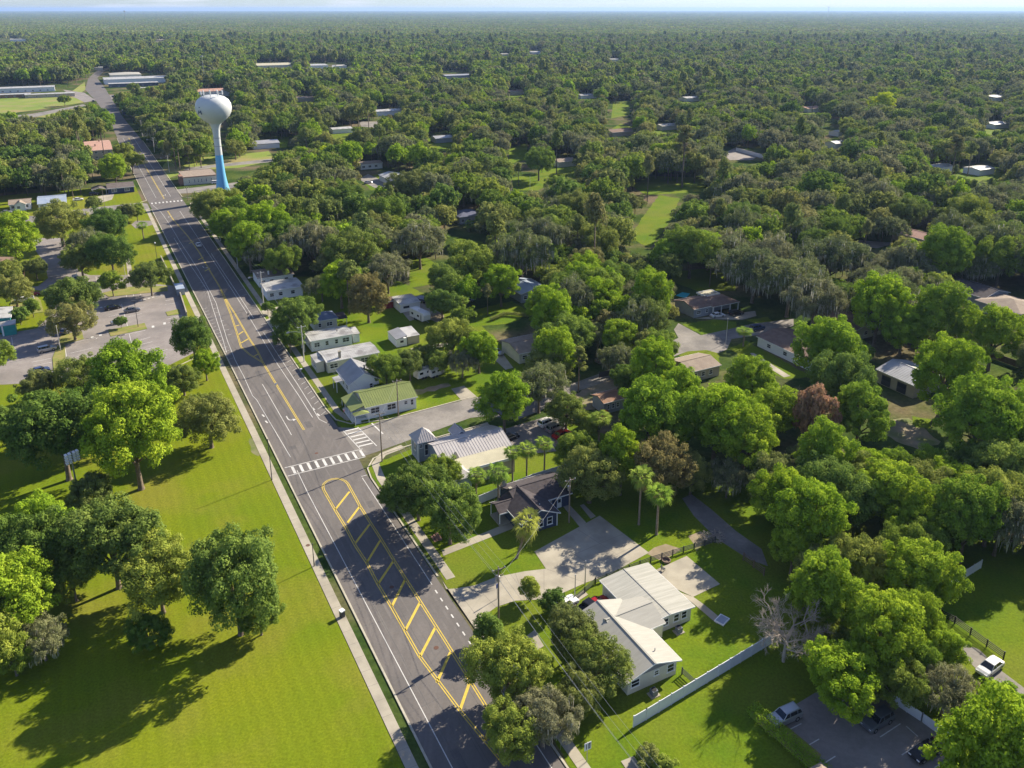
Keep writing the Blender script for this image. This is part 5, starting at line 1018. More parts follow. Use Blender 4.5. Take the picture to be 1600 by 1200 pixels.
 ('moss', 1300, 400, 46, 'huge silvery mossy oak in the middle of the eastern wood'), ('moss', 1560, 380, 48, 'silvery mossy oak at the right edge of the wood'), ('bright', 1480, 395, 36, 'rounded green tree between the silvery mossy oaks'),
 ('bright', 1540, 655, 60, 'broad layered green tree at the right edge beside the dirt drive'), ('oak', 1590, 740, 60, 'dark crown at the right edge below the dirt drive'), ('bright', 1345, 645, 42, 'yellow-green crown in front of the grey roofed barn'),
 ('pine', 1070, 222, 20, 'tall dark pine standing alone over a lit lawn'), ('pine', 1495, 228, 15, 'slim pine beside the white walled yard'), ('oak', 842, 250, 25, 'round dark tree beside the far bright lawn'),
 ('lime', 508, 240, 12, 'lime green tree in the wood east of the tower'), ('oak', 100, 155, 8, 'round bush standing alone in the open field'), ('oak', 640, 292, 30, 'light topped round oak in front of the far white roof'),
 ('oak', 192, 235, 14, 'dark tree on the sidewalk corner north of the apartment roof'), ('bright', 178, 262, 20, 'tree hiding the corner of the pink roofed house'), ('oak', 205, 250, 16, 'dense tree between the pink roof and the road'),
]
PALMS = [('palm', 741, 742, 14, (745, 790), 'palm at the west end of the palm row by the church wall'), ('palm', 783 - 3, 738, 16, (778, 800), 'second palm of the row, in front of the white fence'), ('palm', 801, 706, 13, (801, 752), 'dark palm behind the navy house chimney'),
 ('palm', 823, 702, 13, (823, 748), 'palm right of the dark palm behind the navy house'), ('palm', 848, 692, 13, (850, 738), 'palm at the east end of the row behind the navy house'), ('lowpalm', 728, 790, 14, (730, 818), 'low palm under the front yard tree'),
 ('goldpalm', 806, 817, 19, (807, 872), 'golden leaning palm in front of the navy house'), ('palm', 994, 745, 16, (998, 820), 'left one of two tall palms on the shaded lawn'), ('palm', 1027, 772, 19, (1026, 835), 'right one of two tall palms on the shaded lawn'), ('palm', 1022, 690, 18, (1030, 740), 'palm behind the brown magnolia'),
 ('palm', 934, 652, 16, (936, 692), 'palm above the red car at the thicket'), ('palm', 1162, 517, 11, (1161, 541), 'palm on the lawn tip at the cul-de-sac'), ('palm', 726, 468, 8, (725, 500), 'palm in the backyard behind the camper trailer'), ('palm', 224, 352, 8, (225, 374), 'palm on the corner lawn beside the road'),
 ('lowpalm', 733, 350, 7, (733, 362), 'palm beside the far blue house'), ('palm', 117, 219, 5, (117, 230), 'small palm in the wood left of the pink roof')]
for r in T:
    tree_at(r[0], r[1], r[2], r[3], r[4], sz=(r[6] if len(r) > 6 else (1.12 if r[0] in ('oak', 'bright') else 1.0)))
for i_, (s_, n_, k_, sc_) in enumerate([(164, 27, 'oak', .8), (176, 23.5, 'moss', .85), (187, 25, 'oak', 1.0), (199, 22.5, 'bright', 1.0), (212, 24, 'oak', .95), (224, 22, 'oak', .9), (236, 25, 'bright', 1.0), (248, 22.5, 'oak', .85), (262, 23.5, 'oak', .95), (276, 21, 'moss', .7)]):
    p_ = R(s_, n_); plant(k_, p_.x, p_.y, sc_, ['crown shading the road just north of the tan roofed bungalow', 'mossy crown over the road, second north of the bungalows', 'dark wide crown over the road, third north of the bungalows', 'bright crown over the road beside the moving white car', 'dark crown leaning over the road north of the white car', 'oak beside the road opposite the long wall end', 'bright roadside crown halfway to the far junction', 'dark roadside crown below the corner palm', 'roadside oak across from the corner palm', 'mossy roadside crown before the tower shadow', 'roadside oak in the tower shadow', 'last roadside crown before the far junction'][i_], 'trees shading the main road', None, 1.25)
for k, x, y, rp, bs, lb in PALMS:
    o_ = tree_at(k, x, y, rp * 1.15, lb, base=bs)
    if k == 'goldpalm': o_.rotation_euler = (0, 0.25, 0)
# ---------------------------------------------------------------- what stays open between the trees of the wood
CLEAR = [
 [(1248, 625), (1296, 625), (1300, 670), (1250, 672)], [(1190, 905), (1250, 905), (1262, 1000), (1190, 1000)],
 [(1055, 765), (1098, 762), (1205, 850), (1210, 895), (1165, 885), (1080, 812)],
 [(222, 345), (205, 262), (170, 185), (128, 140), (138, 115), (160, 103), (172, 108), (160, 125), (192, 175), (228, 215), (262, 255), (300, 262), (330, 250), (425, 238), (430, 252), (380, 268), (300, 330)],
 [(-60, 182), (-60, 128), (110, 128), (135, 118), (160, 112), (258, 112), (262, 130), (170, 150), (135, 168), (95, 172), (60, 190), (50, 182), (20, 176)],
 [(-10, 360), (-10, 300), (60, 296), (105, 298), (110, 305), (150, 278), (210, 275), (235, 320), (235, 345), (100, 350)],
 [(130, 215), (180, 215), (185, 250), (140, 252)], [(312, 148), (360, 148), (362, 190), (350, 240), (380, 318), (330, 300), (332, 200)],
 [(270, 262), (345, 262), (345, 290), (270, 292)], [(395, 415), (485, 405), (485, 465), (400, 470)],
 [(595, 450), (700, 450), (700, 545), (600, 545)], [(540, 490), (620, 480), (640, 548), (560, 548)], [(735, 478), (800, 468), (815, 500), (745, 512)], [(700, 570), (775, 560), (800, 600), (650, 640)],
 [(712, 318), (745, 322), (745, 350), (714, 348)], [(715, 368), (760, 372), (752, 402), (700, 400)], [(635, 402), (665, 400), (700, 425), (690, 445), (640, 455)],
 [(800, 430), (838, 432), (835, 468), (800, 466)], [(795, 518), (852, 515), (852, 552), (800, 555)], [(890, 595), (920, 575), (1000, 550), (1010, 565), (950, 590), (900, 615)], [(920, 545), (970, 545), (970, 575), (920, 580)],
 [(1060, 505), (1065, 450), (1160, 440), (1170, 495), (1240, 492), (1245, 515), (1190, 530), (1160, 560), (1140, 560), (1050, 560)], [(1055, 422), (1150, 418), (1150, 440), (1060, 445)],
 [(1190, 515), (1250, 505), (1265, 540), (1262, 580), (1215, 560)], [(1140, 540), (1180, 535), (1260, 582), (1235, 595), (1160, 560)], [(1060, 548), (1112, 545), (1112, 575), (1065, 578)],
 [(985, 385), (990, 345), (1030, 300), (1065, 308), (1050, 350), (1018, 388)], [(985, 300), (1010, 276), (1100, 275), (1105, 302)], [(1365, 555), (1450, 560), (1450, 610), (1370, 605)], [(1480, 530), (1600, 560), (1600, 585), (1480, 548)],
 [(1495, 438), (1620, 440), (1620, 495), (1540, 490), (1500, 465)], [(1420, 352), (1445, 352), (1445, 378), (1420, 375)], [(1305, 485), (1345, 485), (1350, 515), (1310, 515)], [(1340, 370), (1395, 372), (1395, 392), (1340, 392)],
 [(1125, 225), (1190, 225), (1190, 258), (1130, 256)], [(950, 152), (988, 152), (988, 215), (950, 215)], [(796, 222), (828, 222), (828, 255), (796, 255)], [(796, 270), (855, 268), (855, 300), (796, 302)],
 [(562, 245), (600, 248), (608, 292), (562, 296)], [(600, 262), (645, 262), (645, 285), (600, 290)], [(588, 165), (625, 165), (625, 180), (588, 180)], [(562, 186), (595, 186), (595, 200), (562, 200)], [(400, 212), (455, 210), (455, 235), (400, 235)],
 [(400, 94), (455, 94), (455, 106), (400, 106)], [(483, 94), (545, 94), (545, 106), (483, 106)], [(690, 108), (735, 108), (735, 122), (690, 122)], [(826, 76), (845, 76), (845, 86), (826, 86)], [(310, 135), (350, 135), (350, 150), (310, 150)],
 [(240, 66), (250, 56), (285, 43), (292, 46), (270, 58), (250, 68)], [(50, 56), (42, 66), (-10, 66), (-10, 56)], [(1362, 660), (1385, 650), (1455, 650), (1470, 700), (1420, 700)], [(1450, 255), (1485, 255), (1485, 265), (1450, 265)], [(1285, 195), (1312, 195), (1312, 232), (1285, 232)], [(1298, 178), (1312, 178), (1316, 210), (1300, 210)],
 [(1490, 885), (1700, 880), (1700, 1010), (1620, 1010), (1600, 1060), (1535, 1062), (1490, 985)], [(810, 385 - 100), (812, 380 - 100), (811, 281)],
]
MANUAL = [(-400, 338), (320, 335), (345, 395), (400, 420), (480, 425), (520, 470), (560, 480), (610, 560), (780, 600), (800, 580), (860, 620), (900, 640), (960, 690), (990, 770), (1095, 755), (1180, 812), (1232, 880), (1215, 1010), (1270, 1040), (1330, 1070), (1420, 1130), (1520, 1230), (1600, 1500), (-400, 1500)]
for x_, y_, w_, h_ in FARL: CLEAR.append([(x_ - w_ * .5, y_ - h_ * .7), (x_ + w_ * .5, y_ - h_ * .7), (x_ + w_ * .8, y_ + h_), (x_ - w_ * .8, y_ + h_)])
sheet('yard', [[(x_ - w_ * 1.2, y_ + h_ * 1.6), (x_ - w_, y_ + 0.5), (x_ + w_, y_ + .5), (x_ + w_ * 1.3, y_ + h_ * 1.5)] for x_, y_, w_, h_ in FARL], LAWN, 0.07)
def inpoly(x, y, poly):
    r = np.zeros(x.shape, bool); n = len(poly)
    for i in range(n):
        x1, y1 = poly[i]; x2, y2 = poly[(i + 1) % n]
        if y1 == y2: continue
        c = ((y1 > y) != (y2 > y)) & (x < (x2 - x1) * (y - y1) / (y2 - y1) + x1); r ^= c
    return r
rg = np.random.default_rng(5)
def hexgrid(d0, d1, step, marg=0.06, left=80):
    ny = int((d1 - d0) / (step * 0.866)) + 2; out = []
    for j in range(ny):
        y = d0 + j * step * 0.866; hw = (y + 90) * (0.64 + marg) + left; nx = int(2 * hw / step) + 1
        x = -hw + np.arange(nx) * step + (j % 2) * step / 2; out.append(np.stack([x, np.full(nx, y)], 1))
    P = np.concatenate(out); P += rg.normal(size=P.shape) * step * 0.21; return P
NEARD, MIDD = 900.0, 2600.0
A = hexgrid(60, NEARD, 7.7); B_ = hexgrid(NEARD, MIDD, 9.0)
def species(P):                       # patches of kind: olive mossy wood to the north, brighter crowns to the south-east
    x, y = P[:, 0], P[:, 1]
    n1 = np.sin(x * 0.031 + 1.3) * np.cos(y * 0.027 + 0.4) + 0.5 * np.sin(x * 0.011 - y * 0.017)
    u = rg.uniform(size=len(P)); k = np.full(len(P), 0)               # 0 oak 1 bright 2 moss 3 pine 4 olive
    near = np.clip((300 - y) / 140, 0, 1)
    k[u < 0.12 + 0.16 * (n1 < -0.2)] = 2; k[(u > 0.52) & (u < 0.74)] = 4; k[(u >= 0.80) & (u < 0.86)] = 1; k[(u >= 0.92) & (n1 > 0)] = 3
    k[rg.uniform(size=len(P)) < near * 0.62] = 1
    k[(y > 220) & (x > 60) & (rg.uniform(size=len(P)) < 0.26)] = 2
    return k
NAMES = ['oak', 'bright', 'moss', 'pine', 'olive']
RAD = np.array([K[n][0]['r'] for n in NAMES]); CZ = np.array([K[n][0]['cz'] for n in NAMES])
kA, kB = species(A), species(B_)
sA = 0.46 + 0.66 * rg.uniform(0, 1, len(A)) ** 1.25; sB = (0.5 + 0.7 * rg.uniform(0, 1, len(B_)) ** 1.3)
zA = rg.uniform(0.85, 1.4, len(A)); zB = rg.uniform(0.85, 1.45, len(B_))
def keep(P, k, s, zs):
    C3 = np.concatenate([P, (CZ[k] * s * zs)[:, None]], 1); px, py, d = project(C3); r = F * RAD[k] * s / d
    ok = ~inpoly(px, py, MANUAL)
    for a in range(9):
        q = 0.0 if a == 0 else 0.8; xx = px + r * q * math.cos(a * 0.785); yy = py + r * q * 0.85 * zs * math.sin(a * 0.785)
        for poly in CLEAR: ok &= ~inpoly(xx, yy, poly)
    ok &= ~((P[:, 0] - 0) ** 2 + (P[:, 1]) ** 2 < 60 ** 2)
    T3 = np.array(TREES); 
    for x, y, rr in T3: ok &= (P[:, 0] - x) ** 2 + (P[:, 1] - y) ** 2 > (0.62 * (rr + RAD[k] * s)) ** 2
    rel = P - np.array([RA.x, RA.y]); n = rel @ np.array([RN.x, RN.y]); ss = rel @ np.array([RU.x, RU.y])
    ok &= ~((n > -9) & (n < 18) & (ss < 620)); 
    ok &= ~((n < 30) & (ss < 300))
    return ok, px, py, d
okA, pxA, pyA, dA = keep(A, kA, sA, zA); okB, _, _, _ = keep(B_, kB, sB, zB)
for F_ in FOOT:                        # no tree grows out of a house
    cx, cy, rr = F_; okA &= (A[:, 0] - cx) ** 2 + (A[:, 1] - cy) ** 2 > (rr + 2.0) ** 2
A, kA, sA, zA, pxA, pyA, dA = A[okA], kA[okA], sA[okA], zA[okA], pxA[okA], pyA[okA], dA[okA]
size = np.where((pxA > -45) & (pxA < 1645) & (pyA < 1250), RAD[kA] * sA / dA, 0)
order = np.argsort(-size); NSOLO = max(0, 300 - sum(1 for o in COL.objects if o.get('category') in ('tree', 'palm')))
solo = set(order[:NSOLO].tolist())
ADJ = {'oak': 'dark green oak', 'bright': 'yellow-green broadleaf tree', 'moss': 'grey mossy oak', 'pine': 'tall thin pine', 'olive': 'dense olive-green tree'}
MARKS = [((1120, 475), 'the cul-de-sac house with the pool'), ((1225, 540), 'the long white walled house'), ((1408, 582), 'the grey roofed barn'), ((1225, 950), 'the leafless grey tree'), ((1548, 1043), 'the old white sedan'), ((1275, 650), 'the rusty orange tree'),
 ((1130, 820), 'the shaded gravel lane'), ((820, 450), 'the blue metal roof'), ((728, 335), 'the far blue house'), ((600, 420), 'the red shed'), ((945, 565), 'the parked pickup truck'), ((1020, 340), 'the sunlit grass path'), ((1420, 670), 'the sunlit dirt drive'),
 ((1580, 470), 'the pale roof at the right edge'), ((1400, 1130), 'the shaded parking bays'), ((1530, 960), 'the paddock with the black rail fence'), ((1325, 500), 'the hidden brown roof'), ((1430, 365), 'the small brown roof in the wood'), ((430, 440), 'the roadside houses'), ((1030, 700), 'the brown magnolia'), ((1350, 850), 'the thick wood right of the lane')]
used = {}
for i in order[:NSOLO]:
    kd = NAMES[kA[i]]; px, py = pxA[i], pyA[i]
    dist = [((px - m[0][0]) ** 2 + (py - m[0][1]) ** 2, m) for m in MARKS]; m = min(dist, key=lambda t: t[0])[1]
    dx, dy = px - m[0][0], py - m[0][1]; L = math.hypot(dx, dy)
    ring = 'close' if L < 60 else ('somewhat' if L < 120 else 'well')
    side = ('right of' if dx > 0 else 'left of') if abs(dx) > abs(dy) else ('beyond' if dy < 0 else 'in front of')
    szn = 'small ' if sA[i] < 0.66 else ('large ' if sA[i] > 0.95 else '')
    lb = f'{szn}{ADJ[kd]} {ring} {side} {m[1]}'; used.setdefault(lb, 0); used[lb] += 1
    if used[lb] > 1: lb = {2: 'another ', 3: 'third ', 4: 'fourth '}.get(used[lb], 'further ') + lb
    plant(kd, A[i, 0], A[i, 1], float(sA[i]), lb, 'trees of the eastern wood' if px > 700 else 'trees behind the roadside houses', None, float(zA[i]))
# ---------------------------------------------------------------- all the rest of the wood: one object
FC = bpy.data.collections.new('forest_kinds')           # holds the shapes the wood is scattered from
def fkind(name, key, sd, rx, rz, cz, N, per, size, mossn=0, sq=1.0):
    rg2 = np.random.default_rng(sd); C, Rr = lobes(rg2, N, rx, rx * rg2.uniform(0.8, 1.0), rz, cz, 0.8 if N > 30 else 1.2, 1.7 if N > 30 else 2.3, -0.3, 0.1)
    if key == 'pine': C[:, :2] *= rg2.uniform(0.1, 1.0, (len(C), 1))
    Q = leaves(rg2, C, Rr, per, size, flat=0.8); nq = len(Q) // 4; mats = [LEAF[key]]; mi = np.zeros(nq)
    if mossn:
        M = moss_quads(rg2, C, Rr, mossn, 1.2, 2.6); mi = np.concatenate([mi, np.ones(len(M) // 4)]); Q = np.concatenate([Q, M]); mats.append(LEAF['mossgrey']); nq = len(Q) // 4
    tb = MB(); tb.tube([(0, 0, 0), (0, 0, cz)], [0.35, 0.2], BARK, 4, caps=False); TV = np.array(tb.v)[np.array(tb.f)].reshape(-1, 3); Q = np.concatenate([Q, TV]); mi = np.concatenate([mi, np.full(len(tb.f), len(mats))]); mats.append(BARK)
    me = mesh_np(name, Q, len(Q) // 4, mats, mi); o = bpy.data.objects.new(name, me); FC.objects.link(o)
FK = [('oak', 7, 4.4, 8.2, 80, 62, 0.5), ('bright', 5.6, 5.0, 7.9, 75, 62, 0.46), ('moss', 7.4, 4.2, 8.4, 72, 60, 0.46), ('pine', 4.2, 4.6, 15, 34, 70, 0.42), ('olive', 5.8, 4.6, 6.6, 80, 60, 0.42)]
for i, (kn, rx, rz, cz, N, per, sz) in enumerate(FK):
    for v in range(3): fkind(f'k{i}{v}', kn, 100 + i * 10 + v, rx, rz, cz, N, per, sz, 260 if kn == 'moss' else (30 if kn == 'oak' else 0))
for i, (kn, rx, rz, cz, N, per, sz) in enumerate(FK): fkind(f'm{i}', kn, 300 + i, rx, rz, cz, 22, 34, 1.15)
def patch(name, sd, keys, size, step):              # a patch of canopy for the far distance
    rg2 = np.random.default_rng(sd); Qs = []; mis = []
    n = int(size / step)
    for a in range(n):
        for c in range(n):
            if rg2.uniform() < 0.07: continue
            x = (a + rg2.uniform(0, 1)) * step - size / 2; y = (c + rg2.uniform(0, 1)) * step - size / 2; r = step * rg2.uniform(0.5, 0.8); h = rg2.uniform(6, 13)
            d = rg2.normal(size=(34, 3)); d[:, 2] = np.abs(d[:, 2]); d /= np.linalg.norm(d, axis=1)[:, None]
            P = np.array([x, y, h - r * 0.3]) + d * r * np.array([1, 1, 0.7]) * rg2.uniform(0.85, 1.1, (34, 1)); Nn = d + rg2.normal(size=d.shape) * 0.3; Nn /= np.linalg.norm(Nn, axis=1)[:, None]
            Qs.append(quads(P, Nn, r * 0.42, rg2)); mis.append(np.full(34, rg2.integers(0, len(keys))))
    Q = np.concatenate(Qs); mi = np.concatenate(mis); me = mesh_np(name, Q, len(Q) // 4, [LEAF[k] for k in keys], mi); o = bpy.data.objects.new(name, me); FC.objects.link(o)
for v in range(3): patch(f'p{v}', 400 + v, ['oak', 'olive', 'moss', 'pine'], 80, 9)
for v in range(2): patch(f'q{v}', 420 + v, ['oak', 'olive', 'moss', 'pine'], 240, 17)
names = sorted(o.name for o in FC.objects); ix = {n: i for i, n in enumerate(names)}
pts, idx, rot, scl = [], [], [], []
rest = np.array([i not in solo for i in range(len(A))]) & ~((pyA > 1100) & (pxA > -100) & (pxA < 1700)) & ~((dA < 210) & (pxA > -80) & (pxA < 1680))
def addp(P, id_, r, s, z=0):
    pts.append(np.concatenate([P, np.full((len(P), 1), z)], 1)); idx.append(id_); rot.append(r); scl.append(s)
Ar = A[rest]; kr = kA[rest]; addp(Ar, np.array([ix[f'k{k}{int(v)}'] for k, v in zip(kr, rg.integers(0, 3, len(Ar)))]), rg.uniform(0, 6.28, len(Ar)), np.stack([sA[rest], sA[rest], sA[rest] * zA[rest]], 1))
Br = B_[okB]; kr = kB[okB]; addp(Br, np.array([ix[f'm{k}'] for k in kr]), rg.uniform(0, 6.28, len(Br)), np.stack([sB[okB], sB[okB], sB[okB] * zB[okB]], 1))
C_ = hexgrid(MIDD, 11000, 68); px, py, d = project(np.concatenate([C_, np.full((len(C_), 1), 8.0)], 1)); ok = np.ones(len(C_), bool)
for poly in CLEAR: ok &= ~inpoly(px, py, poly)
C_ = C_[ok]; addp(C_, rg.choice([ix['p0'], ix['p1'], ix['p2']], len(C_)), rg.integers(0, 4, len(C_)) * 1.5708 + rg.uniform(-.4, .4, len(C_)), np.ones((len(C_), 3)) * rg.uniform(0.9, 1.15, (len(C_), 1)) * np.array([1, 1, 1.1]))
D_ = hexgrid(11000, 30000, 210); addp(D_, rg.choice([ix['q0'], ix['q1']], len(D_)), rg.integers(0, 4, len(D_)) * 1.5708, np.ones((len(D_), 3)) * np.array([1.05, 1.05, 1.3]))
pts = np.concatenate(pts); idx = np.concatenate(idx); rot = np.concatenate(rot); scl = np.concatenate(scl)
print('forest instances', len(pts), 'near rest', len(Ar), 'solo', NSOLO)
me = bpy.data.meshes.new('forest'); me.vertices.add(len(pts)); me.vertices.foreach_set('co', pts.astype(np.float32).ravel())
a = me.attributes.new('idx', 'INT', 'POINT'); a.data.foreach_set('value', idx.astype(np.int32))
a = me.attributes.new('rot', 'FLOAT_VECTOR', 'POINT'); a.data.foreach_set('vector', np.stack([0 * rot, 0 * rot, rot], 1).astype(np.float32).ravel())
a = me.attributes.new('scl', 'FLOAT_VECTOR', 'POINT'); a.data.foreach_set('vector', scl.astype(np.float32).ravel())
fo = put('forest', me); tag(fo, 'dense green wood reaching from the town to the horizon', kind='stuff')
ng = bpy.data.node_groups.new('scatter', 'GeometryNodeTree')
ng.interface.new_socket('Geometry', in_out='INPUT', socket_type='NodeSocketGeometry'); ng.interface.new_socket('Geometry', in_out='OUTPUT', socket_type='NodeSocketGeometry')
gi = ng.nodes.new('NodeGroupInput'); go = ng.nodes.new('NodeGroupOutput'); ip = ng.nodes.new('GeometryNodeInstanceOnPoints'); ci = ng.nodes.new('GeometryNodeCollectionInfo')
ci.inputs['Collection'].default_value = FC; ci.inputs['Separate Children'].default_value = True; ci.inputs['Reset Children'].default_value = True
ip.inputs['Pick Instance'].default_value = True
def attr(nm, ty):
    n = ng.nodes.new('GeometryNodeInputNamedAttribute'); n.data_type = ty; n.inputs['Name'].default_value = nm; return n.outputs['Attribute']
er = ng.nodes.new('FunctionNodeEulerToRotation')
ng.links.new(gi.outputs[0], ip.inputs['Points']); ng.links.new(ci.outputs[0], ip.inputs['Instance']); ng.links.new(attr('idx', 'INT'), ip.inputs['Instance Index'])
ng.links.new(attr('rot', 'FLOAT_VECTOR'), er.inputs[0]); ng.links.new(er.outputs[0], ip.inputs['Rotation']); ng.links.new(attr('scl', 'FLOAT_VECTOR'), ip.inputs['Scale']); ng.links.new(ip.outputs[0], go.inputs[0])
fo.modifiers.new('scatter', 'NODES').node_group = ng
# ---------------------------------------------------------------- poles, lamps, wires
def utility_pole(s, n, h, label, arms=2, transf=True, m=WOODP, lamp=False, r=0.16):
    o = thing('utility_pole', label, 'utility pole', tuple(R(s, n)), RANG)
    b = MB(); b.tube([(0, 0, 0), (0, 0, h)], [r, r * 0.65], m, 8); b.build('pole', o)
    for i in range(arms):
        z = h - 0.5 - i * 1.1; b = MB(); b.box(-1.1 if not i else -0.7, 1.1 if not i else 0.7, -0.17, -0.07, z, z + 0.12, m); b.build('crossarm', o)
        for x in (-1.0, 0, 1.0):
            if i: continue
            b = MB(); b.lathe([(0.05, z + 0.12), (0.08, z + 0.2), (0.04, z + 0.32), (0.01, z + 0.33)], WHITE, 8, c=(x, -0.12)); b.build('insulator', o)
    if transf: b = MB(); b.lathe([(0.02, h - 2.9), (0.28, h - 2.88), (0.3, h - 2.0), (0.15, h - 1.9), (0.01, h - 1.88)], METAL, 12, c=(0.1, 0.42)); b.build('transformer', o)
    if lamp:
        b = MB(); b.tube([(0, 0, h * 0.80), (-1.6, 0, h * 0.86), (-3.2, 0, h * 0.87)], 0.05, METAL, 6); b.build('lamp_arm', o); b = MB(); b.hexa([(-4.0, -.15, h * 0.85), (-3.2, -.15, h * 0.85), (-3.2, .15, h * 0.85), (-4.0, .15, h * 0.85)], [(-3.9, -.08, h * 0.885), (-3.2, -.1, h * 0.885), (-3.2, .1, h * 0.885), (-3.9, .08, h * 0.885)], METAL); b.build('lamp_head', o)
    return o
PL = [(-79, 15.8, 11.5), (-22.5, 16.1, 11.6), (33.3, 16.9, 11.6), (92.5, 15.6, 10.5), (142.5, 15.4, 11.6), (187.8, 15.6, 9), (230.4, 16.4, 9), (280, 16.2, 9), (330, 16.0, 9.5), (400, 15.5, 10), (480, 15.2, 10), (560, 14.6, 12)]
utility_pole(-22.5, 16.1, 11.6, 'utility pole with a transformer beside the wide driveway mouth')
utility_pole(33.3, 16.9, 11.6, 'dark utility pole on the corner by the zebra crossing', transf=False)
utility_pole(92.5, 15.6, 10.5, 'pale concrete pole with a long lamp arm beside the long roofed house', 1, False, CPOLE, True)
utility_pole(142.5, 15.4, 11.6, 'concrete pole with a lamp arm beside the white roofed bungalow', 1, False, CPOLE, True)
utility_pole(187.8, 15.6, 9, 'concrete lamp pole under the trees south of the tower', 1, False, CPOLE, True)
utility_pole(230.4, 16.4, 9, 'grey pole between the bright trees and the road', 1, False, CPOLE)
utility_pole(315.5, 14.9, 7, 'short pole at the crosswalk of the far junction', 1, False, WOODP); utility_pole(400, 15.5, 10, 'pole before the cream hall drive', 1, False, CPOLE, True); utility_pole(480, 15.2, 10, 'pole with a lamp arm in the shade stripes of the far road', 1, False, CPOLE, True); utility_pole(560, 14.6, 12, 'farthest concrete pole near the vanishing road', 1, False, CPOLE)
utility_pole(50.8, 27.0, 9.6, 'dark pole on the grass verge in front of the green roofed house', 1, False)
utility_pole(-3.6, 40.2, 9.5, 'wooden pole with a rusty head behind the navy house', 1, True)
b0 = None
for i, off in enumerate((-1.0, 0.0, 1.0)):
    b = MB()
    for j in range(len(PL) - 1):
        (s0, n0, h0), (s1, n1, h1) = PL[j], PL[j + 1]
        pts = []
        for k in range(9):
            t = k / 8; p = R(s0 + (s1 - s0) * t, n0 + (n1 - n0) * t + off, h0 + (h1 - h0) * t - 0.15 - 1.2 * 4 * t * (1 - t) * ((s1 - s0) / 55)); pts.append(p)
        b.tube(pts, 0.017, surf('wire', (0.26, 0.27, 0.28), rough=0.6, metal=0.3), 4, caps=False)
    tag(b.build('power_line'), ['roadside power cable nearest the road', 'middle power cable over the pole tops', 'roadside power cable nearest the houses'][i], 'cable', 'power cables along the east side of the road')
b = MB()
for j in range(1, 5):
    (s0, n0, h0), (s1, n1, h1) = PL[j - 1], PL[j]
    b.tube([R(s0 + (s1 - s0) * k / 8, n0 + (n1 - n0) * k / 8 + 0.2, (h0 + (h1 - h0) * k / 8) - 2.6 - 4.4 * k / 8 * (1 - k / 8)) for k in range(9)], 0.022, MATS['wire'], 4, caps=False)
tag(b.build('telephone_line'), 'thicker telephone cable slung below the power cables', 'cable')
def wire(a, c, label, sag=0.6):
    a, c = Vector(a), Vector(c); b = MB(); b.tube([a.lerp(c, k / 8) - Vector((0, 0, sag * 4 * k / 8 * (1 - k / 8))) for k in range(9)], 0.012, MATS['wire'], 4, caps=False); tag(b.build('service_line'), label, 'cable')
wire(R(-22.5, 16.3, 9.6), R(-3.6, 40.2, 9.2), 'service wire crossing the front lawn toward the pole behind the navy house'); wire(R(33.3, 17, 10.8), R(50.8, 27, 9.2), 'service wire over the side street mouth'); wire(R(33.3, 17, 9.6), R(26.5, 29.2, 5.0), 'service wire from the corner pole to the bell tower'); wire(R(-3.6, 40.2, 9.2), R(5, 33, 4.4), 'short service wire down to the dark shingles')
def lamp(s, n, h, label, kind='head', m=METAL):
    o = thing('lamp_post', label, 'lamp post', tuple(R(s, n)), RANG); b = MB(); b.tube([(0, 0, 0), (0, 0, h)], [0.10, 0.06], m, 7); b.build('pole', o)
    if kind == 'double':
        for sx in (-1, 1): b = MB(); b.box(min(0.1 * sx, 0.95 * sx), max(0.1 * sx, 0.95 * sx), -.16, .16, h - 0.02, h + 0.12, m); b.build('lamp_head', o)
    elif kind == 'globe': b = MB(); b.lathe([(0.05, h), (0.26, h + 0.2), (0.28, h + 0.42), (0.1, h + 0.62), (0.01, h + 0.66)], WHITE, 12); b.build('lamp_head', o)
    elif kind == 'thin': b = MB(); b.tube([(0, 0, h), (0, 0, h + 0.15)], 0.11, m, 7); b.build('cap', o)
    else: b = MB(); b.box(-.25, .25, -.18, .18, h, h + 0.18, m); b.build('lamp_head', o)
    return o
DK = surf('dark_metal', (0.05, 0.05, 0.055), rough=0.5)
g = RA
def rs(px, py):
    p = G(px, py) - RA; return p.dot(RU), p.dot(RN)
lamp(*rs(425, 750), 9.1, 'tall thin dark pole on the park lawn by the crossing', 'thin', DK); lamp(*rs(491, 885), 4.4, 'short dark lamp post beside the park sidewalk', 'thin', DK)
lamp(207.2, -9.8, 7.9, 'green-white globe lamp at the end of the long wall', 'globe', DK); lamp(*rs(216, 511), 8.2, 'double headed lamp on the middle parking island', 'double', DK); lamp(*rs(95, 548), 7.4, 'pale lamp pole at the dry grass strip of the parking lot', 'thin', CPOLE)
lamp(*rs(199, 450), 8.0, 'lamp pole beside the walk north of the parking lot', 'thin', CPOLE); lamp(*rs(194, 556), 6.0, 'dark parking lamp rising behind the vivid green tree', 'double', DK); lamp(*rs(122, 441), 4.5, 'thin post beside the white van', 'thin', CPOLE); lamp(*rs(164, 325), 8.5, 'pole on the corner lawn in front of the dark roofed house', 'thin', WOODP); lamp(*rs(47, 360), 8.5, 'pole on the side street at the far left', 'thin', WOODP)
lamp(*rs(1134, 537), 7.5, 'slim lamp post at the cul-de-sac kerb', 'thin', CPOLE); lamp(*rs(898, 937), 4.6, 'thin steel post on the small pad by the driveway', 'thin', METAL); lamp(*rs(914, 914), 4.6, 'second thin steel post behind the small pad', 'thin', METAL); lamp(*rs(828, 296), 7, 'slim post on the far bright lawn', 'thin', CPOLE)
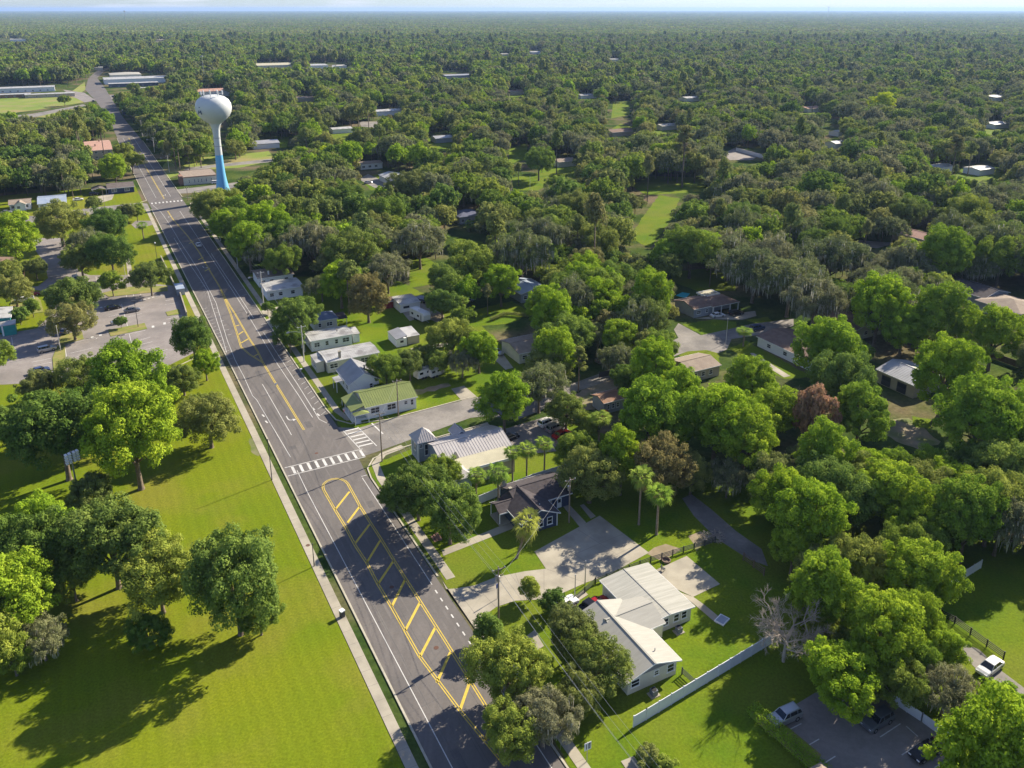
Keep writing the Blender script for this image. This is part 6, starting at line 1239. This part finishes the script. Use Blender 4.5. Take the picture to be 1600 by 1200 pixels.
tag(sheet('pad', [[(889, 940), (912, 923), (919, 930), (897, 944)]], CONC, 0.12, kind=None, thick=0.1), 'small concrete pad at the foot of the thin steel post', 'slab')['kind'] = 'thing'
o = thing('stadium_light', 'tall stadium light with rows of lamps above the park trees', 'stadium light', tuple(R(42.9, -39.5)), RANG + 0.5)
b = MB(); b.tube([(0, 0, 0), (0, 0, 12.6)], [0.22, 0.12], METAL, 8); b.build('pole', o)
for i in range(4):
    z = 12.3 - i * 0.55; b = MB(); b.box(-1.25, 1.25, -.06, .06, z, z + .1, METAL); b.build('crossbar', o)
    for x in (-1.05, -0.4, 0.4, 1.05):
        b = MB(); b.hexa([(x - .2, -.5, z - .35), (x + .2, -.5, z - .35), (x + .2, -.1, z - .05), (x - .2, -.1, z - .05)], [(x - .26, -.62, z - .02), (x + .26, -.62, z - .02), (x + .2, -.1, z + .22), (x - .2, -.1, z + .22)], surf('lamp_shell', (0.82, 0.82, 0.84), rough=0.4)); b.build('lamp', o)
# ---------------------------------------------------------------- signs and small street things
def sign(px, py, text, w, h, z, label, face=WHITE, rot=0):
    p = G(px, py); o = thing('sign', label, 'sign', tuple(p), RANG + rot); b = MB(); b.tube([(0, 0, 0), (0, 0, z + h)], 0.05, METAL, 6); b.build('post', o); b = MB(); b.box(-w / 2, w / 2, -0.1, -0.055, z, z + h, face); bd = b.build('board', o)
    if text:
        b = MB(); y = -0.105; D = {'1': [(0.0, 0, 0.0, 1)], '0': [(-.3, 0, -.3, 1), (.3, 0, .3, 1), (-.3, 1, .3, 1), (-.3, 0, .3, 0)]}
        for k, ch in enumerate(text):
            for (xa, za, xb, zb) in D[ch]:
                c = (k - (len(text) - 1) / 2) * w * 0.42; sx = w * 0.3; ln = 0.05
                xa_, xb_ = c + xa * sx, c + xb * sx; za_, zb_ = z + h * 0.2 + za * h * 0.6, z + h * 0.2 + zb * h * 0.6
                b.box(min(xa_, xb_) - ln, max(xa_, xb_) + ln, y - .01 - .002 * k, y, min(za_, zb_) - ln, max(za_, zb_) + ln, BLACK)
        b.build('lettering', bd)
    return o
sign(917, 1190, '10', 1.0, 1.2, 2.0, 'white sign reading 10 on a post at the bottom of the lawn'); sign(777, 936, '', 0.6, 0.8, 2.2, 'small sign beside the utility pole on the apron', surf('sign_blue', (0.05, 0.10, 0.35), rough=0.5), 0.3)
sign(308, 335, '', 0.7, 0.8, 2.0, 'small street sign at the far crossing'); sign(432, 612, '', 0.5, 0.6, 1.8, 'small sign at the kerb of the park'); sign(538, 656, '', 0.6, 0.6, 1.9, 'stop sign back at the side street corner', surf('sign_red', (0.45, 0.03, 0.03), rough=0.5), 1.2)
o = thing('litter_bin', 'dark bin with a pale lid on the park grass by the sidewalk', 'bin', tuple(G(535, 964)), RANG + 0.3); b = MB(); b.box(-.32, .32, -.32, .32, 0, 1.15, DK); b.build('body', o); b = MB(); b.box(-.38, .38, -.38, .38, 1.16, 1.32, WHITE); b.build('lid', o)
for i, (px, py, lb) in enumerate(((421, 481, 'mailbox at the driveway beside the lamp pole'), (388, 496, 'mailbox on the grass strip by the white roofed bungalow'), (471, 583, 'pale mailbox in front of the long roofed house'), (905, 593, 'mailbox by the parked pickup truck'))):
    o = thing('mailbox', lb, 'mailbox', tuple(G(px, py)), RANG); b = MB(); b.box(-.06, .06, -.06, .06, 0, 1.0, WOODP); b.build('post', o); b = MB(); b.box(-.28, .28, -.14, .14, 1.0, 1.3, DK if i != 2 else WHITE); b.build('box', o)
o = thing('notice_board', 'dark board on two legs on the verge by the pickup street', 'board', tuple(G(944, 590)), RANG); b = MB(); b.box(-1.6, 1.6, -.06, .06, 0.3, 1.8, BLK if False else DK); b.build('board', o)
for x in (-1.5, 1.5): b = MB(); b.box(x - .07, x + .07, .065, .18, 0, 1.9, WOODP); b.build('leg', o)
# ---------------------------------------------------------------- cars
def cyl_y(b, cx, cz, r, y0, y1, m, n=14):
    b.hexa([(cx + r * math.cos(a), y0, cz + r * math.sin(a)) for a in [2 * math.pi * i / n for i in range(n)]], [(cx + r * math.cos(a), y1, cz + r * math.sin(a)) for a in [2 * math.pi * i / n for i in range(n)]], m)
CARG = surf('car_glass', (0.015, 0.018, 0.022), rough=0.05, spec=0.8); LAMPW = surf('headlight_glass', (0.7, 0.7, 0.7), rough=0.2); LAMPR = surf('taillight_red', (0.4, 0.01, 0.01), rough=0.3); RIM = surf('wheel_rim', (0.45, 0.45, 0.46), rough=0.35, metal=0.7)
CM = {}
def paint(name, c, metal=0.3): return surf('paint_' + name, c, tuple(v * 0.93 for v in c), 1.5, 0.28, metal, spec=0.6)
def car_meshes(kind):
    if kind in CM: return CM[kind]
    P0 = MATS['paint_white']; L, W, dz = {'sedan': (4.7, 1.82, 0), 'suv': (4.7, 1.9, 0.16), 'pickup': (5.6, 1.95, 0.2), 'hatch': (4.2, 1.78, 0.04), 'van': (5.2, 1.95, 0.15)}[kind]; hl = L / 2; b = MB()
    prof = {'sedan': [(-hl, .42), (-hl - .02, .75), (-hl + .15, .96), (-hl + .9, 1.0), (hl - 1.45, .97), (hl - .5, .85), (hl - .06, .68), (hl, .42)], 'suv': [(-hl, .45), (-hl, .95), (-hl + .1, 1.05), (-1, 1.06), (hl - 1.15, 1.04), (hl - .2, .92), (hl, .75), (hl, .45)],
            'pickup': [(-hl, .5), (-hl, .98), (-hl + .1, 1.0), (-1, 1.0), (hl - 1.35, 1.02), (hl - .2, .95), (hl, .8), (hl, .5)], 'hatch': [(-hl, .42), (-hl, .8), (-hl + .1, .98), (-1, 1.0), (hl - 1.1, .97), (hl - .3, .85), (hl, .65), (hl, .4)], 'van': [(-hl, .45), (-hl, 1.0), (-hl + .1, 1.08), (-1, 1.08), (hl - 1.0, 1.04), (hl - .25, .9), (hl, .7), (hl, .42)]}[kind]
    prof = [(x, z + dz * 0.6) for x, z in prof]; bot = 0.24 + dz * 0.5; st = []
    for yy, ins, up in ((-W / 2, .06, .10), (-W / 2 + .1, 0, 0), (0, -.05, -.015), (W / 2 - .1, 0, 0), (W / 2, .06, .10)):
        st.append([(x * (1 - ins / hl), yy, max(bot + .05, z - (up if z > .6 else 0))) for x, z in prof] + [((hl - .1), yy, bot), (-(hl - .1), yy, bot)])
    n = len(st[0]); k = len(b.v); i = b.mi(P0)
    for s_ in st: b.v += s_
    for j in range(4):
        for q in range(n): b.f.append((k + j * n + q, k + j * n + (q + 1) % n, k + (j + 1) * n + (q + 1) % n, k + (j + 1) * n + q)); b.m.append(i)
    b.f.append(tuple(range(k, k + n))); b.f.append(tuple(reversed(range(k + 4 * n, k + 5 * n)))); b.m += [i, i]
    x0, x1, x2, x3, zt = {'sedan': (-1.75, -1.05, .35, 1.15, 1.44), 'suv': (-2.28, -2.0, .35, 1.1, 1.68), 'pickup': (-.55, -.4, 1.0, 1.6, 1.72), 'hatch': (-2.0, -1.45, .2, 1.0, 1.47), 'van': (-2.5, -2.3, .7, 1.6, 1.78)}[kind]
    zb = 0.96 + dz * 0.6; hw = W / 2 - .08; ht = W / 2 - .26; G_ = MB()
    B0 = [(x0, -hw, zb), (x3, -hw, zb), (x3, hw, zb), (x0, hw, zb)]; T0 = [(x1, -ht, zt), (x2, -ht, zt), (x2, ht, zt), (x1, ht, zt)]; G_.hexa(B0, T0, CARG)
    b.hexa([(x1 - .04, -ht - .03, zt + .003), (x2 + .04, -ht - .03, zt + .003), (x2 + .04, ht + .03, zt + .003), (x1 - .04, ht + .03, zt + .003)], [(x1 + .1, -ht + .1, zt + .05), (x2 - .1, -ht + .1, zt + .05), (x2 - .1, ht - .1, zt + .05), (x1 + .1, ht - .1, zt + .05)], P0)
    for s_ in (-1, 1):
        pil = [((x0, zb), (x1, zt)), ((x3, zb), (x2, zt)), ((-.15 if kind != 'pickup' else .45, zb), (-.2 if kind != 'pickup' else .4, zt))] + ([((-1.45, zb), (-1.45, zt))] if kind in ('suv', 'van') else [])
        for (xa, za), (xb, zz) in pil: b.tube([(xa, s_ * (hw + .005), za - .02), (xb, s_ * (ht + .01), zz + .01)], .045, P0, 5)
    if kind == 'pickup':
        bx = surf('bed_liner', (0.03, 0.03, 0.03)); b.box(-hl + .12, -.75, -.72, .72, 1.135, 1.15, bx)
        for yy in (-.9, .8): b.box(-hl + .02, -.62, yy, yy + .1, 1.08, 1.32, P0)
        b.box(-hl, -hl + .1, -.79, .79, 1.08, 1.32, P0)
    wl = MB(); cyl_y(wl, 0, .34 + dz * .2, .34 + dz * .25, -.11, .11, BLACK); rm = MB(); cyl_y(rm, 0, .34 + dz * .2, .21, -.125, .125, RIM)
    hd = MB(); hd.box(-.04, .05, -.2, .2, -.07, .07, LAMPW); tl = MB(); tl.box(-.05, .04, -.14, .14, -.1, .1, LAMPR)
    CM[kind] = dict(body=b.mesh('body'), glass=G_.mesh('windows'), wheel=wl.mesh('wheel'), rim=rm.mesh('rim'), head=hd.mesh('headlight'), tail=tl.mesh('taillight'), hl=hl, W=W, dz=dz); return CM[kind]
paint('white', (0.72, 0.72, 0.70), 0)
def car(kind, px, py, ang, col, label, z=0.06, name=None, group=None):
    M = car_meshes(kind); g = G(px, py, 0.7); o = thing(name or {'sedan': 'sedan_car', 'suv': 'suv_car', 'pickup': 'pickup_truck', 'hatch': 'hatchback_car', 'van': 'passenger_van'}[kind], label, {'pickup': 'truck', 'van': 'van'}.get(kind, 'car'), (g.x, g.y, z), RANG + math.radians(ang), group)
    bd = put('body', M['body'], o); bd.material_slots[0].link = 'OBJECT'; bd.material_slots[0].material = col; put('windows', M['glass'], o)
    for x in (M['hl'] * 0.62, -M['hl'] * 0.6):
        for y in (-M['W'] / 2 + .1, M['W'] / 2 - .1): w = put('wheel', M['wheel'], o, (x, y, 0)); put('rim', M['rim'], w)
    for y in (-.6, .6): put('headlight', M['head'], o, (M['hl'] - .03, y, .66 + M['dz'] * .6)); put('taillight', M['tail'], o, (-M['hl'] + .02, y, .78 + M['dz'] * .6))
    return o
pW, pB, pS, pG, pR, pM, pC, pL = MATS['paint_white'], paint('black', (.012, .012, .014)), paint('silver', (.42, .43, .45), .6), paint('grey', (.16, .17, .20), .5), paint('red', (.42, .012, .012)), paint('maroon', (.18, .01, .03)), paint('champagne', (.35, .33, .29), .5), paint('blue', (.06, .09, .2), .4)
car('suv', 1226, 1119, 178, pS, 'silver estate car beside the hedge in the shaded bays'); car('suv', 1371, 1125, 182, pG, 'grey four wheel drive in the middle of the shaded bays'); car('sedan', 1311, 1073, 180, pB, 'black car deep in the tree shade at the top of the bays'); car('sedan', 1447, 1172, 180, pB, 'black car in the lower right bay'); car('sedan', 1547, 1041, 185, pW, 'old white sedan by the end of the black rail fence')
car('sedan', 310, 382, 90, pW, 'white car driving away up the main road'); car('pickup', 945, 562, 8, pC, 'champagne pickup truck parked on the curved street'); car('sedan', 1121, 492, -8, pW, 'white sedan in front of the garage of the pool house'); car('suv', 1150, 489, -5, pB, 'black car in front of the pool house'); car('suv', 1183, 512, 0, pL, 'pale blue car on the street under the mossy oaks'); car('sedan', 775, 549, -70, pS, 'silver car on the short driveway by the tan roofed house')
car('suv', 855, 660, 12, pW, 'white car, farthest of the row behind the palms'); car('suv', 867, 668, 12, pS, 'silver car between the white and the red one'); car('sedan', 878, 678, 12, pR, 'bright red car of the row behind the palms'); car('sedan', 884, 688, 12, pC, 'pale car half under the crown beside the bright red one'); car('sedan', 796, 683, 15, pB, 'black car in the shade behind the church roof'); car('sedan', 945, 646, 60, pR, 'red car under the trees beside the rusty roof')
car('sedan', 932, 943, 10, pR, 'red car under the roof edge of the ell shaped house'); car('pickup', 918, 950, 14, pB, 'black pickup beside the red car at the ell shaped house'); car('suv', 882, 944, 10, pW, 'white car beneath the sparse young tree')
car('sedan', 50, 459, 5, pM, 'dark red car on the grass edge of the parking lot'); car('pickup', 38, 468, 185, pW, 'white pickup parked beside the dark red car'); car('van', 119, 436, -80, pW, 'white van on the north drive of the lot'); car('suv', 152, 459, -70, pG, 'blue-grey car in the shade of the largest lot tree'); car('sedan', 176, 480, 10, pB, 'black car in the middle row of the parking lot'); car('sedan', 206, 484, 5, pG, 'dark grey car next to the black one in the middle row'); car('sedan', 186, 502, 5, pS, 'silver car behind the tiny round tree'); car('suv', 73, 545, 12, pS, 'silver car in the lower left lane of the lot'); car('sedan', 62, 578, 14, pL, 'blue car nearest the park grass in the lot'); car('suv', 105, 516, 60, pG, 'grey car behind the trunk on the dry grass island')
car('sedan', 122, 311, 0, pW, 'white car on the pale driveway of the dark roofed house'); car('sedan', 10, 331, 0, pS, 'silver car beside the cross gabled house'); car('suv', 147, 303, 0, pB, 'dark car under the carport roof'); car('van', 338, 285, 0, pW, 'white van beside the cream hall'); car('suv', 146, 158, -80, pB, 'dark vehicle stopped at the far crossing'); car('suv', 178, 151, 10, pB, 'dark vehicle at the stop line of the far cross street'); car('sedan', 203, 176, 0, pR, 'red car by the small white office'); car('sedan', 575, 285, 20, pG, 'grey car on the curved drive below the ranch house')
car('sedan', 730, 470, 20, pG, 'dark car under the tree beyond the backyard palm'); car('sedan', 337, 300, 10, pG, 'dark car behind the water tower foot')
# camper trailers, boat
def camper(s, n, L, W, h, label, rz=0):
    o = thing('camper_trailer', label, 'trailer', tuple(R(s, n, 0.06)), RANG + rz); b = MB(); cs = surf('camper_shell', (0.70, 0.70, 0.68), (0.62, 0.62, 0.60), 0.7, 0.4)
    pr = [(-L / 2, .55), (-L / 2 - .05, 1.6), (-L / 2 + .2, h), (L / 2 - .5, h), (L / 2, h - .7), (L / 2 - .1, .9), (L / 2 - .9, .55)]
    b.hexa([(x, -W / 2, z) for x, z in pr], [(x, W / 2, z) for x, z in pr], cs); b.box(-.5, .3, -.35, .35, h + .003, h + .3, WHITE); b.build('shell', o)
    for x in (-L * .3, L * .1): b = MB(); b.box(x - .5, x + .5, -W / 2 - .03, -W / 2 - .002, 1.5, 2.1, CARG); b.build('window', o)
    b = MB(); b.box(L * .25, L * .25 + .65, -W / 2 - .04, -W / 2 - .002, .7, 2.4, RCREAM); b.build('door', o)
    for x in (-.9, 0): 
        for y in (-W / 2 + .1, W / 2 - .1): b = MB(); cyl_y(b, x - .3, .36, .36, y - .1, y + .1, BLACK); b.build('wheel', o)
    b = MB(); b.tube([(L / 2 - .9, 0, .6), (L / 2 + .9, 0, .5)], .06, METAL, 6); b.build('hitch', o); return o
camper(107.5, 55.0, 7.6, 2.5, 3.2, 'white camper trailer standing on the backyard concrete pad', -1.35); camper(68.2, 40.6, 5.4, 2.2, 2.7, 'white motorhome under the trees beside the corner lawn', 0.2); camper(67.5, 43.4, 4.2, 2.0, 2.3, 'smaller white camper right behind the white motorhome', 0.2)
o = thing('boat_trailer', 'covered boat on a trailer beside the plain roofed shed', 'boat', tuple(R(122, 62.0, 0)), RANG + 2.2); b = MB(); hull = [(-3.2, -1.0), (1.6, -1.0), (2.6, -.6), (3.4, 0), (2.6, .6), (1.6, 1.0), (-3.2, 1.0)]
b.hexa([(x * .85, y * .35, .55) for x, y in hull], [(x, y, 1.35) for x, y in hull], surf('hull_blue', (0.10, 0.14, 0.26), rough=0.4)); b.build('hull', o)
b = MB(); b.hexa([(x * .98, y * .98, 1.36) for x, y in hull], [(x * .5, y * .3, 2.1) for x, y in hull], surf('canvas', (0.24, 0.28, 0.38), (0.30, 0.34, 0.44), 1.0, 0.9)); b.build('cover', o)
b = MB(); b.box(-3.0, 3.0, -.5, .5, .4, .52, METAL); b.tube([(3.0, 0, .46), (4.6, 0, .46)], .06, METAL, 6); b.build('frame', o)
for y in (-1.05, 1.05): b = MB(); cyl_y(b, -.8, .34, .34, y - .1, y + .1, BLACK); b.build('wheel', o)
# garden things
o = thing('fire_pit', 'round dark fire pit on the yard behind the driveway', 'fire pit', tuple(G(1041, 877))); b = MB(); b.lathe([(0.75, 0), (0.8, 0.35), (0.62, 0.35), (0.6, 0.1), (0.02, 0.08)], surf('stone_dark', (0.10, 0.07, 0.06), (0.2, 0.14, 0.1), 3), 18); b.build('ring', o)
o = thing('patio_chair', 'dark chair on the patio slab by the wing', 'chair', tuple(G(1036, 892, 0)) , 1); o.location.z = 0.07; b = MB(); b.box(-.28, .28, -.28, .28, .38, .44, DK); b.build('seat', o); b = MB(); b.hexa([(-.28, .24, .44), (.28, .24, .44), (.28, .3, .44), (-.28, .3, .44)], [(-.28, .36, .95), (.28, .36, .95), (.28, .42, .95), (-.28, .42, .95)], DK); b.build('backrest', o)
for x in (-.25, .25):
    for y in (-.25, .25): b = MB(); b.box(x - .025, x + .025, y - .025, y + .025, 0, .378, DK); b.build('leg', o)
o = thing('sandbox_table', 'white framed slab at the end of the garden walk', 'table', tuple(G(1128, 970)), RANG + .35); b = MB(); b.box(-1.0, 1.0, -.8, .8, 0.05, 0.28, WHITE); b.box(-.85, .85, -.65, .65, 0.283, 0.30, WGREY); b.build('top', o)
o = thing('brush_pile', 'grey pile of cut branches beside the gravel lane', 'brush pile', tuple(G(1113, 842))); b = MB(); r5 = random.Random(3)
for i in range(90):
    a = r5.uniform(0, 6.3); p = Vector((r5.uniform(-1.8, 1.8), r5.uniform(-1.4, 1.4), r5.uniform(0.05, .9))); d = Vector((math.cos(a), math.sin(a), r5.uniform(-.2, .3))); b.tube([p - d * r5.uniform(.4, 1), p + d * r5.uniform(.4, 1)], [.05, .02], DEADW, 4)
b.build('branches', o)
o = thing('brick_planter', 'small low brick steps at the front walk of the navy house', 'steps', tuple(R(3.4, 16.8)), RANG); b = MB()
for i in range(3): b.box(-.9 + i * .5, -.42 + i * .5, -1.0, 1.0, 0, .12 + i * .12, WBRICK)
b.build('steps', o)
# ---------------------------------------------------------------- air: thin haze
b = MB(); b.box(-34000, 34000, -300, 44000, -1.0, 130, FLOOR); me = b.mesh('haze'); me.materials.clear()
hm = bpy.data.materials.new('haze_air'); hm.use_nodes = True; t = hm.node_tree; t.nodes.clear(); ou = t.nodes.new('ShaderNodeOutputMaterial'); vo = t.nodes.new('ShaderNodeVolumePrincipled')
vo.inputs['Color'].default_value = (0.42, 0.62, 1.0, 1); vo.inputs['Density'].default_value = HAZE; vo.inputs['Anisotropy'].default_value = 0.2
t.links.new(vo.outputs[0], ou.inputs['Volume']); me.materials.append(hm)
ho = put('haze', me); tag(ho, 'thin pale haze in the air', kind='stuff')
